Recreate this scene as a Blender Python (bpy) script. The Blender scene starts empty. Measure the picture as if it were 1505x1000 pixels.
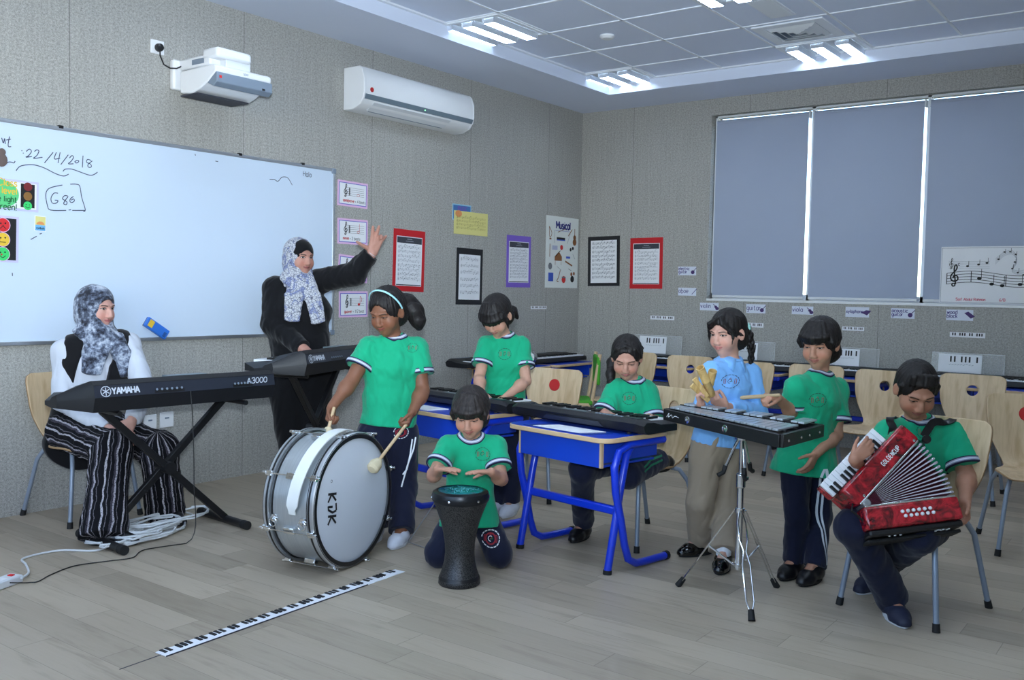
LAMP = 24.0; SKY = .7; EXPO = 0.6; FLASH = 850
import bpy, math, random
import numpy as np
from mathutils import Vector, Matrix, Quaternion
from mathutils.bvhtree import BVHTree
PI = math.pi
V = Vector
random.seed(7)
COL = bpy.context.scene.collection

def rotz(a): return Matrix.Rotation(a, 4, 'Z')
def frame(o, x, y, z):
    m = Matrix.Identity(4)
    for i, c in enumerate((x, y, z)):
        for j in range(3): m[j][i] = c[j]
    m.translation = V(o)
    return m
def basis(o, x, zhint):
    """frame with local x along x and local z close to zhint"""
    x = V(x).normalized(); y = V(zhint).cross(x).normalized(); z = x.cross(y)
    return frame(o, x, y, z)

class MB:
    """collects shapes; build() links them as ONE mesh object"""
    def __init__(s): s.v = []; s.f = []; s.mi = []; s.M = Matrix.Identity(4); s.m = 0; s.uv = []
    def add(s, vs, fs, m=None):
        b = len(s.v); M = s.M
        s.v.extend([tuple(M @ V(p)) for p in vs])
        for f in fs: s.f.append([i + b for i in f]); s.mi.append(s.m if m is None else m)
        return s
    def box(s, lo, hi, m=None):
        (a, b, c), (d, e, f) = lo, hi
        return s.add([(a,b,c),(d,b,c),(d,e,c),(a,e,c),(a,b,f),(d,b,f),(d,e,f),(a,e,f)],
                     [(0,3,2,1),(4,5,6,7),(0,1,5,4),(1,2,6,5),(2,3,7,6),(3,0,4,7)], m)
    def cbox(s, c, d, m=None): return s.box([c[i]-d[i]/2 for i in range(3)], [c[i]+d[i]/2 for i in range(3)], m)
    def ngon(s, pts, m=None): return s.add(pts, [tuple(range(len(pts)))], m)
    def prism(s, outline, ext, m=None):
        """outline: closed list of 3D points, ext: extrusion vector"""
        n = len(outline); e = V(ext); o = [V(p) for p in outline]
        return s.add(o + [p + e for p in o], [tuple(range(n-1, -1, -1)), tuple(range(n, 2*n))] + [(i, (i+1) % n, n+(i+1) % n, n+i) for i in range(n)], m)
    def rings(s, rs, closed=False, cap=True, m=None):
        n = len(rs[0]); vs = [p for r in rs for p in r]; fs = []
        k = len(rs)
        for i in range(k if closed else k-1):
            a = i*n; b = ((i+1) % k)*n
            for j in range(n): fs.append((a+j, a+(j+1) % n, b+(j+1) % n, b+j))
        if cap and not closed: fs.append(tuple(range(n-1, -1, -1))); fs.append(tuple(range((k-1)*n, k*n)))
        return s.add(vs, fs, m)
    def tube(s, path, r, n=10, cap=True, m=None, closed=False, flat=1.0, up=None):
        P = [V(p) for p in path]; K = len(P); rs = []
        R = r if isinstance(r, (list, tuple)) else [r]*K
        T = []
        for i in range(K):
            if closed: t = P[(i+1) % K] - P[i-1]
            else: t = (P[min(i+1, K-1)] - P[max(i-1, 0)])
            T.append(t.normalized())
        u = V(up) if up else (V((0,0,1)) if abs(T[0].z) < .9 else V((1,0,0)))
        u = (u - T[0]*u.dot(T[0])).normalized()
        for i in range(K):
            if i: 
                u = u - T[i]*u.dot(T[i])
                u.normalize()
            w = T[i].cross(u)
            rs.append([P[i] + (u*math.cos(a) + w*math.sin(a)*flat)*R[i] for a in [2*PI*j/n for j in range(n)]])
        return s.rings(rs, closed, cap, m)
    def cyl(s, a, b, r, r2=None, n=20, m=None): return s.tube([a, b], [r, r if r2 is None else r2], n, True, m)
    def lathe(s, prof, o=(0,0,0), ax=(0,0,1), n=32, m=None, cap=True):
        """prof: (radius, height) pairs; m may be a list, one per step"""
        ax = V(ax).normalized(); u = ax.orthogonal().normalized(); w = ax.cross(u); o = V(o)
        rs = [[o + ax*h + (u*math.cos(2*PI*j/n) + w*math.sin(2*PI*j/n))*max(r, 1e-5) for j in range(n)] for r, h in prof]
        if isinstance(m, (list, tuple)):
            for i in range(len(prof)-1): s.rings([rs[i], rs[i+1]], cap=False, m=m[i])
            return s
        return s.rings(rs, cap=cap, m=m)
    def ball(s, c, r, n=14, m=None, sc=(1,1,1)):
        k = n//2; c = V(c)
        rs = [[c + V((r*sc[0]*math.sin(PI*i/k)*math.cos(2*PI*j/n), r*sc[1]*math.sin(PI*i/k)*math.sin(2*PI*j/n), r*sc[2]*math.cos(PI*i/k))) for j in range(n)] for i in range(1, k)]
        rs = [[c + V((0,0,r*sc[2]))]*n] + rs + [[c - V((0,0,r*sc[2]))]*n]
        rs[0] = [p + V((1e-5*math.cos(2*PI*j/n), 1e-5*math.sin(2*PI*j/n), 0)) for j, p in enumerate(rs[0])]
        rs[-1] = [p + V((1e-5*math.cos(2*PI*j/n), 1e-5*math.sin(2*PI*j/n), 0)) for j, p in enumerate(rs[-1])]
        return s.rings(rs, m=m)
    def stroke(s, pts, w, o, u, v, nrm, off=.0006, m=None, th=0.0):
        """a pen stroke lying on a plane: pts are (a,b) in the plane's u,v; real thickness th"""
        o = V(o); u = V(u); v = V(v); nr = V(nrm)
        P = [V((p[0], p[1])) for p in pts]
        if len(P) < 2: return s
        for i in range(1, len(P)-1):      # break at sharp corners so that every limb keeps its width
            a, b = P[i]-P[i-1], P[i+1]-P[i]
            if a.length > 1e-9 and b.length > 1e-9 and a.normalized().dot(b.normalized()) < .55:
                s.stroke(pts[:i+1], w, o, u, v, nrm, off, m); return s.stroke(pts[i:], w, o, u, v, nrm, off + .00005, m)
        L = []; Rr = []
        for i in range(len(P)):
            t = P[min(i+1, len(P)-1)] - P[max(i-1, 0)]
            if t.length < 1e-9: t = V((1, 0))
            t.normalize(); nn = V((-t.y, t.x))*w/2
            L.append(P[i]+nn); Rr.append(P[i]-nn)
        f = lambda q: o + u*q.x + v*q.y + nr*off
        vs = [f(q) for q in L] + [f(q) for q in Rr]; n = len(P)
        return s.add(vs, [(n+i, n+i+1, i+1, i) for i in range(n-1)], m)
    def build(s, name, mat, parent=None, bevel=0, smooth=35, weld=False):
        me = bpy.data.meshes.new(name); me.from_pydata(s.v, [], s.f)
        mats = mat if isinstance(mat, (list, tuple)) else [mat]
        for q in mats: me.materials.append(q)
        if len(mats) > 1: me.polygons.foreach_set('material_index', s.mi)
        me.update()
        if smooth:
            me.shade_smooth(); me.set_sharp_from_angle(angle=math.radians(smooth))
        o = bpy.data.objects.new(name, me); COL.objects.link(o)
        if parent: o.parent = parent
        if bevel:
            b = o.modifiers.new('bevel', 'BEVEL'); b.width = bevel; b.segments = 2; b.limit_method = 'ANGLE'; b.angle_limit = math.radians(40)
        return o

def tag(o, label=None, cat=None, group=None, kind=None):
    if label: o['label'] = label
    if cat: o['category'] = cat
    if group: o['group'] = group
    if kind: o['kind'] = kind
    return o
def thing(name, label, cat, M=None, group=None):
    o = bpy.data.objects.new(name, None); COL.objects.link(o); o.empty_display_size = .1
    if M is not None: o.matrix_world = M
    return tag(o, label, cat, group)
def at(x, y, z=0, rz=0): return Matrix.Translation((x, y, z)) @ rotz(rz)
def struct(o): o['kind'] = 'structure'; return o
def dup(root, M, label=None, group=None):
    r = root.copy(); COL.objects.link(r); r.matrix_world = M
    if label: r['label'] = label
    if group: r['group'] = group
    for ch in [c for c in KIDS(root)]:
        c = ch.copy(); COL.objects.link(c); c.parent = r
        for g in KIDS(ch):
            d = g.copy(); COL.objects.link(d); d.parent = c
    return r
def KIDS(o): return [c for c in bpy.data.objects if c.parent == o]

# ---------------------------------------------------------------- node maths
class N:
    """tiny shader-node arithmetic"""
    def __init__(s, T, sock): s.T = T; s.s = sock
    def _m(s, op, *a, clamp=False):
        n = s.T.nodes.new('ShaderNodeMath'); n.operation = op; n.use_clamp = clamp
        for i, x in enumerate((s,)+a):
            if isinstance(x, N): s.T.links.new(x.s, n.inputs[i])
            else: n.inputs[i].default_value = x
        return N(s.T, n.outputs[0])
    def __add__(s, o): return s._m('ADD', o)
    def __radd__(s, o): return s._m('ADD', o)
    def __sub__(s, o): return s._m('SUBTRACT', o)
    def __rsub__(s, o): return s._m('MULTIPLY', -1.0) + o
    def __mul__(s, o): return s._m('MULTIPLY', o)
    def __rmul__(s, o): return s._m('MULTIPLY', o)
    def __truediv__(s, o): return s._m('DIVIDE', o)
    def abs(s): return s._m('ABSOLUTE')
    def max(s, o): return s._m('MAXIMUM', o)
    def min(s, o): return s._m('MINIMUM', o)
    def lt(s, o): return s._m('LESS_THAN', o)
    def gt(s, o): return s._m('GREATER_THAN', o)
    def fract(s): return s._m('FRACT')
    def floor(s): return s._m('FLOOR')
    def sqrt(s): return s._m('SQRT')
    def sin(s): return s._m('SINE')
    def pw(s, o): return s._m('POWER', o)
    def step(s, a, b):
        n = s.T.nodes.new('ShaderNodeMapRange'); n.interpolation_type = 'SMOOTHSTEP'
        s.T.links.new(s.s, n.inputs[0]); n.inputs[1].default_value = a; n.inputs[2].default_value = b
        return N(s.T, n.outputs[0])
class Mat:
    def __init__(s, name):
        s.m = bpy.data.materials.new(name); s.m.use_nodes = True; s.T = s.m.node_tree
        s.b = s.T.nodes['Principled BSDF']
    def node(s, t, **k):
        n = s.T.nodes.new(t)
        for a, b in k.items(): setattr(n, a, b)
        return n
    def attr(s, name):
        n = s.node('ShaderNodeAttribute'); n.attribute_name = name; return n.outputs['Vector']
    def obj(s): return s.node('ShaderNodeTexCoord').outputs['Object']
    def xyz(s, sock):
        n = s.node('ShaderNodeSeparateXYZ'); s.T.links.new(sock, n.inputs[0]); return [N(s.T, o) for o in n.outputs]
    def vec(s, x, y, z):
        n = s.node('ShaderNodeCombineXYZ')
        for i, q in enumerate((x, y, z)):
            if isinstance(q, N): s.T.links.new(q.s, n.inputs[i])
            else: n.inputs[i].default_value = q
        return n.outputs[0]
    def scale(s, sock, v):
        n = s.node('ShaderNodeVectorMath', operation='MULTIPLY'); s.T.links.new(sock, n.inputs[0]); n.inputs[1].default_value = v; return n.outputs[0]
    def noise(s, sock, sc, det=2, rough=.5, dist=0, out=0):
        n = s.node('ShaderNodeTexNoise'); s.T.links.new(sock, n.inputs['Vector']); n.inputs['Scale'].default_value = sc; n.inputs['Detail'].default_value = det
        n.inputs['Roughness'].default_value = rough; n.inputs['Distortion'].default_value = dist; return N(s.T, n.outputs[out])
    def voro(s, sock, sc, feat='F1', out='Distance', rnd=1):
        n = s.node('ShaderNodeTexVoronoi', feature=feat); s.T.links.new(sock, n.inputs['Vector']); n.inputs['Scale'].default_value = sc; n.inputs['Randomness'].default_value = rnd
        return N(s.T, n.outputs[out])
    def white(s, sock):
        n = s.node('ShaderNodeTexWhiteNoise', noise_dimensions='2D'); s.T.links.new(sock, n.inputs['Vector']); return N(s.T, n.outputs['Value'])
    def mix(s, fac, a, b, mode='MIX'):
        n = s.node('ShaderNodeMix', data_type='RGBA', blend_type=mode)
        for i, x in ((0, fac), (6, a), (7, b)):
            if isinstance(x, N): s.T.links.new(x.s, n.inputs[i])
            elif hasattr(x, 'is_output'): s.T.links.new(x, n.inputs[i])
            elif isinstance(x, (int, float)): n.inputs[i].default_value = x
            else: n.inputs[i].default_value = (*x[:3], 1)
        return n.outputs[2]
    def ramp(s, fac, stops):
        n = s.node('ShaderNodeValToRGB'); s.T.links.new(fac.s, n.inputs[0]); e = n.color_ramp.elements
        while len(e) < len(stops): e.new(.5)
        for i, (p, c) in enumerate(stops): e[i].position = p; e[i].color = (*c, 1)
        return n.outputs[0]
    def col(s, x):
        if hasattr(x, 'is_output'): s.T.links.new(x, s.b.inputs['Base Color'])
        else: s.b.inputs['Base Color'].default_value = (*x, 1)
        return s
    def set(s, **k):
        for a, b in k.items():
            i = s.b.inputs[{'rough': 'Roughness', 'metal': 'Metallic', 'spec': 'Specular IOR Level', 'coat': 'Coat Weight', 'sheen': 'Sheen Weight', 'sub': 'Subsurface Weight', 'alpha': 'Alpha', 'trans': 'Transmission Weight', 'ior': 'IOR', 'emit': 'Emission Strength', 'emitcol': 'Emission Color'}[a]]
            if isinstance(b, N): s.T.links.new(b.s, i)
            else: i.default_value = b
        return s
    def bump(s, h, strength=.2, dist=.01):
        n = s.node('ShaderNodeBump'); n.inputs['Strength'].default_value = strength; n.inputs['Distance'].default_value = dist
        s.T.links.new(h.s, n.inputs['Height']); s.T.links.new(n.outputs[0], s.b.inputs['Normal']); return s
def lin(r, g, b):
    f = lambda c: (c/255/12.92) if c/255 <= .04045 else ((c/255+.055)/1.055)**2.4
    return (f(r), f(g), f(b))
def plain(name, c, rough=.5, **k):
    m = Mat(name); m.col(c).set(rough=rough, **k); return m.m
# ---------------------------------------------------------------- soft-body sculpting: distance fields turned into one skin
def nv(a): a = np.asarray(a, float); return a/ (np.linalg.norm(a)+1e-12)
class SDF:
    def __init__(s, lo, hi, h):
        s.h = h; s.lo = np.array(lo, float) - 4*h; n = np.ceil((np.array(hi) + 4*h - s.lo)/h).astype(int)+1
        s.n = n; s.a = np.full(n, 1.0, np.float32)
        s.ax = [(s.lo[i] + h*np.arange(n[i])).astype(np.float32) for i in range(3)]
    def sl(s, lo, hi, pad):
        r = []
        for i in range(3):
            a = int(max(0, math.floor((lo[i]-pad-s.lo[i])/s.h))); b = int(min(s.n[i], math.ceil((hi[i]+pad-s.lo[i])/s.h)+1))
            if b <= a: return None
            r.append(slice(a, b))
        return tuple(r)
    def co(s, q): return s.ax[0][q[0]][:, None, None], s.ax[1][q[1]][None, :, None], s.ax[2][q[2]][None, None, :]
    def op(s, fn, lo, hi, k, mode='u'):
        q = s.sl(lo, hi, k + 3*s.h)
        if q is None: return
        d = fn(*s.co(q)).astype(np.float32); a = s.a[q]
        if mode == 'd': d = -d; a = -a
        if mode == 'd':   # smooth subtraction
            hh = np.clip(.5 + .5*(a-d)/k, 0, 1) if k > 0 else None
            # max(-a.., ) handled through -smin(-A, D)
            A = -a; D = d
            hh = np.clip(.5 - .5*(D-A)/k, 0, 1)
            s.a[q] = D + (A-D)*hh + k*hh*(1-hh)
        elif mode == 'i': s.a[q] = np.maximum(a, d)
        else:
            if k <= 0: s.a[q] = np.minimum(a, d)
            else:
                hh = np.clip(.5 + .5*(a-d)/k, 0, 1); s.a[q] = a + (d-a)*hh - k*hh*(1-hh)
    def cone(s, a, b, ra, rb, k=.01, flat=(0, 0), mode='u'):
        a = np.array(a, float); b = np.array(b, float); ab = b-a; L2 = ab@ab + 1e-12; L = math.sqrt(L2); m = max(ra, rb)
        def f(x, y, z):
            px, py, pz = x-a[0], y-a[1], z-a[2]
            t0 = (px*ab[0] + py*ab[1] + pz*ab[2])/L2; t = np.clip(t0, 0, 1)
            d = np.sqrt((px-t*ab[0])**2 + (py-t*ab[1])**2 + (pz-t*ab[2])**2) - (ra + (rb-ra)*t)
            if flat[0]: d = np.maximum(d, -t0*L)
            if flat[1]: d = np.maximum(d, (t0-1)*L)
            return d
        s.op(f, np.minimum(a, b)-m, np.maximum(a, b)+m, k, mode)
    def chain(s, P, R, k=.01, mode='u'):
        for i in range(len(P)-1): s.cone(P[i], P[i+1], R[i], R[i+1], k, mode=mode)
    def ell(s, c, r, M=None, k=.01, mode='u'):
        c = np.array(c, float); M = np.eye(3) if M is None else np.asarray(M); mr = max(r)
        def f(x, y, z):
            p = (x-c[0], y-c[1], z-c[2]); q = [(p[0]*M[0, i] + p[1]*M[1, i] + p[2]*M[2, i]) for i in range(3)]
            k0 = np.sqrt((q[0]/r[0])**2 + (q[1]/r[1])**2 + (q[2]/r[2])**2)
            k1 = np.sqrt((q[0]/r[0]**2)**2 + (q[1]/r[1]**2)**2 + (q[2]/r[2]**2)**2)
            return k0*(k0-1)/(k1+1e-6)
        s.op(f, c-mr, c+mr, k, mode)
    def seg(s, a, b, A, B, X, k=.02, flat=(0, 0), mode='u'):
        """elliptical bar: half widths A=(wide,deep) at a, B at b, wide axis X"""
        a = np.array(a, float); b = np.array(b, float); ab = b-a; L = np.linalg.norm(ab); T = ab/L
        X = np.asarray(X, float); X = nv(X - T*(X@T)); Y = np.cross(T, X); m = max(*A, *B)
        def f(x, y, z):
            px, py, pz = x-a[0], y-a[1], z-a[2]
            t0 = (px*T[0]+py*T[1]+pz*T[2])/L; t = np.clip(t0, 0, 1)
            u = px*X[0]+py*X[1]+pz*X[2]; v = px*Y[0]+py*Y[1]+pz*Y[2]; w = (t0-t)*L
            ww = A[0]+(B[0]-A[0])*t; dd = A[1]+(B[1]-A[1])*t
            g0 = np.sqrt((u/ww)**2+(v/dd)**2+(w/dd)**2); g1 = np.sqrt((u/ww**2)**2+(v/dd**2)**2+(w/dd**2)**2)
            d = np.where(g0 > 1e-4, g0*(g0-1)/(g1+1e-6), -np.minimum(ww, dd))
            if flat[0]: d = np.maximum(d, -t0*L)
            if flat[1]: d = np.maximum(d, (t0-1)*L)
            return d
        s.op(f, np.minimum(a, b)-m, np.maximum(a, b)+m, k, mode)
    def plane(s, p, n, lo=None, hi=None):
        """keep the side the normal points away from"""
        p = np.array(p, float); n = nv(n)
        q = (slice(None),)*3 if lo is None else s.sl(lo, hi, 0)
        if q is None: return
        x, y, z = s.co(q); s.a[q] = np.maximum(s.a[q], ((x-p[0])*n[0] + (y-p[1])*n[1] + (z-p[2])*n[2]).astype(np.float32))
    def fold(s, amp, freq, seed=0, axis=(1, 1, 1), sharp=False):
        """cloth folds / relief: a warped sum of waves, per-axis frequency factors"""
        idx = np.nonzero(np.abs(s.a) < amp*3+2*s.h); rs = np.random.RandomState(seed)
        P = np.stack([s.ax[i][idx[i]] for i in range(3)], 1)*np.array(axis, np.float32)
        n = 0
        warp = np.stack([np.sin(P@rs.normal(size=3)*freq*.35 + rs.rand()*6) for _ in range(3)], 1)*(.5/freq*2)
        for o in range(5):
            k = nv(rs.normal(size=3))*freq*(.6+.35*o); n = n + np.sin((P+warp)@k + rs.rand()*6.28)/(1+.45*o)
        n = n/2.2
        if sharp: n = 1-2*np.abs(n)
        s.a[idx] += (amp*n).astype(np.float32)
    def mesh(s, relax=1):
        a = s.a; h = s.h; nx, ny, nz = a.shape; ins = a < 0
        c = [ins[i:nx-1+i, j:ny-1+j, k:nz-1+k] for i in (0, 1) for j in (0, 1) for k in (0, 1)]
        cnt = np.zeros((nx-1, ny-1, nz-1), np.int8)
        for q in c: cnt += q
        I, J, K = np.nonzero((cnt > 0) & (cnt < 8)); nvv = len(I)
        vals = {(i, j, k): a[I+i, J+j, K+k] for i in (0, 1) for j in (0, 1) for k in (0, 1)}
        S = np.zeros((nvv, 3)); C = np.zeros(nvv)
        keys = list(vals)
        for p in keys:
            for ax in range(3):
                if p[ax]: continue
                q = list(p); q[ax] = 1; q = tuple(q); va, vb = vals[p], vals[q]; m = (va < 0) != (vb < 0)
                t = np.where(m, va/np.where(m, va-vb, 1), 0)
                for d in range(3): S[:, d] += np.where(m, (p[d] + (t if d == ax else 0)), 0)
                C += m
        vs = (np.stack([I, J, K], 1) + S/C[:, None])*h + s.lo
        im = np.full((nx-1, ny-1, nz-1), -1, np.int32); im[I, J, K] = np.arange(nvv)
        F = []
        for ax in range(3):
            o1, o2 = [(1, 2), (2, 0), (0, 1)][ax]
            A = ins; sh = [slice(1, -1)]*3; sh[ax] = slice(0, -1); sh2 = list(sh); sh2[ax] = slice(1, None)
            # only inner edges
            e0 = A[tuple(sh)]; e1 = A[tuple(sh2)]; ii = np.nonzero(e0 != e1); fl = e0[ii]
            g = [ii[d] + (0 if d == ax else 1) for d in range(3)]
            def idx(d1, d2):
                q = [x.copy() for x in g]; q[o1] -= d1; q[o2] -= d2
                return im[q[0], q[1], q[2]]
            Q = np.stack([idx(1, 1), idx(0, 1), idx(0, 0), idx(1, 0)], 1)
            Q[~fl] = Q[~fl][:, ::-1]; F.append(Q)
        F = np.concatenate(F); F = F[(F >= 0).all(1)]
        for _ in range(relax):
            acc = np.zeros_like(vs); n = np.zeros(len(vs))
            for i in range(4):
                np.add.at(acc, F[:, i], vs[F[:, (i+1) % 4]] + vs[F[:, i-1]]); np.add.at(n, F[:, i], 2)
            vs = vs*.5 + .5*acc/np.maximum(n, 1)[:, None]
        return vs, F
def skin_obj(name, vs, F, mat, parent, attrs=None, mi=None):
    me = bpy.data.meshes.new(name); nf = len(F)
    me.vertices.add(len(vs)); me.vertices.foreach_set('co', vs.astype(np.float32).ravel())
    me.loops.add(nf*4); me.loops.foreach_set('vertex_index', F.astype(np.int32).ravel())
    me.polygons.add(nf); me.polygons.foreach_set('loop_start', np.arange(nf, dtype=np.int32)*4)
    for q in (mat if isinstance(mat, list) else [mat]): me.materials.append(q)
    if mi is not None: me.polygons.foreach_set('material_index', mi.astype(np.int32))
    me.update(calc_edges=True)
    for k, v in (attrs or {}).items():
        at_ = me.attributes.new(k, 'FLOAT_VECTOR', 'POINT'); at_.data.foreach_set('vector', v.astype(np.float32).ravel())
    me.shade_smooth()
    o = bpy.data.objects.new(name, me); COL.objects.link(o)
    if parent: o.parent = parent
    return o
# ---------------------------------------------------------------- people
def W(o, root):
    """children of a person are modelled in room coordinates"""
    o.matrix_parent_inverse = root.matrix_world.inverted(); return o
def headM(fwd, up=(0, 0, 1)):
    f = nv(fwd); x = nv(np.cross(f, up)); u = np.cross(x, f); return np.stack([x, f, u], 1)
def lerp(a, b, t): return np.asarray(a, float)*(1-t) + np.asarray(b, float)*t
def skin_mat(name, tone, lips, eye=1.0, iris=(.02, .01, .006), brow=(.012, .009, .008), gaze=(0, 0), browth=1.0, smile=.5, blush=None):
    """eye: 1 wide open .. 0 looking down with lowered lids"""
    m = Mat(name); hc = m.attr('hc'); x, y, z = m.xyz(hc); ax = x.abs(); front = y.gt(.035)
    n = m.noise(m.obj(), 60, 3); base = m.mix(n.step(.3, .7)*.35, tone, tuple(c*.86 for c in tone))
    bl = blush or (min(1, tone[0]*1.08), tone[1]*.78, tone[2]*.74)
    ch = ((ax-.036)*(ax-.036) + (z+.036)*(z+.036)).sqrt().step(.03, .008)*front*.5
    base = m.mix(ch, base, bl)
    # lips
    zc = z + .0595 - x*x*(9.0*smile+2.0)
    lip = ((x/.0260)*(x/.0260) + (zc/.0085)*(zc/.0085)).step(1.1, .8)*front
    base = m.mix(lip*.75, base, lips)
    line = (zc.abs().step(.0014, .0006))*(ax.lt(.0245))*front
    base = m.mix(line*.8, base, tuple(c*.3 for c in lips))
    # eyes
    ex = ax - .0305; ez = z - .004
    arc = 1.0 - (ex/.0155)*(ex/.0155)
    op = .0015 + .0062*eye; lo = .0045
    up_edge = arc*op - (1-eye)*.0035; low_edge = arc*(-lo)-.0
    inside = (ez.lt(up_edge))*(ez.gt(low_edge))*arc.gt(0)*front
    base = m.mix(inside, base, (.62, .6, .58))
    gx = ex*1.0 - 0.0; sx = x.gt(0)*2.0 - 1.0
    irx = ex - sx*gaze[0]; irz = ez - gaze[1] - .0008 + (1-eye)*.004
    ir = (irx*irx + irz*irz).sqrt().step(.0066, .0054)*inside
    base = m.mix(ir, base, iris)
    lash = ((ez-up_edge).abs().step(.0026, .0012))*arc.gt(-.12)*front
    base = m.mix(lash*.92, base, (.012, .01, .01))
    ll = ((ez-low_edge).abs().step(.0013, .0004))*arc.gt(0)*front*.4
    base = m.mix(ll, base, (.05, .03, .025))
    bx = ax - .031; bz = z - .0215 + bx*bx*7.0 - bx*.08
    br = (bz.abs().step(.0042*browth, .0018*browth))*((bx/.0195).abs().step(1.0, .75))*front
    base = m.mix(br*.85, base, brow)
    nl = m.noise(m.obj(), 900, 2)
    m.col(base).set(rough=.5, spec=.35, sub=.05); m.b.inputs['Subsurface Radius'].default_value = (.01, .004, .002)
    m.bump(nl, .05, .001)
    return m.m
def head_shape(f, c, R, s, nose=1.0, ears=True, chub=0.0, child=True):
    cz = .005 if child else 0.0; nl = .82 if child else 1.0
    P = lambda x, y, z: c + R@(np.array([x, y, z])*s)
    E = lambda p, r, k=.012, mode='u': f.ell(P(*p), tuple(q*s for q in r), R, k*s, mode)
    E((0, -.014, .026), (.0735, .092, .083), .01)
    E((0, .020, -.032), (.058+.004*chub, .060, .074), .03)
    E((0, .058-cz*1.2, -.090+cz), (.019+.006*chub, .019, .019), .03)
    for q in (-1, 1):
        E((q*.035, .050, -.036), (.027+.004*chub, .026, .028+.004*chub), .028)
        E((q*.0315, .0875, .004), (.0165, .0105, .011), .014, 'd')
        E((q*.0305, .0665, .002), (.0140, .0145, .0125), .004)
        f.cone(P(q*.012, .083, .022), P(q*.046, .070, .022), .0075*s, .006*s, .014*s)
        f.ell(P(q*.0115, .0885, -.0375), tuple(s*v for v in (.0085, .010, .0075)), R, .008*s)
        if ears:
            e = R@np.array([[1, 0, 0], [0, 1, 0], [0, 0, 1]]); a = .42*q
            Re = R@np.array([[math.cos(a), -math.sin(a), 0], [math.sin(a), math.cos(a), 0], [0, 0, 1]])
            f.ell(P(q*.077, -.012, -.006), tuple(s*v for v in (.0065, .0185, .031)), Re, .006*s)
            f.ell(P(q*.083, -.006, -.002), tuple(s*v for v in (.005, .0095, .017)), Re, .004*s, 'd')
    f.chain([P(0, .080, .008), P(0, .088+.004*nl, -.014), P(0, .083+.016*nl, -.032)], [.0072*s, .0080*s, .0105*s*nose*(.5+.5*nl)], .014*s)
    f.chain([P(-.0225, .0715, -.0550), P(-.008, .0825, -.0550), P(.008, .0825, -.0550), P(.0225, .0715, -.0550)], [.0030*s, .0046*s, .0046*s, .0030*s], .008*s)
    f.chain([P(-.017, .0735, -.0620), P(0, .0815, -.0660), P(.017, .0735, -.0620)], [.0034*s, .0054*s, .0034*s], .008*s)
def hand_shape(f, wr, d, pn, L, side, curl=(.3, .35, .4, .45), spread=.08, thumb=(.6, .5), wrad=None):
    """side +1 right hand, -1 left; palm normal pn; curl 0 straight .. 1.5 fist"""
    d = nv(d); pn = nv(np.asarray(pn, float) - d*(np.asarray(pn, float)@d)); t = side*np.cross(d, pn); wr = np.asarray(wr, float)
    off = (.165, .055, -.055, -.155); fw = (.50, .53, .51, .46); ln = (.41, .46, .43, .34); tips = []
    for i in range(4):
        kn = wr + d*fw[i]*L + t*off[i]*L
        f.cone(wr + t*off[i]*.62*L + d*.04*L, kn, .085*L, .075*L, .05*L)
        a = (1.5-i)*spread; di = nv(d*math.cos(a) + t*math.sin(a)); p = kn; th = 0; rr = [.074*L, .066*L, .059*L, .050*L]
        if i == 3: rr = [q*.88 for q in rr]
        for j, fr in enumerate((.46, .30, .24)):
            th += curl[i]*(.85, 1.05, .7)[j]; q = p + (di*math.cos(th) + pn*math.sin(th))*ln[i]*fr*L
            f.cone(p, q, rr[j], rr[j+1], .012*L); p = q
        tips.append(p)
    a, b = thumb; p = wr + d*.10*L + t*.15*L; th = 0
    f.cone(p, wr + d*.38*L, .085*L, .07*L, .05*L)
    v = nv(t*a + d*(1.15-a) + pn*.32)
    for j, (fr, r0, r1) in enumerate(((.24, .085, .066), (.18, .064, .056), (.15, .056, .043))):
        vv = nv(v + (d*.5 - t*.7 + pn*.45)*b*j*.55); q = p + vv*fr*L; f.cone(p, q, r0*L, r1*L, .02*L); p = q
    return tips
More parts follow.
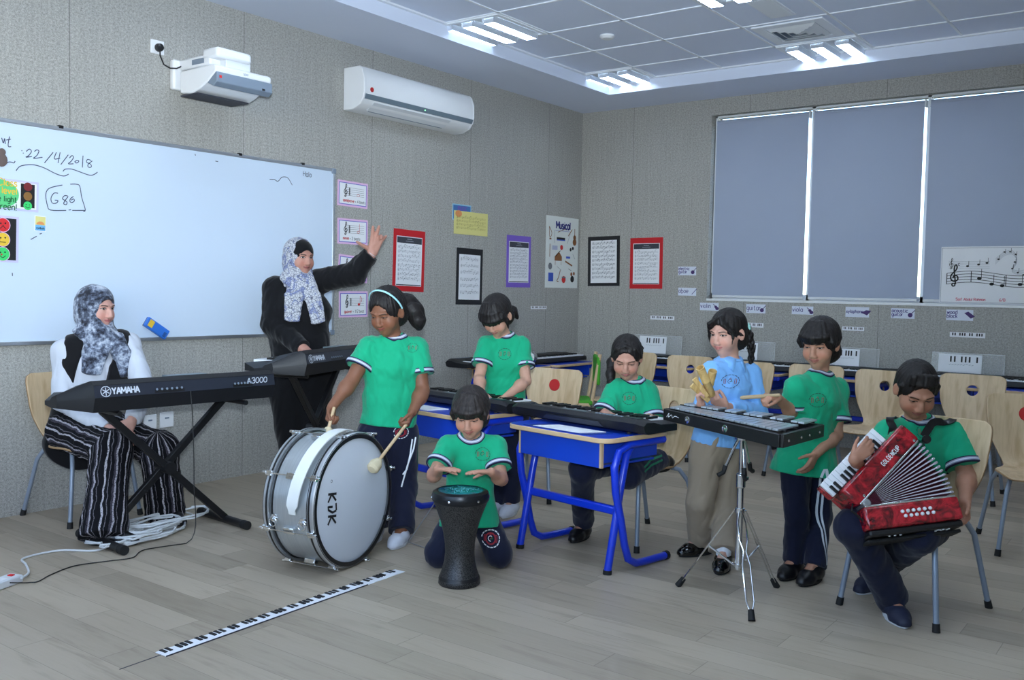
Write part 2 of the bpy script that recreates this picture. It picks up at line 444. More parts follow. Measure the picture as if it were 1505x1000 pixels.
class Person:
    def __init__(s, name, label, J, k, hs, face, up=(0, 0, 1), fem=False, girth=1.0, skin=None, base=None, chub=0.0, nose=1.0, ears=True, hr=.0036, armk=1.0, child=True):
        s.J = {q: np.array(v, float) for q, v in J.items()}; s.k = k; s.g = girth; s.hs = hs; s.c = s.J['head']; s.R = headM(face, up)
        b = base if base is not None else s.J['pe']; s.root = thing(name, label, 'person', at(b[0], b[1], 0)); s.skin = skin; s.child = child
        s.X = nv(s.J['shR'] - s.J['shL']); s.chub = chub; s.nose = nose; s.ears = ears; s.hr = hr; s.armk = armk
        J = s.J
        J.setdefault('wa', lerp(J['pe'], J['nb'], .36)); J.setdefault('ch', lerp(J['pe'], J['nb'], .70))
        T = nv(J['nb']-J['pe']); s.T = T; s.F = np.cross(T, s.X)  # up x right = forward
        s.hands = {}; s.feet = {}
        for q in 'LR':
            if 'to'+q in J:
                d_ = J['to'+q] - J['an'+q]; d_[2] = d_[2] if 'up'+q in J else 0; J['dir'+q] = nv(d_); J['to'+q] = J['an'+q] + nv(d_)*.105*k + (0 if 'up'+q in J else np.array([0, 0, -.040*k]))
            if 'hp'+q not in J: J['hp'+q] = J['pe'] + s.X*(.063*k*(1 if q == 'R' else -1))
    def P(s, x, y, z): return s.c + s.R@(np.array([x, y, z])*s.hs)
    def bounds(s, pts, pad): a = np.array(pts); return a.min(0)-pad, a.max(0)+pad
    def body(s, feet=True):
        J = s.J; k = s.k; g = s.g
        pts = [J[q] for q in J if q[:2] not in ('up', 'di')] + [s.P(0, 0, .12), s.P(0, .1, 0), s.P(.1, 0, 0), s.P(-.1, 0, 0), s.P(0, -.12, 0)]
        for q, h in s.hands.items():
            hd = nv(h['d']); pts += [J['wr'+q] + hd*h['L'], J['wr'+q] + hd*h['L']*.6 + nv(h['pn'])*h['L']*.5]
        lo, hi = s.bounds(pts, .10*k)
        f = SDF(lo, hi, s.hr); X = s.X
        f.seg(J['pe'] - s.T*.02*k, J['wa'], (.108*k*g, .078*k*g), (.094*k*g, .068*k*g), X, .04*k)
        f.seg(J['wa'], J['ch'], (.094*k*g, .068*k*g), (.112*k*g, .076*k*g), X, .04*k)
        f.seg(J['ch'], J['nb'] - s.T*.02*k, (.112*k*g, .076*k*g), (.07*k, .045*k), X, .04*k)
        f.cone(J['nb'] - s.T*.03*k, s.P(0, -.022, -.05), .040*k, .038*k, .02*k)
        head_shape(f, s.c, s.R, s.hs, s.nose, s.ears, s.chub, s.child)
        for q in 'LR':
            a = s.armk
            f.cone(J['nb'] - s.T*.035*k, J['sh'+q], .045*k, .042*k, .03*k)
            f.chain([J['sh'+q], J['el'+q], J['wr'+q]], [.040*k*a, .030*k*a, .0205*k*a], .012*k)
            f.ell(lerp(J['el'+q], J['wr'+q], .28), (.031*k*a,)*3, None, .03*k)
            f.chain([J['hp'+q], J['kn'+q], J['an'+q]], [.070*k*g, .046*k, .029*k], .03*k)
            f.ell(lerp(J['kn'+q], J['an'+q], .3), (.042*k,)*3, None, .03*k)
            if 'to'+q in J: f.cone(J['an'+q], J['to'+q], .026*k, .020*k, .02*k)
            h = s.hands.get(q)
            if h: s.hands[q]['tips'] = hand_shape(f, J['wr'+q], h['d'], h['pn'], h['L'], 1 if q == 'R' else -1, h.get('curl', (.3,)*4), h.get('spread', .08), h.get('thumb', (.6, .5)))
        vs, F = f.mesh(1); hc = ((vs - s.c)@s.R)/s.hs
        o = W(skin_obj('body', vs, F, s.skin, s.root, {'hc': hc}), s.root); s.bodyo = o; return o
    def shirt(s, mat, hem, hw, slv=.62, loose=1.0, arms=None, name='shirt', folds=.0048, h=.0046, seed=1, neckcut=.052, hemk=None, belly=0.0, slr=(.058, .060)):
        """hem: centre of the hem; hw: its half width and depth; slv: share of the upper arm covered (>1 runs down the forearm)"""
        J = s.J; k = s.k; g = s.g; X = s.X
        ends = []
        for q in 'LR':
            ends.append(lerp(J['sh'+q], J['el'+q], slv) if slv <= 1 else lerp(J['el'+q], J['wr'+q], slv-1))
        lo, hi = s.bounds([J['nb'] + s.T*.05, hem, J['shL'], J['shR'], J['elL'] if slv > .6 else J['shL'], J['elR'] if slv > .6 else J['shR']] + ends, .13*k)
        f = SDF(lo, hi, h); e = .012*k*loose; hem = np.array(hem, float); T2 = nv(hem - J['wa'])
        f.seg(hem, J['wa'], hw, (.094*k*g+e*1.4+belly, .068*k*g+e*1.3+belly), X, .03*k, (1, 0))
        f.seg(J['wa'], J['ch'], (.094*k*g+e*1.4+belly, .068*k*g+e*1.3+belly), (.112*k*g+e, .076*k*g+e), X, .03*k)
        f.seg(J['ch'], J['nb'] - s.T*.022*k, (.112*k*g+e, .076*k*g+e), (.074*k, .050*k), X, .05*k)
        for q, en in zip('LR', ends):
            a = s.armk
            f.cone(J['nb'] - s.T*.038*k, J['sh'+q] - s.T*.002, .047*k, .048*k, .04*k)
            if slv <= 1: f.cone(J['sh'+q], en, slr[0]*k*a*.9, slr[1]*k*a, .03*k, (0, 1))
            else:
                f.cone(J['sh'+q], J['el'+q], .052*k*a, .047*k*a, .03*k); f.cone(J['el'+q], en, .047*k*a, .034*k*a, .02*k, (0, 1))
        f.fold(folds*1.15, 46/k, seed, (1, 1, .5)); f.fold(folds*.55, 95/k, seed+5, (1, 1, .6), True)
        if hemk is None: f.plane(hem - T2*folds*2.4, T2, hem-.3*k, hem+np.array([.3*k, .3*k, .07*k]))
        vs, F = f.mesh(1); hc = vs - s.c
        o = W(skin_obj(name, vs, F, mat, s.root), s.root); s.shirto = o
        s.bvh = BVHTree.FromPolygons([tuple(v) for v in vs], F.tolist()); s.ends = dict(zip('LR', ends)); return o
    def legs(s, mat, top, tw, r=(.074, .060, .052, .050), folds=.004, name='trousers', seed=3, h=.0048, stripes=None, cuts=(1.0, 1.0), axis=(1, 1, .5)):
        J = s.J; k = s.k
        en = {q: lerp(J['kn'+q], J['an'+q], c) for q, c in zip('LR', cuts)}
        lo, hi = s.bounds([top] + [J[n+q] for n in ('hp', 'kn', 'an') for q in 'LR'], .12*k)
        f = SDF(lo, hi, h); top = np.array(top, float)
        f.seg(top, J['pe'] - s.T*.02*k, tw, (.112*k*s.g, .084*k*s.g), s.X, .03*k)
        for q in 'LR':
            f.cone(J['hp'+q], J['kn'+q], r[0]*k*s.g, r[1]*k, .025*k)
        for q in 'LR':
            f.cone(J['kn'+q], en[q], r[1]*k, r[2]*k, .02*k, (0, 1))
        f.fold(folds*1.1, 42/k, seed, axis); f.fold(folds*.5, 90/k, seed+9, axis, True)
        vs, F = f.mesh(1); at_ = {}
        if stripes:
            best = np.full(len(vs), 9.0); A = np.zeros((len(vs), 3))
            for q in 'LR':
                for a, b in ((J['hp'+q], J['kn'+q]), (J['kn'+q], J['an'+q])):
                    ab = b-a; L = np.linalg.norm(ab); T = ab/L; Xx = nv(s.X - T*(s.X@T)); Y = np.cross(T, Xx)
                    p = vs-a; t = np.clip(p@T/L, 0, 1); dd = p - t[:, None]*ab; D = np.linalg.norm(dd, axis=1)
                    if a is J['kn'+q]: D = D*.999
                    ang = np.arctan2(dd@Y, dd@Xx); m = D < best; best[m] = D[m]; A[m, 0] = (ang/(2*PI))[m]; A[m, 1] = t[m]
            at_['st'] = A
        o = W(skin_obj(name, vs, F, mat, s.root, at_), s.root); s.lego = o
        s.lbvh = BVHTree.FromPolygons([tuple(v) for v in vs], F.tolist()); return o
    def collar(s, mats, rings, lift=.0025, tilt=.25, n=48, c=None, name='collar', ax=None, ex=(1.0, .86)):
        """a knitted neckband lying on the shirt: rings are radii from the neck outward, one material per gap"""
        J = s.J; k = s.k; c = J['nb'] if c is None else np.array(c, float)
        A = nv(s.T + s.F*tilt) if ax is None else nv(ax); x = nv(s.X - A*(s.X@A)); y = np.cross(A, x); m = MB(); rows = []
        for r in rings:
            row = []
            for j in range(n):
                t = 2*PI*j/n; p = c + (x*math.cos(t)*ex[0] + y*math.sin(t)*ex[1])*r*k + A*.10*k
                hit = s.bvh.ray_cast(V(p), V(-A), .3*k)[0]
                q = np.array(hit) if hit is not None else p - A*.12*k
                row.append(q + A*lift)
            rows.append(row)
        # smooth heights round the ring
        for row in rows:
            hts = np.array([(q-c)@A for q in row]); sm = hts.copy()
            for _ in range(3): sm = (np.roll(sm, 1) + sm + np.roll(sm, -1))/3
            for j in range(n): row[j] = row[j] + A*(max(sm[j], hts[j]) - hts[j])
        inner = [q - A*.018*k for q in rows[0]]; outer = [q - A*.008*k for q in rows[-1]]
        rows = [inner] + rows + [outer]
        for i in range(len(rows)-1):
            m.rings([rows[i], rows[i+1]], cap=False, m=min(max(i-1, 0), len(rings)-2))
        mi = [q for q in mats]
        return W(m.build(name, mats, s.root, smooth=60), s.root)
    def cuff(s, q, mats, w=.030, r=.062, slv=True, name='cuff', bands=(0, .2, .4, .6, .8, 1)):
        """striped rib at a sleeve end"""
        J = s.J; k = s.k; en = s.ends[q]; a = J['sh'+q] if slv else J['el'+q]; d = nv(en-a)
        m = MB(); r *= k; prof = [(r*.90, w)] + [(r+.0022, w*t) for t in reversed(bands)] + [(r*.90, -.0015)]
        # heights measured back from the end
        pr = [(rr, -hh) for rr, hh in prof]
        seq = [0] + list(range(len(bands)-1)) + [len(bands)-2]
        m.lathe(pr, en + d*.002, d, 40, seq, cap=False)
        return W(m.build(name, mats, s.root, smooth=60), s.root)
    def decal(s, bvh, c, u, v, paths, w, mats, name, off=.0022, parent=None, dir=None):
        """printed strokes laid onto cloth: paths = [(material index, [(a,b)...])] around c in axes u,v"""
        u = nv(u); v = nv(v); d = nv(np.cross(v, u)) if dir is None else nv(dir)   # into the cloth
        m = MB(); c = np.array(c, float)
        for mi, P, ww in paths:
            Q = []
            for p0, p1 in zip(P[:-1], P[1:]):
                L = math.dist(p0, p1); n = max(1, int(L/.008))
                Q += [(p0[0]+(p1[0]-p0[0])*i/n, p0[1]+(p1[1]-p0[1])*i/n) for i in range(n)]
            Q.append(P[-1]); L_, R_ = [], []
            for i in range(len(Q)):
                t = np.array(Q[min(i+1, len(Q)-1)]) - np.array(Q[max(i-1, 0)]); t = t/(np.linalg.norm(t)+1e-9); nn = np.array([-t[1], t[0]])*ww/2
                for sd, out in ((1, L_), (-1, R_)):
                    a, b = np.array(Q[i]) + nn*sd; p = c + u*a + v*b - d*.12; h = bvh.ray_cast(V(p), V(d), .4)
                    out.append(np.array(h[0]) - d*off if h[0] is not None else None)
            for i in range(len(Q)-1):
                qd = [L_[i], L_[i+1], R_[i+1], R_[i]]
                if any(x is None for x in qd): continue
                if max(np.linalg.norm(qd[0]-qd[1]), np.linalg.norm(qd[3]-qd[2])) > .05: continue
                m.add(qd, [(0, 1, 2, 3)], mi)
        o = m.build(name, mats, parent or s.root, smooth=0)
        return o if parent else W(o, s.root)
    def shoe(s, q, mat, sole, L=.21, w=.038, toe=None, strap=False, low=False, heel=0.0, soleh=.014):
        J = s.J; k = s.k; a = J['an'+q]; d = np.array(J['to'+q]) - a if toe is None else np.array(toe, float)
        zf = s.J.get('fl'+q, np.zeros(3))[2] if 'fl'+q in s.J else 0.0
        up = np.array([0, 0, 1.0]) if ('up'+q) not in J else nv(J['up'+q]); d = nv(d - up*(d@up)); X = np.cross(d, up)
        b = a - up*.068*k if ('up'+q) in J else np.array([a[0], a[1], zf])
        root = s.root
        P = lambda y, z, x=0: b + d*y*L + up*z + X*x*L
        f = SDF(*s.bounds([P(-.35, 0), P(.85, 0), P(0, .1)], .06), .0042)
        f.cone(P(-.16, .034), P(.05, .044), w*.92, w*.98, .02); f.cone(P(.02, .042), P(.40, .026), w*.95, w*1.02, .03); f.cone(P(.40, .024), P(.60, .018), w*1.02, w*.78, .02)
        if not low: f.cone(P(-.10, .04), P(-.06, .082), w*.88, w*.85, .02)
        else: f.ell(P(.04, .075), (w*.8, w*.8, w*.6), None, .01, 'd')
        f.plane(P(0, .010), -up)
        vs, F = f.mesh(1); o = W(skin_obj('shoe', vs, F, mat, root), root)
        m = MB(); pts = []
        for i in range(28):
            t = 2*PI*i/28; y = math.cos(t); yy = .19 + y*.50; ww = w*(1.02 if y > -.2 else .95)*1.06
            pts.append(P(yy, .0005) + X*math.sin(t)*ww*(1-.12*max(0, y)**2))
        m.prism(pts, up*soleh)
        so = m.build('sole', sole, o, bevel=.003)
        if strap:
            st = MB(); st.tube([P(.12, .03) + X*w*1.0, P(.13, .078) + X*w*.35, P(.13, .078) - X*w*.35, P(.12, .03) - X*w*1.0], .006, 8, up=tuple(d))
            st.build('strap', mat, o)
        return o
    def hair(s, mat, build, name='hair', h=.0038, relief=.0016, seed=4, parent=None, pad=.16, lo=None):
        a, b = s.c - pad*s.hs, s.c + pad*s.hs
        if lo is not None: a = np.minimum(a, lo)-.03; b = np.maximum(b, lo)+.03
        f = SDF(a, b, h); build(f)
        # strands: relief that runs along the fall of the hair
        idx = np.nonzero(np.abs(f.a) < .012); P = np.stack([f.ax[i][idx[i]] for i in range(3)], 1); q = ((P-s.c)@s.R)/s.hs
        th = np.arctan2(q[:, 0], q[:, 1]+.02); rs = np.random.RandomState(seed); n = 0
        for fr in (23, 37, 61, 90): n = n + np.sin(th*fr + rs.rand()*6 + np.sin(q[:, 2]*40 + rs.rand()*6)*.8)/(1+fr*.012)
        f.a[idx] += (relief*.5*n).astype(np.float32)
        vs, F = f.mesh(1); hc = ((vs-s.c)@s.R)/s.hs
        return W(skin_obj(name, vs, F, mat, parent or s.root, {'hc': hc}), s.root)
    # hair building blocks, in head coordinates
    def HE(s, f, p, r, k=.01, mode='u'): f.ell(s.P(*p), tuple(q*s.hs for q in r), s.R, k*s.hs, mode)
    def HC(s, f, pts, rad, k=.008, mode='u'): f.chain([s.P(*p) for p in pts], [r*s.hs for r in rad], k*s.hs, mode)
def hair_mat(name, c=(.010, .008, .008), hi=(.022, .017, .015), rough=.5):
    m = Mat(name); x, y, z = m.xyz(m.attr('hc'))
    th = x/(y.abs()+.05); n = m.noise(m.vec(x*90.0, y*90.0, z*7.0), 1.0, 3); n2 = m.noise(m.vec(x*240.0, y*240.0, z*16.0), 1.0, 2)
    m.col(m.mix(n.step(.42, .75)*.8, c, hi)).set(rough=rough, spec=.28); m.bump(n*.6+n2*.6, .35, .003); return m.m
# ---------------------------------------------------------------- materials of the room
def wall_mat():
    m = Mat('woven_wallcovering'); x, y, z = m.xyz(m.obj())
    h = x + y   # runs along either wall
    n1 = m.noise(m.vec(x*330.0, y*330.0, z*150.0), 1.0, 3, .6); n2 = m.noise(m.vec(x*60.0, y*60.0, z*2.0), 1.0, 3, .6); n3 = m.noise(m.obj(), 75, 2, .7)
    t = n1*.50 + n2*.10 + n3*.32 + .10
    base = m.ramp(t, [(.40, lin(114, 113, 110)), (.56, lin(168, 167, 161)), (.72, lin(210, 207, 201))])
    sx = ((h + .597)*(1/1.2)).fract()
    seam = (sx - .5).abs().gt(.4978)
    m.col(m.mix(seam*.55, base, lin(80, 80, 80))).set(rough=.9, spec=.2); m.bump(t, .25, .004); return m.m
def floor_mat():
    m = Mat('wood_plank_vinyl'); x, y, z = m.xyz(m.obj()); pw, pl = .148, 1.05
    row = (x*(1/pw)).floor(); off = m.white(m.vec(row, 3.0, 0.0)); yy = y*(1/pl) + off*5.0; colm = yy.floor(); r = m.white(m.vec(row, colm, 0.0)); r2 = m.white(m.vec(row+31.0, colm+7.0, 0.0))
    g = m.noise(m.vec(x*26.0 + r*50.0, y*2.6 + r2*30.0, r*9.0), 1.0, 5, .62, .35); k = m.noise(m.vec(x*90.0, y*5.0+r*20.0, r2*5.0), 1.0, 3, .6)
    blot = m.noise(m.vec(x*7.0+r*31.0, y*2.2+r2*17.0, r), 1.0, 2).step(.58, .76)
    base = m.ramp(r, [(0, lin(157, 144, 125)), (.5, lin(172, 158, 138)), (1, lin(185, 171, 150))])
    base = m.mix(g.step(.5, .8)*.48, base, lin(116, 100, 82)); base = m.mix(k.step(.4, .7)*.16, base, lin(186, 174, 156)); base = m.mix(blot*.22, base, lin(120, 104, 84))
    fx = (x*(1/pw)).fract(); fy = yy.fract()
    gap = ((fx-.5).abs().gt(.492)).max((fy-.5).abs().gt(.4985))
    m.col(m.mix(gap*.45, base, lin(84, 74, 62))).set(rough=g*.12+.36, spec=.35); m.bump(g - gap*.6, .06, .002); return m.m
MW = wall_mat(); MF = floor_mat()
M_ceil = plain('ceiling_paint', lin(224, 232, 249), .85)
M_tile = plain('ceiling_tile', lin(222, 231, 250), .45)
M_bar = plain('tile_grid_bar', lin(240, 244, 250), .4)
M_white = plain('white_plastic', lin(238, 240, 242), .38)
M_offw = plain('off_white_plastic', lin(222, 226, 230), .45)
M_greyp = plain('grey_plastic', lin(128, 142, 158), .45)
M_alu = plain('brushed_aluminium', lin(196, 200, 205), .35, metal=.85)
M_black = plain('black_plastic', lin(20, 20, 22), .38)
M_rubber = plain('black_rubber', lin(22, 22, 23), .7)
M_chrome = plain('chrome', lin(225, 228, 230), .12, metal=1.0)
M_paper = plain('white_paper', lin(238, 240, 244), .7)
M_ink = plain('black_ink', lin(24, 24, 28), .7)
M_inkred = plain('red_ink', lin(196, 40, 44), .7)
M_red = plain('red_card', lin(196, 24, 34), .7)
M_pink = plain('pink_border', lin(232, 190, 226), .7)
M_blueb = plain('blue_line', lin(70, 78, 190), .7)
M_purple = plain('purple_card', lin(124, 96, 200), .7)
M_blackc = plain('black_card', lin(26, 27, 32), .65)
M_yellow = plain('yellow_paper', lin(226, 218, 140), .75)
M_darkgrey = plain('dark_grey_print', lin(60, 62, 72), .7)
M_greyline = plain('grey_staff_line', lin(150, 154, 164), .7)

# ---------------------------------------------------------------- shell of the room: corner of the two walls at the origin
XM, YM, ZC, ZT = -9.3, -6.1, 3.118, 3.225
def quadbox(name, lo, hi, mat, bev=0):
    return struct(MB().box(lo, hi).build(name, mat, bevel=bev, smooth=0))
quadbox('floor', (XM-.2, YM-.2, -.12), (.45, .2, 0), MF)
quadbox('wall_left', (XM-.2, 0, 0), (.2, .2, 3.6), MW)
WY0, WY1, WZ0, WZ1 = -5.22, -1.425, 1.262, 2.965
m = MB(); T = .24
m.box((0, WY1, 0), (T, 0, 3.6)); m.box((0, YM-.2, 0), (T, WY0, 3.6)); m.box((0, WY0, 0), (T, WY1, WZ0)); m.box((0, WY0, WZ1), (T, WY1, 3.6))
struct(m.build('wall_right', MW, smooth=0))
m = MB(); FW = [(-5.75, -4.25), (-3.95, -2.45), (-2.15, -.65)]; fz0, fz1 = .90, 2.90  # window openings added in the unseen front wall to let daylight in
m.box((XM-.2, YM-.2, 0), (XM, .2, fz0)); m.box((XM-.2, YM-.2, fz1), (XM, .2, 3.6)); yy_ = [YM-.2] + [v for w_ in FW for v in w_] + [.2]
for i in range(0, 8, 2): m.box((XM-.2, yy_[i], fz0), (XM, yy_[i+1], fz1))
struct(m.build('wall_front', MW, smooth=0))
quadbox('wall_back', (XM-.2, YM-.2, 0), (.2, YM, 3.6), MW)
# ceiling: plaster border with a recessed tiled field
TX0, TX1, TY0, TY1 = -8.55, -.66, -5.35, -.70
m = MB()
m.box((XM, TY1, ZC), (0, 0, ZC+.2)); m.box((XM, YM, ZC), (0, TY0, ZC+.2)); m.box((TX1, TY0, ZC), (0, TY1, ZC+.2)); m.box((XM, TY0, ZC), (TX0, TY1, ZC+.2))
ceil = struct(m.build('ceiling', M_ceil, smooth=0))
PT = .626; GX = -.48; GY = -1.195     # tile pitch and one grid crossing
m = MB(); m.box((TX0, TY0, ZT), (TX1, TY1, ZT+.05)); struct(m.build('ceiling_tile_field', M_tile, smooth=0))
m = MB()
i = 0
while GX - PT*i > TX0:
    x = GX - PT*i
    if x < TX1: m.box((x-.009, TY0, ZT-.006), (x+.009, TY1, ZT))
    i += 1
for j in range(-1, 9):
    y = GY - PT*j
    if TY0 < y < TY1: m.box((TX0, y-.009, ZT-.006), (TX1, y+.009, ZT))
m.box((TX1-.03, TY0, ZT-.012), (TX1, TY1, ZT)); m.box((TX0, TY1-.03, ZT-.012), (TX1, TY1, ZT))
struct(m.build('trim_1', M_bar, smooth=0))

# ---------------------------------------------------------------- ceiling lights
M_tube = Mat('lit_tube'); M_tube.col((.9, .95, 1)).set(emit=LAMP, emitcol=(.74, .87, 1.0, 1)); M_tube = M_tube.m
M_refl = plain('lamp_reflector', lin(232, 238, 245), .25, metal=.6)
def ceiling_light():
    t = thing('ceiling_light', 'x', 'ceiling light')
    a = .292
    m = MB(); z = -.012
    for q in (-1, 1):
        m.box((q*a-.014, -a-.014, z), (q*a+.014, a+.014, .004)); m.box((-a, q*a-.014, z), (a, q*a+.014, .004))
    m.build('frame', M_bar, t)
    m = MB(); m.box((-a, -a, .0), (a, a, .004)); m.build('reflector', M_offw, t)
    for q in (-1, 0, 1):
        y = q*.19
        m = MB(); m.cyl((-a+.03, y, -.020), (a-.03, y, -.020), .0115, n=10); tb = m.build('tube', M_tube, t)
        m = MB()
        for sd in (-1, 1): m.prism([(-a+.02, y+sd*.055, -.002), (-a+.02, y+sd*.050, -.042), (-a+.02, y+sd*.046, -.042), (-a+.02, y+sd*.045, -.002)], (2*a-.04, 0, 0))
        for i in range(13):
            x = -a+.03+i*(2*a-.06)/12; m.box((x-.002, y-.046, -.043), (x+.002, y+.046, -.006))
        m.build('louvre', M_refl, t)
    return t
L0 = None
def lampname(ix, iy):
    return {(0, 0): 'ceiling light panel nearest the corner of the room, in front of the notice sheets', (1, 0): 'ceiling light panel above the standing teacher, nearest the air conditioner',
            (0, 1): 'ceiling light panel close to the window blinds, beside the square air diffuser', (1, 1): 'ceiling light panel cut by the top edge of the photo, left of the vent grille'}.get((ix, iy))
LX = (GX-PT*.5+.045-.005, GX-PT*3.5, GX-PT*6.5, GX-PT*9.5, GX-PT*12.2); LY = (GY+PT*.5, GY-PT*2.5, GY-PT*5.5)
for ix in range(5):
    for iy in range(3):
        lab = lampname(ix, iy) or ('ceiling light panel over the %s of the room, behind the picture' % ('middle', 'far side')[iy == 2])
        M = at(LX[ix] if ix else GX-PT*.5, LY[iy], ZT-.002)
        if L0 is None: L0 = ceiling_light(); L0.matrix_world = M; L0['label'] = lab; L0['group'] = 'ceiling light panels'
        else: dup(L0, M, lab, 'ceiling light panels')
# air diffuser, vent grille, smoke detector
t = thing('air_diffuser', 'square white air diffuser of nested frames in the ceiling near the blinds', 'air vent', at(-1.43, -2.755, ZT))
m = MB(); b_ = .185
for lo, hi in (((-.26, -.26, -.012), (.26, -b_, 0)), ((-.26, b_, -.012), (.26, .26, 0)), ((-.26, -b_, -.012), (-b_, b_, 0)), ((b_, -b_, -.012), (.26, b_, 0))): m.box(lo, hi)
m.build('plate', M_bar, t, bevel=.003)
m = MB(); m.box((-b_, -b_, -.0015), (b_, b_, -.0005)); m.build('recess', M_greyp, t, smooth=0)
for i in range(4):
    a = .178 - i*.045; m = MB()
    o_ = [(-a, -a), (a, -a), (a, a), (-a, a)]; b = a-.030
    m.rings([[(p*a_/a, q*a_/a, z) for p, q in o_] for a_, z in ((a, -.006), (a, -.009), (b, -.026), (b, -.023))], closed=True); m.build('vane_ring', M_offw, t, smooth=0)
t = thing('vent_grille', 'small slatted return air grille at the top of the ceiling view', 'air vent', at(-2.08, -2.80, ZT))
m = MB(); m.box((-.235, -.09, -.008), (.235, .09, 0)); m.build('frame', M_bar, t, bevel=.002)
for i in range(9):
    m = MB(); m.prism([(-.21, -.070+i*.0165, -.010), (-.21, -.060+i*.0165, -.016), (-.21, -.058+i*.0165, -.014), (-.21, -.068+i*.0165, -.008)], (.42, 0, 0)); m.build('slat', M_offw, t, smooth=0)
m = MB(); m.lathe([(.055, 0), (.055, -.012), (.04, -.026), (.0, -.028)], (-2.06, -1.52, ZT), n=24); tag(m.build('smoke_detector', M_white), 'small round white smoke detector on a ceiling tile', 'smoke detector')

# ---------------------------------------------------------------- windows with roller blinds
M_blind = Mat('blind_fabric'); _x = M_blind.xyz(M_blind.obj()); _n = M_blind.noise(M_blind.obj(), 2.2, 3); M_blind.col(M_blind.mix(_n.step(.3, .8)*.25, lin(176, 186, 206), lin(186, 195, 212))).set(rough=.6, spec=.3)

_t = M_blind.node('ShaderNodeBsdfTranslucent'); _t.inputs[0].default_value = (.62, .68, .78, 1); _mx = M_blind.node('ShaderNodeMixShader'); _mx.inputs[0].default_value = .18
M_blind.T.links.new(M_blind.b.outputs[0], _mx.inputs[1]); M_blind.T.links.new(_t.outputs[0], _mx.inputs[2]); M_blind.T.links.new(_mx.outputs[0], M_blind.T.nodes['Material Output'].inputs[0]); M_blind = M_blind.m
M_frame = plain('white_window_frame', lin(235, 238, 240), .35)
M_glass = Mat('window_glass'); M_glass.col((.9, .95, .97)).set(rough=.02, trans=1.0, ior=1.45); M_glass = M_glass.m
edges = [-1.435, -2.362, -3.318, -4.27, -5.21]
for i in range(4):
    y1, y0 = edges[i], edges[i+1]
    m = MB(); xs = .075
    m.box((xs, y0, WZ0), (xs+.06, y0+.015, WZ1)); m.box((xs, y1-.015, WZ0), (xs+.06, y1, WZ1)); m.box((xs, y0, WZ0), (xs+.06, y1, WZ0+.05)); m.box((xs, y0, WZ1-.014), (xs+.06, y1, WZ1))
    w = struct(m.build('window_%d' % (i+1), M_frame, smooth=0))
    m = MB(); m.box((xs+.025, y0+.015, WZ0+.05), (xs+.033, y1-.015, WZ1-.014)); m.build('window_pane', M_glass, w, smooth=0)
names = ['leftmost grey roller blind, nearest the corner of the room', 'grey roller blind in the middle of the three in view', 'grey roller blind at the right, partly covered by the handwritten music poster', 'grey roller blind beyond the right edge of the picture']
for i in range(4):
    y1, y0 = edges[i]-(.018 if i else .034), edges[i+1]+.018
    t = thing('roller_blind', names[i], 'blind', at(.035, (y0+y1)/2, WZ1-.072), 'roller blinds'); hw = (y1-y0)/2
    m = MB(); m.cyl((.0, -hw, .0), (.0, hw, .0), .026, n=18); m.build('roller', M_blind, t)
    m = MB(); m.box((-.024, -hw+.005, -(WZ1-WZ0)+.102), (-.022, hw-.005, .0)); m.build('fabric', M_blind, t, smooth=0)
    m = MB(); m.box((-.031, -hw+.005, -(WZ1-WZ0)+.082), (-.015, hw-.005, -(WZ1-WZ0)+.105)); m.build('bottom_bar', M_offw, t, bevel=.003)
    for q in (-1, 1):
        m = MB(); m.box((-.028, q*hw-.006, -.03), (.03, q*hw+.006, .03)); m.build('bracket', M_offw, t, bevel=.002)
m = MB(); m.box((-.004, WY0, WZ0-.022), (.15, WY1, WZ0)); struct(m.build('trim_2', M_frame, bevel=.002))

# unseen windows added behind the camera, their daylight fills the room
for i, (y0, y1) in enumerate(FW):
    m = MB(); xs = XM-.12
    for lo, hi in (((xs, y0, fz0), (xs+.05, y0+.05, fz1)), ((xs, y1-.05, fz0), (xs+.05, y1, fz1)), ((xs, y0, fz0), (xs+.05, y1, fz0+.05)), ((xs, y0, fz1-.05), (xs+.05, y1, fz1)), ((xs, (y0+y1)/2-.025, fz0), (xs+.05, (y0+y1)/2+.025, fz1))): m.box(lo, hi)
    struct(m.build('window_%d' % (i+5), M_frame, smooth=0))
    ld = bpy.data.lights.new('window_portal', 'AREA'); ld.shape = 'RECTANGLE'; ld.size = y1-y0; ld.size_y = fz1-fz0; ld.cycles.is_portal = True
    lo = bpy.data.objects.new('window_portal', ld); COL.objects.link(lo); lo.matrix_world = frame((XM-.15, (y0+y1)/2, (fz0+fz1)/2), V((0, -1, 0)), V((0, 0, 1)), V((-1, 0, 0)))
# ---------------------------------------------------------------- lettering and drawing helpers
FONT = {}
def _f(ch, *st): FONT[ch] = st
_f('A', [(0,0),(.35,1),(.7,0)], [(.13,.36),(.57,.36)]); _f('B', [(0,0),(0,1),(.4,1),(.55,.88),(.55,.65),(.4,.53),(0,.53)], [(.4,.53),(.6,.4),(.6,.14),(.42,0),(0,0)])
_f('C', [(.6,.82),(.45,1),(.18,1),(0,.8),(0,.2),(.18,0),(.45,0),(.6,.18)]); _f('D', [(0,0),(0,1),(.35,1),(.6,.8),(.6,.2),(.35,0),(0,0)])
_f('E', [(.52,1),(0,1),(0,0),(.52,0)], [(0,.52),(.42,.52)]); _f('G', [(.6,.82),(.45,1),(.18,1),(0,.8),(0,.2),(.18,0),(.45,0),(.6,.18),(.6,.45),(.35,.45)])
_f('H', [(0,0),(0,1)], [(.58,0),(.58,1)], [(0,.52),(.58,.52)]); _f('K', [(0,0),(0,1)], [(.55,1),(0,.42)], [(.18,.6),(.58,0)]); _f('L', [(0,1),(0,0),(.5,0)])
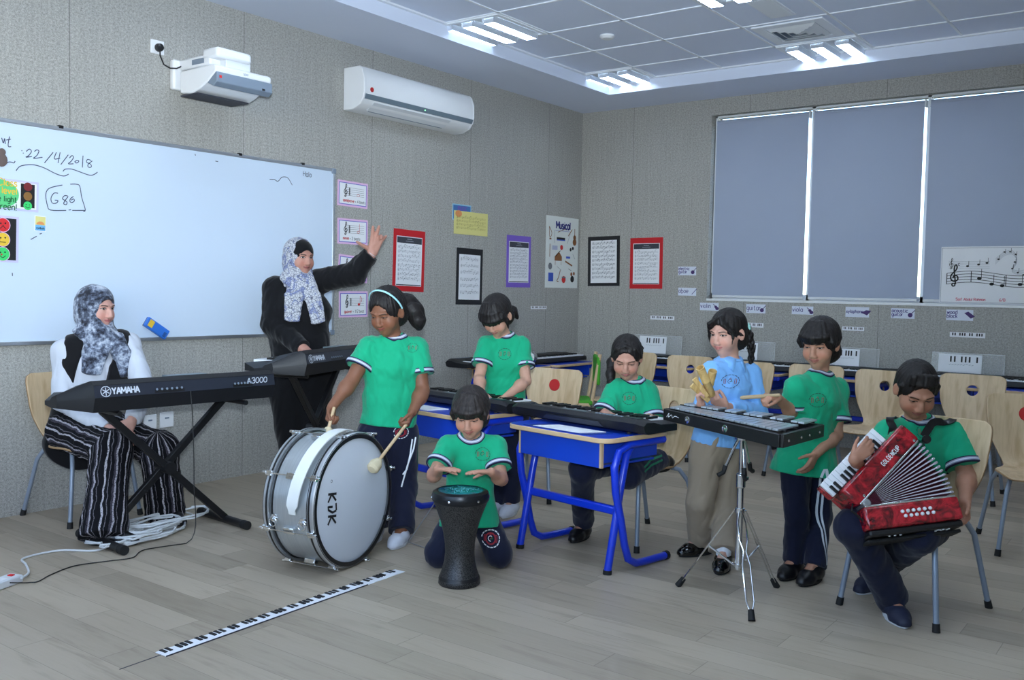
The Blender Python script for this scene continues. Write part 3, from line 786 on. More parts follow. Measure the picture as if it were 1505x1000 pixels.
_f('M', [(0,0),(0,1),(.38,.3),(.76,1),(.76,0)]); _f('N', [(0,0),(0,1),(.58,0),(.58,1)]); _f('O', [(.3,0),(.1,.1),(0,.35),(0,.65),(.1,.9),(.3,1),(.5,.9),(.6,.65),(.6,.35),(.5,.1),(.3,0)])
_f('P', [(0,0),(0,1),(.4,1),(.58,.86),(.58,.6),(.4,.46),(0,.46)]); _f('R', [(0,0),(0,1),(.4,1),(.58,.86),(.58,.6),(.4,.48),(0,.48)], [(.3,.48),(.6,0)]); _f('S', [(.56,.84),(.4,1),(.15,1),(0,.85),(0,.65),(.15,.54),(.42,.47),(.58,.35),(.58,.15),(.42,0),(.15,0),(0,.15)])
_f('U', [(0,1),(0,.2),(.15,0),(.45,0),(.6,.2),(.6,1)]); _f('Y', [(0,1),(.33,.48),(.66,1)], [(.33,.48),(.33,0)]); _f('W', [(0,1),(.2,0),(.4,.8),(.6,0),(.8,1)])
_f('0', *FONT['O']); _f('1', [(.1,.8),(.28,1),(.28,0)]); _f('2', [(0,.8),(.12,1),(.42,1),(.55,.82),(.5,.6),(0,0),(.58,0)]); _f('3', [(0,.9),(.2,1),(.45,1),(.58,.85),(.55,.62),(.3,.53),(.58,.42),(.6,.15),(.42,0),(.15,0),(0,.12)])
_f('4', [(.42,0),(.42,1),(0,.3),(.6,.3)]); _f('6', [(.5,.95),(.25,.9),(.05,.55),(0,.25),(.15,0),(.42,0),(.56,.2),(.5,.42),(.3,.5),(.05,.3)]); _f('7', [(0,1),(.55,1),(.2,0)]); _f('8', [(.3,.53),(.08,.68),(.08,.88),(.3,1),(.5,.88),(.5,.68),(.3,.53),(.05,.36),(.03,.12),(.3,0),(.56,.12),(.54,.36),(.3,.53)])
_f('a', [(.45,.5),(.3,.66),(.1,.6),(0,.3),(.1,.03),(.3,.0),(.45,.18)], [(.45,.66),(.45,0)]); _f('b', [(0,1),(0,0),(.3,0),(.46,.2),(.44,.5),(.28,.64),(0,.5)]); _f('c', [(.42,.52),(.28,.66),(.08,.58),(0,.32),(.08,.06),(.28,0),(.42,.1)])
_f('d', [(.45,1),(.45,0),(.15,0),(0,.2),(.02,.5),(.18,.64),(.45,.5)]); _f('e', [(0,.36),(.44,.36),(.4,.58),(.22,.66),(.04,.56),(0,.3),(.1,.04),(.28,0),(.42,.1)]); _f('f', [(.35,.95),(.2,1),(.12,.85),(.12,0)], [(0,.62),(.32,.62)])
_f('g', [(.44,.5),(.26,.66),(.06,.56),(0,.3),(.1,.05),(.3,.05),(.44,.25)], [(.44,.66),(.44,-.2),(.3,-.34),(.05,-.28)]); _f('h', [(0,1),(0,0)], [(0,.48),(.2,.66),(.4,.56),(.42,0)]); _f('i', [(.05,.66),(.05,0)], [(.05,.84),(.05,.9)]); _f('k', [(0,1),(0,0)], [(.38,.66),(.02,.3)], [(.12,.4),(.4,0)])
_f('l', [(.05,1),(.05,0)]); _f('m', [(0,.66),(0,0)], [(0,.5),(.17,.66),(.3,.55),(.3,0)], [(.3,.5),(.46,.66),(.6,.55),(.6,0)]); _f('n', [(0,.66),(0,0)], [(0,.48),(.2,.66),(.4,.56),(.42,0)]); _f('o', [(.22,0),(.05,.1),(0,.33),(.05,.56),(.22,.66),(.4,.56),(.45,.33),(.4,.1),(.22,0)])
_f('p', [(0,.66),(0,-.34)], [(0,.5),(.22,.66),(.42,.5),(.42,.18),(.22,0),(0,.14)]); _f('q', *FONT['g']); _f('r', [(0,.66),(0,0)], [(0,.46),(.18,.64),(.3,.62)]); _f('s', [(.38,.56),(.2,.66),(.04,.56),(.08,.38),(.32,.28),(.38,.12),(.2,0),(0,.08)]); _f('t', [(.14,.92),(.14,.1),(.28,0),(.36,.06)], [(0,.66),(.32,.66)])
_f('u', [(0,.66),(0,.14),(.16,0),(.34,.06),(.42,.2)], [(.42,.66),(.42,0)]); _f('v', [(0,.66),(.21,0),(.42,.66)]); _f('w', [(0,.66),(.15,0),(.3,.55),(.45,0),(.6,.66)]); _f('x', [(0,.66),(.4,0)], [(0,0),(.4,.66)]); _f('y', [(0,.66),(.2,.05)], [(.42,.66),(.1,-.34)])
_f('/', [(0,-.1),(.4,1.05)]); _f('=', [(0,.25),(.4,.25)], [(0,.48),(.4,.48)]); _f('.', [(0,0),(0,.08)]); _f(':', [(0,.1),(0,.18)], [(0,.5),(0,.58)]); _f('!', [(.05,1),(.05,.3)], [(.05,0),(.05,.08)]); _f('-', [(0,.33),(.3,.33)])
ADV = {c: max([p[0] for s_ in st for p in s_] + [.1]) for c, st in FONT.items()}
def smooth2(P, n=3):
    if len(P) < 3: return P
    out = []
    for i in range(len(P)-1):
        p0, p1, p2, p3 = P[max(i-1, 0)], P[i], P[i+1], P[min(i+2, len(P)-1)]
        for j in range(n):
            t = j/n
            out.append(tuple(.5*((2*p1[d]) + (-p0[d]+p2[d])*t + (2*p0[d]-5*p1[d]+4*p2[d]-p3[d])*t*t + (-p0[d]+3*p1[d]-3*p2[d]+p3[d])*t**3) for d in (0, 1)))
    out.append(P[-1]); return out
ROUND = set('BCDGOPRSU02368abcdefghmnopqrstuy')
def text(m, s, x, y, h, w, o, u, v, nrm, mi=0, off=.001, slant=0, gap=.2, jitter=0, wide=1.0):
    """letters of height h from (x,y); returns the end"""
    for ch in s:
        if ch == ' ': x += h*.42; continue
        dy = random.uniform(-jitter, jitter)*h
        for st in FONT[ch]:
            P = [((a*wide + b*slant), b) for a, b in st]
            if ch in ROUND: P = smooth2(P, 3)
            m.stroke([(x + a*h, y + dy + b*h) for a, b in P], w, o, u, v, nrm, off, mi)
        x += (ADV[ch]*wide + gap)*h
    return x
def textw(s, h, gap=.2, wide=1.0): return sum(h*.42 if c == ' ' else (ADV[c]*wide+gap)*h for c in s) - gap*h
CLEF = smooth2([(.1,-.25),(-.05,-.32),(-.14,-.2),(-.02,-.1),(.1,-.2),(.06,.2),(-.02,.9),(.06,1.25),(.17,1.1),(.1,.85),(-.2,.5),(-.22,.2),(0,.03),(.24,.15),(.2,.42),(-.02,.44),(-.08,.25)], 3)
def clef(m, x, y, h, w, o, u, v, nrm, mi=0, off=.001): m.stroke([(x+a*h, y+b*h) for a, b in CLEF], w, o, u, v, nrm, off, mi)
def disc(m, x, y, r, o, u, v, nrm, mi=0, off=.001, sx=1.0, n=20, a0=0, a1=2*PI):
    o = V(o); u = V(u); v = V(v); nr = V(nrm)
    m.ngon([o + u*(x + r*sx*math.cos(a0+(a1-a0)*i/n)) + v*(y + r*math.sin(a0+(a1-a0)*i/n)) + nr*off for i in range(n if a1-a0 > 6.2 else n+1)], mi)
def rect(m, x0, y0, x1, y1, o, u, v, nrm, mi=0, off=.001):
    o = V(o); u = V(u); v = V(v); nr = V(nrm)
    m.ngon([o + u*a + v*b + nr*off for a, b in ((x0, y0), (x1, y0), (x1, y1), (x0, y1))], mi)
UA, VZ, NA = V((1, 0, 0)), V((0, 0, 1)), V((0, -1, 0))       # left wall: along, up, into the room
UB, NB = V((0, -1, 0)), V((-1, 0, 0))                        # right wall
Z3 = V((0, 0, 0))
def card(name, label, cat, wall, a0, a1, z0, z1, mat, group=None, tilt=0, th=.002, gap=-.0005):
    """a sheet fixed flat on a wall; its own frame: x along the wall from the sheet's middle, z up, -y into the room"""
    c = (a0+a1)/2; cz = (z0+z1)/2
    M = (Matrix.Translation((c, -gap, cz)) if wall == 'A' else Matrix.Translation((-gap, -c, cz)) @ rotz(-PI/2)) @ Matrix.Rotation(tilt, 4, 'Y')
    t = thing(name, label, cat, M, group); w, h = (a1-a0)/2, (z1-z0)/2
    m = MB(); m.box((-w, -th, -h), (w, 0, h)); m.build('backing', mat, t, smooth=0)
    return t, w, h
def ink(t, name, mats, fn, th=.002):
    m = MB(); fn(m, (0, -th, 0), UA, VZ, NA); return m.build(name, mats, t, smooth=0)
def staff(m, x0, x1, y, dy, A, mi=0, w=.0012, n=5, off=.0011):
    for i in range(n): m.stroke([(x0, y+i*dy), (x1, y+i*dy)], w, *A, off, mi)
def sheet_music(m, A, w, h, rows, top=.0, dens=16, seed=1, bold=1.0):
    r = random.Random(seed)
    for k in range(rows):
        y = h - top - (k+.72)*(2*h-top-.02)/rows; dy = min(.0048, (2*h-top)/rows*.11)
        staff(m, -w, w, y, dy, A, 0, .0009*bold)
        clef(m, -w+.012, y, dy*4, .0016*bold, *A, 1, .0013)
        for i in range(dens):
            x = -w+.03 + (2*w-.045)*(i+r.random()*.5)/dens; q = r.randint(-1, 5)
            disc(m, x, y+q*dy*.8, dy*.62, *A, 1, .0014, 1.35, 8); m.stroke([(x+dy*.7, y+q*dy*.8), (x+dy*.7, y+q*dy*.8+dy*3.2)], .0013*bold, *A, .0014, 1)
            if r.random() < .4: m.stroke([(x+dy*.7, y+q*dy*.8+dy*3.1), (x+dy*.7+.018, y+q*dy*.8+dy*3.3)], .0028*bold, *A, .0014, 1)

# ---------------------------------------------------------------- whiteboard
M_board = Mat('whiteboard_enamel'); M_board.col(lin(212, 228, 246)).set(rough=.28, spec=.5, coat=.2); M_board = M_board.m
M_marker = plain('marker_ink', lin(62, 70, 96), .6)
BX0, BX1, BZ0, BZ1 = -6.6, -3.405, .959, 2.157
t = thing('whiteboard', 'long glossy whiteboard with handwriting, fixed along the left wall', 'whiteboard', at((BX0+BX1)/2, 0, BZ0))
bw, bh = (BX1-BX0)/2, BZ1-BZ0
m = MB(); m.box((-bw, -.018, 0), (bw, -.001, bh)); m.build('writing_surface', M_board, t, smooth=0)
m = MB()
for lo, hi in (((-bw-.012, -.024, -.014), (bw+.012, -.001, .008)), ((-bw-.012, -.024, bh-.008), (bw+.012, -.001, bh+.014)), ((-bw-.012, -.024, .008), (-bw+.008, -.001, bh-.008)), ((bw-.008, -.024, .008), (bw+.012, -.001, bh-.008))): m.box(lo, hi)
m.build('frame', M_alu, t, bevel=.003)
for q in (-1, 1):
    for zz in (.004, bh-.004):
        m = MB(); m.box((q*bw-.02, -.027, zz-.02), (q*bw+.02, -.0, zz+.02)); m.build('corner_cap', M_greyp, t, bevel=.006)
for xx in (-5.46, -4.24, -3.70):
    m = MB(); m.box((xx-.014-(BX0+BX1)/2, -.026, bh+.004), (xx+.014-(BX0+BX1)/2, -.004, bh+.022)); m.build('clip', M_black, t, bevel=.003)
o = V((0, -.0182, 0)); ox = (BX0+BX1)/2; oz = BZ0
A = (o, UA, VZ, NA); X = lambda x: x-ox; Z = lambda z: z-oz
m = MB(); w = .0048
def pen(*P):
    global m
    m.stroke(smooth2([(X(a), Z(b)) for a, b in P], 4), w, *A, .0006)
for nm_, PP in (('date_writing', [[(-5.7842, 2.0643),(-5.7758, 2.0376),(-5.7688, 2.063),(-5.7656, 2.0338)], [(-5.7429, 2.0771),(-5.7501, 2.0394),(-5.7485, 2.0221),(-5.7347, 2.0239)], [(-5.7603, 2.0554),(-5.7361, 2.064)], [(-5.679, 2.0118),(-5.6764, 2.0069)], [(-5.672, 1.9986),(-5.6685, 1.9955)], [(-5.6543, 2.0079),(-5.6364, 2.0236),(-5.6257, 2.0116),(-5.6411, 1.9874),(-5.6563, 1.9766),(-5.6232, 1.9851)], [(-5.6096, 2.0136),(-5.596, 2.0243),(-5.5843, 2.0187),(-5.5962, 1.993),(-5.6143, 1.9755),(-5.5645, 1.9879)], [(-5.5044, 2.0225),(-5.5537, 1.9577)], [(-5.4858, 2.0249),(-5.4981, 1.987),(-5.4644, 1.9957)], [(-5.4643, 2.0277),(-5.4768, 1.9668)], [(-5.417, 2.0199),(-5.4609, 1.9595)], [(-5.4104, 2.0023),(-5.396, 2.0179),(-5.3864, 2.0098),(-5.4009, 1.985),(-5.4173, 1.9692),(-5.3866, 1.9728)], [(-5.3672, 1.9937),(-5.3788, 1.9858),(-5.3721, 1.9792),(-5.3595, 1.9844),(-5.3556, 1.9941),(-5.3672, 1.9937)], [(-5.3301, 2.0261),(-5.3343, 1.9575)], [(-5.281, 2.004),(-5.3017, 2.0081),(-5.3087, 1.9913),(-5.284, 1.9821),(-5.2811, 1.9664),(-5.2989, 1.9644),(-5.2989, 1.9803),(-5.274, 2.003)]]),
  ('wavy_underline', [[(-5.7096, 1.8969),(-5.6902, 1.922),(-5.6548, 1.935),(-5.6101, 1.9402),(-5.5557, 1.9303),(-5.4912, 1.9058),(-5.4442, 1.8972),(-5.4156, 1.9113)], [(-5.4488, 1.9224),(-5.4345, 1.9368),(-5.3964, 1.9412),(-5.3481, 1.9308),(-5.2892, 1.9185),(-5.2593, 1.9284),(-5.2423, 1.9425)], [(-5.7682, 1.9253),(-5.7509, 1.9387),(-5.7336, 1.9407),(-5.7206, 1.9379),(-5.7145, 1.9492)]]),
  ('boxed_number', [[(-5.4521, 1.8458),(-5.5102, 1.8282),(-5.5381, 1.81),(-5.5475, 1.7774),(-5.5386, 1.7237),(-5.5203, 1.6997),(-5.431, 1.7049)], [(-5.4167, 1.7079),(-5.4023, 1.7109)], [(-5.3956, 1.7077),(-5.3197, 1.7137)], [(-5.4064, 1.855),(-5.3727, 1.8584),(-5.3504, 1.8495),(-5.339, 1.7871),(-5.3177, 1.7186),(-5.3295, 1.7055)], [(-5.4777, 1.7975),(-5.5011, 1.7953),(-5.518, 1.7664),(-5.5108, 1.7397),(-5.4874, 1.7417),(-5.478, 1.7563),(-5.4967, 1.7565)], [(-5.421, 1.7871),(-5.4401, 1.7872),(-5.4525, 1.7695),(-5.4402, 1.7614),(-5.426, 1.7515),(-5.4308, 1.7373),(-5.4451, 1.7407),(-5.4402, 1.7549),(-5.4191, 1.7845)], [(-5.3875, 1.7874),(-5.4049, 1.7737),(-5.4088, 1.7577),(-5.3973, 1.7522),(-5.3828, 1.7627),(-5.3875, 1.7734),(-5.402, 1.7647)]]),
  ('marker_ticks', [[(-5.6327, 1.5292),(-5.5992, 1.5491)], [(-5.5836, 1.5618),(-5.5708, 1.5662)], [(-5.734, 1.3427),(-5.7333, 1.325)], [(-4.5862, 2.1299),(-4.5829, 2.1189)], [(-4.4333, 2.1025),(-4.4125, 2.102)]]),
  ('squiggle', [[(-3.9931, 2.0302),(-3.9542, 2.0342),(-3.9208, 2.0253),(-3.8854, 2.0571),(-3.8354, 2.0577),(-3.7945, 2.0114)]])):
    m = MB()
    for P in PP: pen(*P)
    m.build(nm_, M_marker, t, smooth=0)
m = MB(); _p = (-3.6959, 2.1149); text(m, 'Halo', X(_p[0]), Z(_p[1])-.03, .035, .004, *A)
m.build('small_word', M_marker, t, smooth=0)
def onboard(name, label, cat, x0, x1, z0, z1, mat, tilt=0):
    t_, w_, h_ = card(name, label, cat, 'A', x0, x1, z0, z1, mat, tilt=tilt, gap=.0188); return t_, w_, h_
M_g = plain('bright_green_print', lin(96, 206, 130), .6); M_gd = plain('dark_green_print', lin(30, 110, 60), .6); M_y = plain('amber_print', lin(236, 196, 60), .6); M_r = plain('red_print', lin(214, 40, 44), .6)
M_drk = plain('dim_red_print', lin(120, 34, 40), .6); M_amb = plain('dim_amber_print', lin(140, 100, 50), .6); M_grn = plain('lit_green_print', lin(60, 210, 110), .6); M_lil = plain('lilac_border', lin(206, 204, 236), .6); M_sky = plain('sky_blue_print', lin(110, 180, 226), .6); M_or = plain('orange_print', lin(226, 150, 90), .6)
a, b = (-5.7859, 1.8501), (-5.5891, 1.6832)
t1, w1, h1 = onboard('traffic_light_sign', 'laminated sign with a green word disc and a traffic light on the whiteboard', 'sign', a[0]-.26, b[0], b[1]+.002, a[1]+.0, M_lil, tilt=.02)
def f(m, *A):
    rect(m, -w1+.012, -h1+.012, w1-.012, h1-.012, *A, 0, .0008)
    cx = w1-.210; disc(m, cx, 0, h1*.92, *A, 1, .0016, 1.35, 40)
    for i, (s_, mi, hh) in enumerate((('Class', 2, .036), ('n level', 2, .034), ('the light', 3, .030), ('green!', 3, .034))):
        x_ = cx + .090 - textw(s_, hh); text(m, s_, x_, .045 - i*.043, hh, .0055, *A, mi, .0024)
    rect(m, w1-.098, -h1+.02, w1-.022, h1-.016, *A, 4, .0016)
    for i, mi in enumerate((5, 6, 7)): disc(m, w1-.060, .052 - i*.052, .0235, *A, mi, .0024, 1, 24)
    disc(m, w1-.069, -.046, .003, *A, 4, .003, 1, 8); disc(m, w1-.051, -.046, .003, *A, 4, .003, 1, 8); m.stroke(smooth2([(w1-.072, -.056), (w1-.060, -.064), (w1-.048, -.056)], 4), .003, *A, .003, 4)
ink(t1, 'print', [M_paper, M_g, M_y, M_gd, M_ink, M_drk, M_amb, M_grn], f)
a, b = (-5.7876, 1.6495), (-5.6992, 1.4001)
t1, w1, h1 = onboard('traffic_light_faces_poster', 'black poster of red, yellow and green faces at the left edge', 'poster', a[0]-.14, b[0], b[1], a[1], M_lil, tilt=.02)
def f(m, *A):
    rect(m, -w1+.012, -h1+.012, w1-.014, h1-.012, *A, 0, .0008); cx = w1 - .085
    for i, mi in enumerate((1, 2, 3)):
        y = h1 - .05 - i*.078; disc(m, cx, y, .039, *A, 4, .0014, 1, 28); disc(m, cx, y, .036, *A, mi, .0018, 1, 28)
        disc(m, cx+.012, y+.010, .0045, *A, 0, .0024, 1, 10); disc(m, cx-.012, y+.008, .0045, *A, 0, .0024, 1, 10)
        q = (-1, 0, 1)[i]; m.stroke(smooth2([(cx-.016, y-.014+q*.006), (cx, y-.014-q*.006), (cx+.016, y-.014+q*.006)], 4), .0035, *A, .0024, 0)
        disc(m, cx+(0, -.02, -.006)[i], y-.003, .005 if i else .003, *A, (0, 0, 1)[i], .0026, 1, 10)
ink(t1, 'print', [M_ink, M_r, M_y, M_grn, M_pink], f)
a, b = (-5.6118, 1.6626), (-5.5478, 1.5765)
t1, w1, h1 = onboard('picture_card', 'tiny yellow and blue picture card stuck on the whiteboard under the boxed number', 'card', a[0], b[0], b[1], a[1], M_paper, tilt=.03)
def f(m, *A):
    rect(m, -w1+.004, -.008, w1-.004, h1-.004, *A, 0, .0008); rect(m, -w1+.004, -h1+.004, w1-.004, -.008, *A, 1, .0008)
    disc(m, 0, -.006, .018, *A, 2, .0014, 1.25, 14, 0, PI); text(m, 'cymbals', -.022, -.030, .011, .0022, *A, 3, .0016)
ink(t1, 'print', [M_yellow, M_sky, M_or, M_ink], f)
m = MB(); a = (-5.7709, 1.9464); m.ball((a[0]-.02, -.026, a[1]), .034, 16, sc=(1, .14, 1.1)); m.ball((a[0]-.015, -.026, a[1]+.042), .020, 14, sc=(1, .2, 1))
tag(m.build('fridge_magnet', plain('brown_felt', lin(110, 96, 92), .9)), 'small brown felt magnet cut by the left edge of the photo', 'magnet')
# magnetic eraser resting on the frame
c0 = (-4.8712, 1.0252)
t = thing('whiteboard_eraser', 'blue and yellow board eraser stuck askew low on the whiteboard', 'eraser', Matrix.Translation((c0[0], -.0185, c0[1]-.002)) @ Matrix.Rotation(math.radians(33), 4, 'Y'))
m = MB(); m.box((-.085, -.030, -.032), (.085, -.006, .032)); m.build('body', plain('blue_plastic', lin(52, 118, 214), .45), t, bevel=.006)
m = MB(); m.box((-.083, -.006, -.030), (.083, 0, .030)); m.build('felt_pad', plain('grey_felt', lin(90, 95, 105), .9), t, bevel=.001)
m = MB(); m.box((-.070, -.0308, -.020), (-.035, -.0300, .024)); m.build('yellow_label', M_y, t, smooth=0)
m = MB(); [m.box((.052, -.0308, -.022+i*.008), (.074, -.0300, -.018+i*.008)) for i in range(4)]; m.build('barcode', M_ink, t, smooth=0)

# ---------------------------------------------------------------- note cards
for i, (name_, lab, beats, (xa, za), (xb, zb), tl) in enumerate((('semibreve', 'topmost pink bordered note card, semibreve, beside the whiteboard', '= 4 beats', (-3.3502, 2.0981), (-3.0381, 1.907), .015), ('minim', 'pink bordered minim card just left of the raised hand', '= 2 beats', (-3.3465, 1.8167), (-3.0335, 1.6252), -.005),
        ('crotchet', 'pink bordered note card mostly hidden behind the raised sleeve', '= 1 beat', (-3.3359, 1.5393), (-3.029, 1.342), .06), ('quaver', 'lowest pink bordered note card, red quaver, beside the drum girl', '= h beat', (-3.3255, 1.2702), (-3.0246, 1.0731), -.01))):
    t1, w1, h1 = card('note_card', lab, 'card', 'A', xa, xb, zb, za, M_pink, 'note value cards', tl)
    def f(m, *A):
        rect(m, -w1+.014, -h1+.014, w1-.014, h1-.014, *A, 3, .0006); rect(m, -w1+.019, -h1+.019, w1-.019, h1-.019, *A, 0, .0010)
        staff(m, -w1+.075, w1-.04, -.012, .0145, A, 1, .0016, off=.0014); clef(m, -w1+.080, -.006, .062, .006, *A, 1, .0018)
        for q in (0, 1): m.stroke([(-w1+.118, -.012+q*.03), (-w1+.118, .018+q*.03)], .008, *A, .0018, 1)
        m.stroke([(-w1+.128, -.012), (-w1+.128, .046)], .003, *A, .0018, 1)
        nx = .055
        if i == 0: m.stroke(smooth2([(nx+.014*math.cos(q*.6), -.003+.009*math.sin(q*.6)) for q in range(12)], 2), .003, *A, .0020, 2)
        else:
            (m.stroke(smooth2([(nx+.012*math.cos(q*.6), -.002+.008*math.sin(q*.6)) for q in range(12)], 2), .003, *A, .002, 2) if i == 1 else disc(m, nx, -.002, .010, *A, 2, .002, 1.3, 16))
            m.stroke([(nx+.012, 0), (nx+.012, .062)], .003, *A, .0020, 2)
            if i == 3: m.stroke(smooth2([(nx+.012, .062), (nx+.03, .04), (nx+.024, .016)], 4), .004, *A, .0020, 2)
        x_ = text(m, name_, -w1+.055, -h1+.034, .022, .0042, *A, 2, .0018); text(m, beats.replace('h', '1/2'), x_+.006, -h1+.034, .021, .0026, *A, 1, .0018)
    ink(t1, 'print', [M_paper, M_ink, M_inkred, M_blueb], f)
M_note = plain('printed_notes', lin(84, 88, 98), .7)
# ---------------------------------------------------------------- framed sheets of music
def music_card(label, wall, pa, pb, frame_, head, rows, seed, group='sheet music cards', tilt=0, bold=.75, topb=.055, side=.035):
    t1, w1, h1 = card('sheet_music_card', label, 'poster', wall, pa[0], pb[0], pb[1], pa[1], frame_, group, tilt)
    m = MB(); m.box((-w1+side, -.0032, -h1+topb*.8), (w1-side, -.0022, h1-topb)); m.build('sheet', M_paper, t1, smooth=0)
    def f(m, *A):
        A = ((0, -.0032, -.0*topb), UA, VZ, NA); ww, hh = w1-side, h1-topb; tp = .0
        if head:
            rect(m, -ww+.006, hh-.055, ww-.006, hh-.006, *A, 2, .0006); tp = .06
            rect(m, -.03, hh-.024, .03, hh-.018, *A, 0, .0010); rect(m, -.045, hh-.040, .045, hh-.035, *A, 0, .0010); rect(m, -ww+.006, -h1+topb*.8+.004, ww-.006, -h1+topb*.8+.012, *A, 2, .0006)
        sheet_music(m, A, ww-.016, hh-.008, rows, tp, 12, seed, bold)
    ink(t1, 'notation', [M_greyline, M_note, M_darkgrey], f); return t1
music_card('sheet music on red card on the left wall, above the drum girl', 'A', (-2.7502, 1.7741), (-2.3767, 1.2752), M_red, True, 8, 1, tilt=.02)
music_card('sheet music on black card behind the bowed keyboard girl, under the yellow sheet', 'A', (-1.966, 1.6606), (-1.6034, 1.1678), M_blackc, False, 6, 2, tilt=.01)
music_card('sheet music on purple card, left of the Musical poster', 'A', (-1.2493, 1.8137), (-0.8658, 1.3303), M_purple, True, 10, 3, tilt=-.005)
negy = lambda p: (-p[0], p[1])
music_card('sheet music on black card, first right of the room corner', 'B', negy((-0.1014, 1.8644)), negy((-0.4759, 1.3628)), M_blackc, False, 9, 4, tilt=-.02, bold=1.2, topb=.04)
music_card('sheet music on red card on the window wall, left of the blinds', 'B', negy((-0.5937, 1.8421)), negy((-0.9551, 1.3427)), M_red, True, 8, 5, tilt=-.01)
a, b = (-2.0298, 2.0344), (-1.7775, 1.8956)
t1, w1, h1 = card('blue_card', 'small blue card tucked behind the top of the yellow music sheet', 'card', 'A', a[0], b[0], b[1], a[1], plain('pale_blue_border', lin(150, 200, 224), .7))
def f(m, *A): rect(m, -w1+.01, -h1+.01, w1-.01, h1-.01, *A, 0, .0006); text(m, 'music', -.055, .02, .045, .008, *A, 1, .0012)
ink(t1, 'print', [plain('mid_blue_print', lin(70, 120, 180), .7), plain('mauve_print', lin(120, 90, 180), .7)], f)
a, b = (-2.0104, 1.978), (-1.5425, 1.7783)
t1, w1, h1 = card('yellow_music_sheet', 'yellow paper sheet of faint music above the bowed keyboard girl', 'paper', 'A', a[0], b[0], b[1], a[1], M_yellow, gap=.0016)
def f(m, *A): sheet_music(m, A, w1-.03, h1-.02, 4, .02, 10, 8, 1.0); disc(m, -w1+.06, h1-.025, .03, *A, 2, .001, 1.5, 16)
ink(t1, 'notation', [plain('olive_line', lin(180, 168, 96), .7), plain('olive_ink', lin(140, 128, 70), .7), M_or], f)
# Musical instruments chart
a, b = (-0.6177, 2.0423), (-0.0376, 1.335)
t1, w1, h1 = card('instrument_chart', 'tall white Musical poster of little instrument pictures, left of the corner', 'poster', 'A', a[0], b[0], b[1], a[1], plain('cream_paper', lin(226, 230, 226), .7))
M_nav = plain('navy_print', lin(40, 40, 120), .7); M_wd = plain('wood_print', lin(140, 90, 50), .7); M_bl2 = plain('blue_print', lin(60, 90, 190), .7); M_gr2 = plain('grey_print', lin(120, 124, 130), .7)
def f(m, *A):
    hh = .070; x_ = -textw('Musical', hh, .16)/2 + .01; text(m, 'Musical', x_, h1-.118, hh, .017, *A, 0, .001, gap=.16); m.stroke([(-.13, h1-.14), (.13, h1-.14)], .008, *A, .001, 1)
    S = lambda P, w_, mi: m.stroke(smooth2([(x*w1, y*h1) for x, y in P], 4), w_, *A, .001, mi)
    S([(-.82,.70),(-.78,.40),(-.66,.52),(-.82,.70)], .008, 2); S([(-.80,.36),(-.68,.36)], .014, 2); S([(-.5,.62),(-.48,.25)], .004, 4); S([(-.3,.56),(.2,.68)], .006, 2); rect(m, -.36*w1, .36*h1, .16*w1, .42*h1, *A, 5, .001); rect(m, -.36*w1, .33*h1, .16*w1, .36*h1, *A, 3, .001)
    S([(.35,.48),(.60,.68)], .010, 2); S([(.30,.26),(.48,.56)], .004, 4); disc(m, .76*w1, .32*h1, .035, *A, 2, .001, 1, 14); disc(m, .76*w1, .45*h1, .026, *A, 2, .001, 1, 14); S([(.76,.45),(.76,.70)], .010, 2)
    rect(m, -.62*w1, .06*h1, -.3*w1, .18*h1, *A, 1, .001); S([(-.76,.22),(-.76,-.14)], .010, 2); disc(m, -.05*w1, .14*h1, .026, *A, 6, .001, 1, 14); disc(m, .52*w1, .10*h1, .018, *A, 5, .001, 1, 10); disc(m, .66*w1, .14*h1, .018, *A, 5, .001, 1, 10)
    m.ngon([V((x*w1, A[0][1]-.001, y*h1)) for x, y in ((-.46, -.24), (-.02, -.24), (-.02, -.12), (-.2, .02), (-.46, -.12))], 2); S([(-.4,-.12),(-.12,.05)], .008, 5); S([(-.42,-.25),(-.42,-.36)], .006, 2); S([(-.06,-.25),(-.06,-.36)], .006, 2)
    rect(m, .24*w1, -.16*h1, .5*w1, -.10*h1, *A, 3, .001); S([(.2,-.24),(.64,-.36)], .016, 2); S([(.66,-.02),(.8,-.16)], .005, 4); disc(m, -.72*w1, -.40*h1, .034, *A, 4, .001, 1, 14); S([(-.3,-.4),(-.05,-.5)], .004, 4)
    rect(m, -.82*w1, -.82*h1, -.52*w1, -.58*h1, *A, 3, .001); S([(-.1,-.5),(-.2,-.7),(-.3,-.8),(-.2,-.82)], .010, 2); disc(m, .12*w1, -.76*h1, .036, *A, 6, .001, 1, 14); rect(m, .0, -.72*h1, .24*w1, -.68*h1, *A, 4, .0014); disc(m, .66*w1, -.74*h1, .034, *A, 5, .001, 1, 14); disc(m, .60*w1, -.60*h1, .02, *A, 2, .0014, 1, 10); disc(m, .76*w1, -.58*h1, .018, *A, 2, .0014, 1, 10); S([(.4,-.45),(.6,-.5)], .004, 5)
ink(t1, 'print', [M_nav, plain('pale_print', lin(180, 186, 210), .7), M_wd, M_bl2, M_gr2, M_ink, M_r], f)
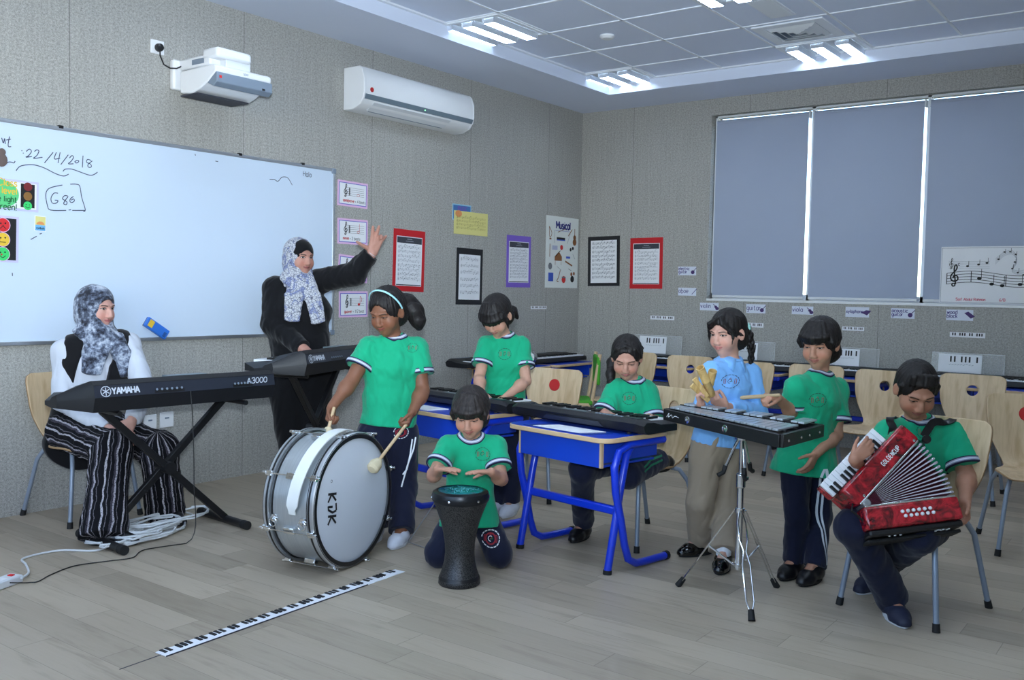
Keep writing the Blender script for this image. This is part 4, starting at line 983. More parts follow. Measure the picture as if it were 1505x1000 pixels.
# little paper keyboards on the walls
def paper_keys(label, wall, pa, pb):
    t1, w1, h1 = card('paper_keyboard_strip', label, 'paper strip', wall, pa[0], pb[0], pb[1], pa[1], M_paper, 'paper keyboard strips')
    def f(m, *A):
        for i in (0, 1, 3, 4, 5, 7, 8, 10, 11, 12): x = -w1*.86 + i*(w1*1.72/12.6); rect(m, x, -h1*.35, x+w1*.075, h1*.75, *A, 0, .0008)
    ink(t1, 'keys', [M_ink], f)
paper_keys('paper keyboard strip right of the ponytail of the drum girl', 'A', (-2.6752, 1.1242), (-2.3977, 1.0834))
paper_keys('paper keyboard strip under the Musical poster', 'A', (-0.8484, 1.1545), (-0.583, 1.1241))
paper_keys('paper keyboard strip above the sheet stand behind the seated girl', 'B', negy((-0.8368, 1.0814)), negy((-1.0961, 1.0437)))
paper_keys('paper keyboard strip beside the braid of the girl in light blue', 'B', negy((-1.7685, 1.0481)), negy((-1.9919, 1.0067)))
paper_keys('paper keyboard strip behind the head of the mallet boy', 'B', negy((-2.6997, 1.0462)), negy((-2.8845, 1.0127)))
paper_keys('rightmost paper keyboard strip, above the last sheet stand', 'B', negy((-3.5609, 1.0352)), negy((-3.8227, 0.9949)))
# instrument word cards
M_cardw = plain('word_card', lin(222, 228, 242), .7); M_vio = plain('violet_print', lin(70, 60, 130), .7)
def word_card(label, words, pa, pb, pic):
    t1, w1, h1 = card('word_card', label, 'card', 'B', *( -pa[0], -pb[0]), pb[1], pa[1], M_cardw, 'instrument word cards')
    def f(m, *A):
        n = len(words); hh = h1*(1.0 if n == 1 else .62); avail = w1*(1.42 if pic else 1.7)
        for i, s_ in enumerate(words):
            g = hh*1.1; tw = textw(s_, g, .19)
            if tw > avail: g *= avail/tw
            y = (-g*.3 if n == 1 else (h1*.20 - i*h1*.72)); text(m, s_, -w1*.93, y, g, .0050, *A, 0, .0008, gap=.19)
        cx = w1*.74
        if pic == 'guitar': disc(m, cx-.01, -.012, .019, *A, 1, .0008, 1, 14); m.stroke([(cx-.01, -.01), (cx+.028, .03)], .006, *A, .0012, 1)
        elif pic == 'stick': m.stroke([(cx-.02, -.025), (cx+.03, .028)], .006, *A, .0008, 0)
        elif pic == 'violin': disc(m, cx+.01, -.016, .015, *A, 1, .0008, 1.2, 14); disc(m, cx-.004, 0, .012, *A, 1, .0008, 1.2, 14); m.stroke([(cx, 0), (cx-.03, .026)], .006, *A, .0012, 1)
        elif pic == 'block': m.ngon([V((cx+a_, A[0][1]-.0008, b_)) for a_, b_ in ((-.04, .018), (-.01, .03), (.04, -.008), (.01, -.026))], 1)
        elif pic == 'bars': m.ngon([V((cx+a_, A[0][1]-.0008, b_)) for a_, b_ in ((-.04, -.005), (.0, .018), (.045, .015), (.01, -.026))], 1)
    ink(t1, 'print', [M_vio, plain('instrument_print', lin(74, 50, 110), .7)], f)
word_card('electric guitar word card, upper one of the pair left of the blinds', ['electric', 'guitar'], (-1.1231, 1.5601), (-1.3107, 1.4767), 'guitar')
word_card('oboe word card, lower one of the pair left of the blinds', ['oboe'], (-1.1295, 1.3583), (-1.3169, 1.2836), 'stick')
word_card('violin word card above the head of the girl in light blue', ['violin'], (-1.361, 1.2202), (-1.5499, 1.1483), 'violin')
word_card('guitar word card with one word only, right of the violin card', ['guitar'], (-1.8221, 1.2185), (-2.0066, 1.1367), 'guitar')
word_card('viola word card on the wall under the blinds', ['viola'], (-2.2497, 1.2107), (-2.4417, 1.1379), 'violin')
word_card('xylophone word card on the wall under the blinds', ['xylophone'], (-2.7223, 1.2169), (-2.9195, 1.1297), 'bars')
word_card('acoustic guitar word card on the wall under the blinds', ['acoustic', 'guitar'], (-3.0992, 1.2153), (-3.286, 1.1305), 'guitar')
word_card('wood block word card, rightmost under the blinds', ['wood', 'block'], (-3.528, 1.2157), (-3.7283, 1.1291), 'block')
# music poster hung over the right blind
a, b = (-3.4716, 1.7212), (-4.0845, 1.268)
t1, w1, h1 = card('music_poster', 'wide white poster of large notes and staves hung over the right blind', 'poster', 'B', -a[0], -b[0]+.12, b[1], a[1], M_paper, gap=.002)
def f(m, *A):
    for q in ((-w1+.008, -h1+.008), (-w1+.008, h1-.012)): m.stroke([(q[0], q[1]), (-q[0], q[1])], .003, *A, .0006, 1)
    m.stroke([(-w1+.008, -h1+.008), (-w1+.008, h1-.012)], .003, *A, .0006, 1)
    x0 = -w1+.06; staff(m, x0, x0+.30, .055, .013, A, 1, .0014); clef(m, x0+.02, .065, .055, .004, *A, 0, .0012); text(m, 'c', x0+.07, .075, .03, .004, *A, 0)
    for q, y in ((.12, .0), (.20, .013), (.26, .026)): disc(m, x0+q+.02, .07+y, .008, *A, 0, .0012, 1.4, 10); m.stroke([(x0+q+.028, .07+y), (x0+q+.028, .11+y)], .003, *A, .0012, 0)
    wav = lambda x, k: -.075 + k*.022 + .018*math.sin(x*9)
    for k in range(5): m.stroke([(x0-.01+.66*i/40, wav(.66*i/40, k)) for i in range(41)], .004, *A, .0010, 0)
    clef(m, x0+.045, -.055, .11, .011, *A, 0, .0014)
    for xx in (-.01, .17, .42): m.stroke([(x0+xx, wav(xx+.01, 0)), (x0+xx, wav(xx+.01, 4))], .006, *A, .0014, 0)
    for xx, k in ((.23, 1.5), (.32, 0), (.395, 0), (.52, 1), (.58, 1)): yy = wav(xx, k); disc(m, x0+xx, yy, .012, *A, 0, .0014, 1.4, 14); m.stroke([(x0+xx+.014, yy), (x0+xx+.014, yy+.075)], .004, *A, .0014, 0)
    m.stroke([(x0+.534, wav(.52, 1)+.075), (x0+.594, wav(.58, 1)+.075)], .010, *A, .0014, 0)
    for k in range(5): m.stroke(smooth2([(x0+.34, .085+k*.011), (x0+.40, .15+k*.008), (x0+.46, .16+k*.007), (x0+.49, .10+k*.006), (x0+.46, .03+k*.006), (x0+.52, .005+k*.008), (x0+.62, .03+k*.010), (x0+.68, .06+k*.010)], 6), .0016, *A, .0008, 1)
    r = random.Random(3)
    for q, y in ((.36, .12), (.40, .17), (.44, .175), (.48, .15), (.475, .09), (.46, .05), (.50, .02), (.55, .025), (.60, .04), (.65, .06)): disc(m, x0+q, y+r.uniform(0, .02), .006, *A, 0, .0014, 1.3, 8); m.stroke([(x0+q+.008, y), (x0+q+.008, y+.035)], .003, *A, .0014, 0)
    text(m, 'Saif Abdul Rahman', -w1+.125, -h1+.022, .021, .0035, *A, 2, .0012); text(m, '6/B', -w1+.44, -h1+.022, .021, .0035, *A, 2, .0012)
ink(t1, 'notation', [M_ink, M_greyline, plain('pink_ink', lin(214, 90, 120), .7)], f)

# ---------------------------------------------------------------- sockets, projector, air conditioner
def socket(name, label, pa, pb):
    t = thing(name, label, 'socket', Matrix.Translation(((pa[0]+pb[0])/2, 0, (pa[1]+pb[1])/2)), 'wall sockets'); a = (pb[0]-pa[0])/2; b = (pa[1]-pb[1])/2
    m = MB(); m.box((-a, -.010, -b), (a, -.0005, b)); m.build('plate', M_white, t, bevel=.003)
    m = MB(); m.box((-a*.30, -.0125, b*.15), (a*.30, -.0095, b*.35)); m.build('switch', M_greyp, t, bevel=.001); return t
socket('wall_socket', 'white wall socket with a black plug, left of the projector arm', (-4.8915, 2.7879), (-4.8009, 2.7046))
socket('wall_socket', 'white low wall socket, right one of the pair beside the seated teacher', (-4.8287, 0.4907), (-4.7321, 0.3949))
socket('wall_socket', 'white low wall socket, left of the pair, partly hidden behind the stage keyboard', (-4.9412, 0.4842), (-4.8524, 0.3945))
pc = (-4.8384, 2.7462)
t = thing('power_plug', 'black plug and looping lead from the high socket to the projector', 'plug', Matrix.Translation((pc[0]-.005, -.010, pc[1]-.004)))
m = MB(); m.lathe([(.0, -.0), (.024, 0), (.026, .008), (.022, .03), (.010, .034), (0, .034)], ax=(0, -1, 0), n=20); m.build('plug_body', M_black, t)
m = MB(); m.tube([(0, -.02, -.015), (0, -.022, -.05), (.02, -.03, -.10), (.06, -.035, -.115), (.10, -.045, -.11), (.14, -.06, -.085)], .0045, 8); m.build('lead', M_black, t)
# projector: wall plate, telescopic arm, hanging body with slanted grey front
t = thing('projector', 'white short-throw projector hanging from a wall arm above the whiteboard', 'projector', at(-4.55, 0, 0))
def PL(z): return z
m = MB(); m.prism([(-.21, -.001, 2.505), (.03, -.001, 2.505), (.03, -.001, 2.69), (-.21, -.001, 2.69)], (0, -.045, 0)); m.build('wall_plate', M_white, t, bevel=.012)
m = MB(); m.box((-.17, -.36, 2.625), (-.01, -.04, 2.690)); m.build('arm', M_white, t, bevel=.012)
m = MB(); m.box((-.172, -.30, 2.640), (-.170, -.18, 2.672)); m.build('arm_slot', M_greyp, t, smooth=0)
m = MB(); m.box((-.178, -.44, 2.660), (.075, -.29, 2.722)); m.build('arm_head', M_white, t, bevel=.016)
m = MB(); m.box((-.10, -.42, 2.595), (.08, -.22, 2.668)); m.build('mount_plate', M_offw, t, bevel=.004)
x0, x1 = -.22, .19
prof = [(-.13, 2.600), (-.46, 2.606), (-.482, 2.596), (-.482, 2.560), (-.41, 2.512), (-.32, 2.474), (-.25, 2.455), (-.13, 2.466)]
m = MB(); m.prism([(x0, y, z) for y, z in prof], (x1-x0, 0, 0)); m.build('body', M_white, t, bevel=.008)
m = MB(); m.prism([(x0+.004, -.480, 2.561), (x0+.004, -.488, 2.559), (x0+.004, -.490, 2.500), (x0+.004, -.455, 2.478), (x0+.004, -.395, 2.503)], (x1-x0, 0, 0)); m.build('front_panel', M_greyp, t, bevel=.005)
m = MB(); m.box((x0+.006, -.30, 2.448), (x1-.03, -.125, 2.456)); m.build('base_strip', M_darkgrey, t, smooth=0)
m = MB(); m.box((x0+.022, -.4915, 2.524), (x0+.038, -.4890, 2.540)); m.build('sticker', M_r, t, smooth=0)
m = MB(); m.box((.115, -.4925, 2.504), (.135, -.4890, 2.516)); m.build('sensor', M_black, t, smooth=0)
m = MB(); text(m, 'SONY', -.02, 2.572, .012, .0022, (0, -.4825, 0), UA, VZ, NA); m.build('lettering', M_greyp, t, smooth=0)
# air conditioner
xa, xb = -3.30, -2.02; za, zb = 2.615, 2.925
t = thing('air_conditioner', 'white split air conditioner high on the left wall above the teachers', 'air conditioner', at((xa+xb)/2, 0, za)); L = (xb-xa)/2; H = zb-za
prof = [(-.001, .0), (-.10, .002), (-.17, .030), (-.205, .075), (-.218, .12), (-.215, H*.72), (-.190, H*.93), (-.165, H), (-.001, H)]
m = MB(); m.prism([(-L+.018, y, z) for y, z in prof], (2*L-.036, 0, 0)); m.build('casing', M_white, t, bevel=.004, smooth=50)
for q, n_ in ((-1, 'end_cap'), (1, 'end_cap')):
    m = MB(); pr = [(y*1.012 if y < -.01 else y, z*1.006-.001) for y, z in prof]; m.prism([(q*L-(.0 if q < 0 else .02), y, z) for y, z in pr], (.02, 0, 0)); m.build(n_, M_white, t, bevel=.006, smooth=50)
m = MB(); m.prism([(-L+.02, -.190, .068), (-L+.02, -.2085, .072), (-L+.02, -.2235, .104), (-L+.02, -.212, .108)], (2*L-.04, 0, 0)); m.build('display_band', plain('ac_grey_band', lin(112, 128, 140), .3), t, bevel=.001)
m = MB(); m.prism([(-L+.12, -.196, .062), (-L+.12, -.120, .008), (-L+.12, -.124, .002), (-L+.12, -.204, .058)], (2*L-.40, 0, 0)); m.build('air_flap', M_offw, t, bevel=.003)
for i in range(3):
    m = MB(); m.prism([(-L+.14, -.183+i*.03, .049-i*.02), (-L+.14, -.176+i*.03, .044-i*.02), (-L+.14, -.176+i*.03, .040-i*.02), (-L+.14, -.183+i*.03, .045-i*.02)], (2*L-.44, 0, 0)); m.build('outlet_slot', M_greyp, t, smooth=0)
m = MB(); m.lathe([(.018, 0), (.018, .002), (0, .002)], (-L+.08, -.2178, .142), (0, -1, 0), 20); m.build('badge', M_inkred, t)
m = MB(); disc(m, 0, 0, 0.002, Z3, UA, VZ, NA) if False else m.box((.02, -.2200, .084), (.028, -.2160, .091)); m.build('indicator_lamp', plain('green_lamp', (.3, .9, .4), .4, emit=2.0, emitcol=(.3, 1, .4, 1)), t, smooth=0)
# ---------------------------------------------------------------- furniture materials
def wood_mat(name, a, b, axis=2, sc=1.0):
    m = Mat(name); x, y, z = m.xyz(m.obj()); q = [x*14.0*sc, y*14.0*sc, z*14.0*sc]; q[axis] = (x, y, z)[axis]*1.6*sc
    n = m.noise(m.vec(*q), 1.0, 4, .55, 1.1); n2 = m.noise(m.vec(*[c*5.0 for c in q]), 1.0, 2)
    m.col(m.mix(n2.step(.4, .75)*.25, m.mix(n.step(.42, .66), a, b), tuple(c*.86 for c in b))).set(rough=.38, spec=.4); return m.m
M_ply = wood_mat('beech_plywood', lin(216, 190, 154), lin(194, 164, 126))
M_plye = plain('plywood_edge', lin(176, 142, 104), .6)
M_leg = plain('grey_tube', lin(140, 152, 168), .35, metal=.25)
M_desk = plain('blue_laminate', lin(22, 66, 190), .35)
M_tubeb = plain('blue_enamel_tube', lin(16, 56, 206), .28, coat=.3)
M_edge = plain('beech_edge_band', lin(206, 176, 138), .5)
M_reddisc = plain('red_disc_insert', lin(190, 26, 28), .5)

def chair_shell(hole):
    """moulded ply shell: seat and waisted back in one sheet, bent along a path in the x-z plane (the chair faces +x)"""
    path = [(.225, .385), (.205, .400), (.12, .405), (.0, .398), (-.10, .396), (-.155, .402), (-.190, .422), (-.207, .455), (-.214, .50), (-.222, .56), (-.236, .66), (-.252, .76), (-.259, .80)]
    # half width along the sheet, as a function of arc length
    S = [0]
    for a, b in zip(path, path[1:]): S.append(S[-1] + math.dist(a, b))
    tot = S[-1]
    wk = [(0, .150), (.02, .175), (.06, .192), (.16, .198), (.24, .192), (.31, .165), (.36, .132), (.40, .118), (.44, .122), (.50, .150), (.56, .178), (.62, .194), (.70, .203), (tot-.06, .206), (tot-.03, .203), (tot-.012, .192), (tot, .160)]
    def interp(T, x):
        for (a, p), (b, q) in zip(T, T[1:]):
            if x <= b: 
                t = (x-a)/(b-a+1e-9); return p + (q-p)*t
        return T[-1][1]
    def wid(s):
        return sum(interp(wk, min(max(s+d, 0), tot)) for d in (-.012, 0, .012))/3
    PS = list(zip(S, path))
    def pos(s):
        def pp(x): return [interp([(a, p[i]) for a, p in PS], min(max(x, 0), tot)) for i in (0, 1)]
        q = [pp(s+d) for d in (-.03, -.015, 0, .015, .03)]; return [sum(c[i] for c in q)/5 for i in (0, 1)]
    ns, nu = 96, 44; hs_, hr = tot-.118, .036
    g = [[None]*(nu+1) for _ in range(ns+1)]; vs = []
    for i in range(ns+1):
        s = tot*i/ns; w = wid(s)
        for j in range(nu+1):
            u = (2*j/nu-1)*w; du, ds = u, s-hs_; r = math.hypot(du, ds); s2, u2 = s, u
            g[i][j] = [s2, u2, r]
    keep = []
    for i in range(ns):
        for j in range(nu):
            c = [g[i][j], g[i+1][j], g[i+1][j+1], g[i][j+1]]
            cs = sum(q[0] for q in c)/4; cu = sum(q[1] for q in c)/4
            if not hole or math.hypot(cs-hs_, cu) > hr: keep.append(((i, j), (i, j+1), (i+1, j+1), (i+1, j)))
    used = {}; 
    cnt = {}
    for f in keep:
        for q in f: cnt[q] = cnt.get(q, 0)+1
    for q in cnt:
        s, u, r = g[q[0]][q[1]]
        inner = 0 < q[0] < ns and 0 < q[1] < nu and cnt[q] < 4
        if inner and r > 1e-6: s = hs_ + (s-hs_)*hr/r; u = u*hr/r
        x, z = pos(s); dish = (u*u)*( -.12 if z < .41 else 0) 
        bow = u*u*.55*max(0, min(1, (z-.45)/.2))
        used[q] = len(vs); vs.append((x + bow, u, z - (-abs(u)**2*.25 if z < .405 else 0)))
    fs = [[used[q] for q in f] for f in keep]
    mb = MB(); mb.add(vs, fs); return mb, (pos(hs_), hr)
def make_chair(label, hole=True):
    t = thing('school_chair', label, 'chair')
    mb, (hp, hr) = chair_shell(hole)
    o = mb.build('shell', [M_ply, M_plye], t, smooth=60); so = o.modifiers.new('ply', 'SOLIDIFY'); so.thickness = .010; so.offset = 0; so.material_offset_rim = 1; so.use_rim = True
    if not hole:
        m = MB(); x, z = hp; m.lathe([(0, .010), (.037, .010), (.040, .005), (.040, 0)], (x, 0, z), V((1, 0, .14)), 28); m.build('red_disc', M_reddisc, t)
    for sx in (1, -1):
        for sy in (1, -1):
            top = V((.10 if sx > 0 else -.11, sy*.135, .388)); knee = V((.165 if sx > 0 else -.165, sy*.165, .372)); foot = V((.205 if sx > 0 else -.262, sy*.205, .022))
            P = [top, top.lerp(knee, .5), knee*.75 + top*.15 + foot*.10, knee.lerp(foot, .15), knee.lerp(foot, .5), foot]
            m = MB(); m.tube(P, .0115, 12); lg = m.build('leg', M_leg, t)
            d = (foot-knee).normalized(); m = MB(); m.cyl(foot - d*.012, foot + d*(.022/abs(d.z)) , .0145, .0155, 14); m.build('foot_cap', M_rubber, lg)
    m = MB(); m.tube([(.10, -.135, .386), (.10, .135, .386)], .010, 10); m.tube([(-.11, -.135, .386), (-.11, .135, .386)], .010, 10)
    m.build('crossbar', M_leg, t); return t
chair_hole = make_chair('plywood chair under the seated teacher, back against the left wall')
chair_red = make_chair('plywood chair with a red disc in its back, beside the bowed keyboard girl', False)
def face(v): return math.atan2(v[1], v[0])
def chairpos(c, d, back=.259):   # c: middle of the top edge of the back
    return (c[0] + d[0]*back, c[1] + d[1]*back)
def put(src, first, c, d, label, group=None):
    d = V(d).normalized(); p = chairpos(c, d); M = at(p[0], p[1], 0, face(d))
    if first: src.matrix_world = M; src['label'] = label; src['group'] = 'plywood school chairs'
    else: dup(src, M, label, 'plywood school chairs')
chair_hole.matrix_world = at(-5.475, -.285, 0, -PI/2 + .03); chair_hole['group'] = 'plywood school chairs'
put(chair_red, True, (-3.0741, -1.8103, 0.8), (-1, -.12, 0), 'plywood chair with a red disc in its back, behind the bowed keyboard girl')
chair_kb = put(chair_hole, False, (-3.61, -2.96), (-.95, .30, 0), 'plywood chair with a round hole, under the seated keyboard girl')
put(chair_hole, False, (-3.84, -4.37), (-.976, .22, 0), 'plywood chair under the accordion boy, nearest the camera')
put(chair_red, False, (-2.4464, -4.4759, 0.8), (-.93, -.36, 0), 'plywood chair with a red disc, cut by the right edge of the photo')
for q, (c, d, lab) in enumerate((((-1.0568, -1.2845, 0.8), (-1, -.05, 0), 'plywood chair half hidden behind the seated keyboard girl, leftmost of the window row'), ((-1.1415, -1.8459, 0.8), (-1, .0, 0), 'plywood chair of the window row showing its hole left of the girl in light blue'),
        ((-1.338, -2.4378, 0.8), (-1, .06, 0), 'plywood chair of the window row behind the right shoulder of the girl in light blue'), ((-1.2576, -2.925, 0.8), (-1, 0, 0), 'plywood chair of the window row mostly hidden behind the mallet boy'),
        ((-1.3719, -3.4483, 0.8), (-1, .1, 0), 'plywood chair of the window row whose hole shows left of the accordion boy\'s head'), ((-1.2411, -3.9823, 0.8), (-1, -.05, 0), 'plywood chair of the window row whose hole shows blue, right of the accordion boy\'s head'))):
    put(chair_hole, False, c, d, lab)

# small green seated chair deep in the room
t = thing('green_seat_chair', 'small bentwood chair with a bright green padded seat, deep in the room', 'chair', at(-1.72, -1.02, 0, math.radians(127)))
M_greenpad = plain('green_upholstery', lin(70, 160, 40), .8)
m = MB()
for sy in (-1, 1): m.tube([(-.22, sy*.19, .0), (-.20, sy*.19, .30), (-.15, sy*.19, .385), (.10, sy*.19, .39), (.20, sy*.19, .36), (.215, sy*.19, .28), (.22, sy*.19, .0)], .018, 8)
m.build('bentwood_frame', M_edge, t)
m = MB(); m.box((-.19, -.19, .385), (.20, .19, .425)); m.build('seat_pad', M_greenpad, t, bevel=.014)
m = MB(); 
for sy in (-1, 1): m.tube([(-.18, sy*.17, .40), (-.24, sy*.17, .80)], .015, 8)
m.build('back_post', M_edge, t)
m = MB(); m.box((-.245, -.185, .55), (-.215, .185, .78)); m.build('back_pad', M_greenpad, t, bevel=.012)

# ---------------------------------------------------------------- school desks: local x runs along the long side, user on +y, front (box side) on -y
def make_desk(label):
    t = thing('school_desk', label, 'desk'); w, d, h = .335, .245, .64
    def outline(W_, D_, r, n=6):
        o = []
        for cx, cy, a0 in ((W_-r, D_-r, 0), (-W_+r, D_-r, PI/2), (-W_+r, -D_+r, PI), (W_-r, -D_+r, 3*PI/2)):
            for i in range(n+1): a = a0 + PI/2*i/n; o.append((cx + r*math.cos(a), cy + r*math.sin(a)))
        return o
    m = MB(); m.prism([(x, y, h-.024) for x, y in outline(w, d, .07)], (0, 0, .023)); m.build('edge_board', M_edge, t, bevel=.004)
    m = MB(); m.prism([(x, y, h-.0012) for x, y in outline(w-.006, d-.006, .066)], (0, 0, .0014)); m.build('laminate_top', M_desk, t, smooth=0)
    m = MB(); m.box((-w+.07, -d+.045, h-.145), (w-.07, -d+.060, h-.024)); m.build('front_panel', M_desk, t)
    m = MB(); m.box((-w+.07, -d+.060, h-.145), (w-.07, d-.05, h-.135)); m.build('tray_bottom', M_desk, t)
    for s_ in (-1, 1):
        m = MB(); m.box((s_*(w-.07)-.006, -d+.044, h-.146), (s_*(w-.07)+.006, -d+.061, h-.024)); m.build('panel_edge', M_edge, t)
        m = MB(); m.box((s_*(w-.075)-.006, -d+.06, h-.125), (s_*(w-.075)+.006, d-.03, h-.024)); m.build('side_panel', M_desk, t)
        x = s_*(w-.045)
        # each side: a straight front leg and a curved one crossing it, ending in a floor runner
        m = MB(); m.tube([(x, -d+.085, .012), (x, -d+.125, .20), (x, -d+.165, .40), (x, -d+.20, .54), (x, -d+.235, .585), (x, -d+.30, .595), (x, d-.03, .598)], .0185, 14); lg = m.build('straight_leg', M_tubeb, t)
        m = MB(); m.tube([(x+s_*.022, d-.04, .598), (x+s_*.022, -d+.19, .595), (x+s_*.022, -d+.12, .57), (x+s_*.022, -d+.09, .50), (x+s_*.022, -d+.105, .38), (x+s_*.022, -d+.145, .25), (x+s_*.022, -d+.175, .13), (x+s_*.022, -d+.205, .055), (x+s_*.022, -d+.26, .026), (x+s_*.022, -d+.34, .022), (x+s_*.022, d+.0, .022)], .0185, 14); m.build('curved_leg', M_tubeb, t)
        m = MB(); m.cyl((x+s_*.022, d-.006, .022), (x+s_*.022, d+.016, .022), .0215, n=14); m.build('runner_cap', M_rubber, t)
        m = MB(); m.cyl((x, -d+.0845, .0), (x, -d+.086, .02), .021, n=14); m.build('foot_pad', M_rubber, t)
    m = MB(); m.box((-w+.05, -d+.135, .265), (w-.05, -d+.165, .305)); m.build('stretcher', M_tubeb, t, bevel=.008)
    return t
desk0 = make_desk('front blue school desk carrying the nearest keyboard, before the seated girl')
def deskM(front_mid, rz): # rz: direction the user faces is -y local
    R4 = rotz(rz); off = R4 @ V((0, .245, 0)); return at(front_mid[0]+off.x, front_mid[1]+off.y, 0, rz)
RD = math.radians(-90-9.8)
desk0.matrix_world = deskM((-4.556, -2.790), RD); desk0['group'] = 'blue school desks'
dup(desk0, deskM((-4.452, -1.865), RD+.02), 'second blue school desk, behind the kneeling boy and the drum girl', 'blue school desks')
# desks along the window wall and by the corner: users face the wall side
for k, (x, y, rz, lab) in enumerate((( -1.62, -.335, PI, 'blue school desk at the left wall, behind the bowed keyboard girl'), (-.90, -.33, PI, 'blue school desk in the corner, under the silver edged keyboard'),
    (-.30, -1.20, PI/2, 'blue school desk at the window wall, behind the chair nearest the corner'), (-.30, -2.02, PI/2, 'blue school desk at the window wall, behind the girl in light blue'), (-.30, -2.82, PI/2, 'blue school desk at the window wall, behind the mallet boy'),
    (-.30, -3.58, PI/2, 'blue school desk at the window wall, behind the accordion boy'), (-.30, -4.36, PI/2, 'blue school desk at the window wall, beyond the right edge'))):
    dup(desk0, at(x, y, 0, rz), lab, 'blue school desks')

# ---------------------------------------------------------------- keyboards
M_kb = plain('keyboard_black', lin(16, 17, 22), .5); M_kb2 = plain('keyboard_slate', lin(38, 42, 54), .4); M_key = plain('ivory_key', lin(240, 242, 245), .3); M_silver = plain('silver_panel', lin(168, 174, 182), .35, metal=.5); M_lcd = plain('display_grey', lin(90, 104, 110), .3)
def make_keyboard(label, nw=36, L=.94, D=.30, silver=False):
    """portable keyboard: local x along it, player on +y"""
    t = thing('electronic_keyboard', label, 'keyboard'); a = L/2; h = .075
    prof = [(D/2, .012), (D/2, .045), (D/2-.005, .052), (.0, .058), (-.06, h), (-D/2+.02, h), (-D/2, h-.018), (-D/2+.012, .018), (-D/2+.04, .008)]
    rs = []
    for x, k in ((-a, .80), (-a+.035, .97), (-a+.05, 1), (a-.05, 1), (a-.035, .97), (a, .80)): rs.append([(x, y*(k*.5+.5), .008+(z-.008)*k) for y, z in prof])
    m = MB(); m.rings(rs); m.build('case', M_kb, t, smooth=40)
    m = MB(); kw = (L-.14)/nw; x0 = -a+.07
    for i in range(nw): m.box((x0+i*kw+.0007, .012, .048), (x0+(i+1)*kw-.0007, D/2-.006, .0605))
    m.build('white_keys', M_key, t, smooth=0)
    m = MB()
    for i in range(nw-1):
        if i % 7 in (0, 1, 3, 4, 5): m.prism([(x0+(i+1)*kw-kw*.28, .012, .058), (x0+(i+1)*kw+kw*.28, .012, .058), (x0+(i+1)*kw+kw*.24, .012, .072), (x0+(i+1)*kw-kw*.24, .012, .072)], (0, .078, 0))
    m.build('black_keys', M_black, t, smooth=0)
    m = MB(); m.box((-.10, -.105, h-.001), (.06, -.075, h+.002)); m.build('display', M_lcd, t, bevel=.001)
    for sx in (-1, 1):
        m = MB(); m.prism([(sx*(a-.12), -D/2+.03, h-.0004), (sx*(a-.05), -D/2+.03, h-.0004), (sx*(a-.05), -.07, h-.0004), (sx*(a-.12), -.07, h-.0004)], (0, 0, .003))
        m.build('speaker_grille', M_silver if silver else M_kb2, t)
    m = MB(); 
    for i in range(8): m.box((.12+i*.022, -.10, h-.001), (.135+i*.022, -.09, h+.003))
    m.build('buttons', M_greyp, t, smooth=0)
    m = MB(); m.prism([(-.20, -D/2+.004, .020), (-.17, -D/2-.001, .044), (.17, -D/2-.001, .044), (.20, -D/2+.004, .020)], (0, .012, 0)); m.build('rear_recess', M_kb2, t)
    for sx in (-1, 1):
        for sy in (-1, 1): m = MB(); m.cyl((sx*(a-.12), sy*D*.30, 0), (sx*(a-.12), sy*D*.30, .014), .012, n=12); m.build('rubber_foot', M_rubber, t)
    return t
kb0 = make_keyboard('black keyboard on the front blue desk, played by the seated girl', 30, .88, .28)
kb0.matrix_world = at(-4.235, -2.80, .641, RD); kb0['group'] = 'black desk keyboards'
dup(kb0, at(-4.10, -1.90, .641, RD+.02), 'black keyboard on the second desk, played by the bowed girl', 'black desk keyboards')
for y, lab in ((-1.20, 'black keyboard on the window wall desks, nearest the corner'), (-2.10, 'black keyboard on the window wall desks, behind the girl in light blue'), (-3.00, 'black keyboard on the window wall desks, behind the mallet boy'), (-3.90, 'black keyboard on the window wall desks, rightmost in the row')):
    dup(kb0, at(-.22, y, .641, PI/2), lab, 'black desk keyboards')
kbs = make_keyboard('silver edged keyboard on the corner desk, behind the red disc chair', 36, .90, .32, True); kbs.matrix_world = at(-.98, -.30, .641, PI)
kbt = make_keyboard('black keyboard lying on the left wall desk, behind the bowed girl', 36, .86, .26); kbt.matrix_world = at(-1.80, -.22, .641, PI + .05)
m = MB(); m.lathe([(0, 0), (.05, .0), (.062, .02), (.062, .10), (.05, .115), (0, .115)], (-1.52, -.47, .715), (.9, .45, 0), 24)
tag(m.build('silver_drum_can', plain('silver_can', lin(190, 195, 200), .25, metal=.9)), 'small silver can lying on its side by the silver edged keyboard', 'can')
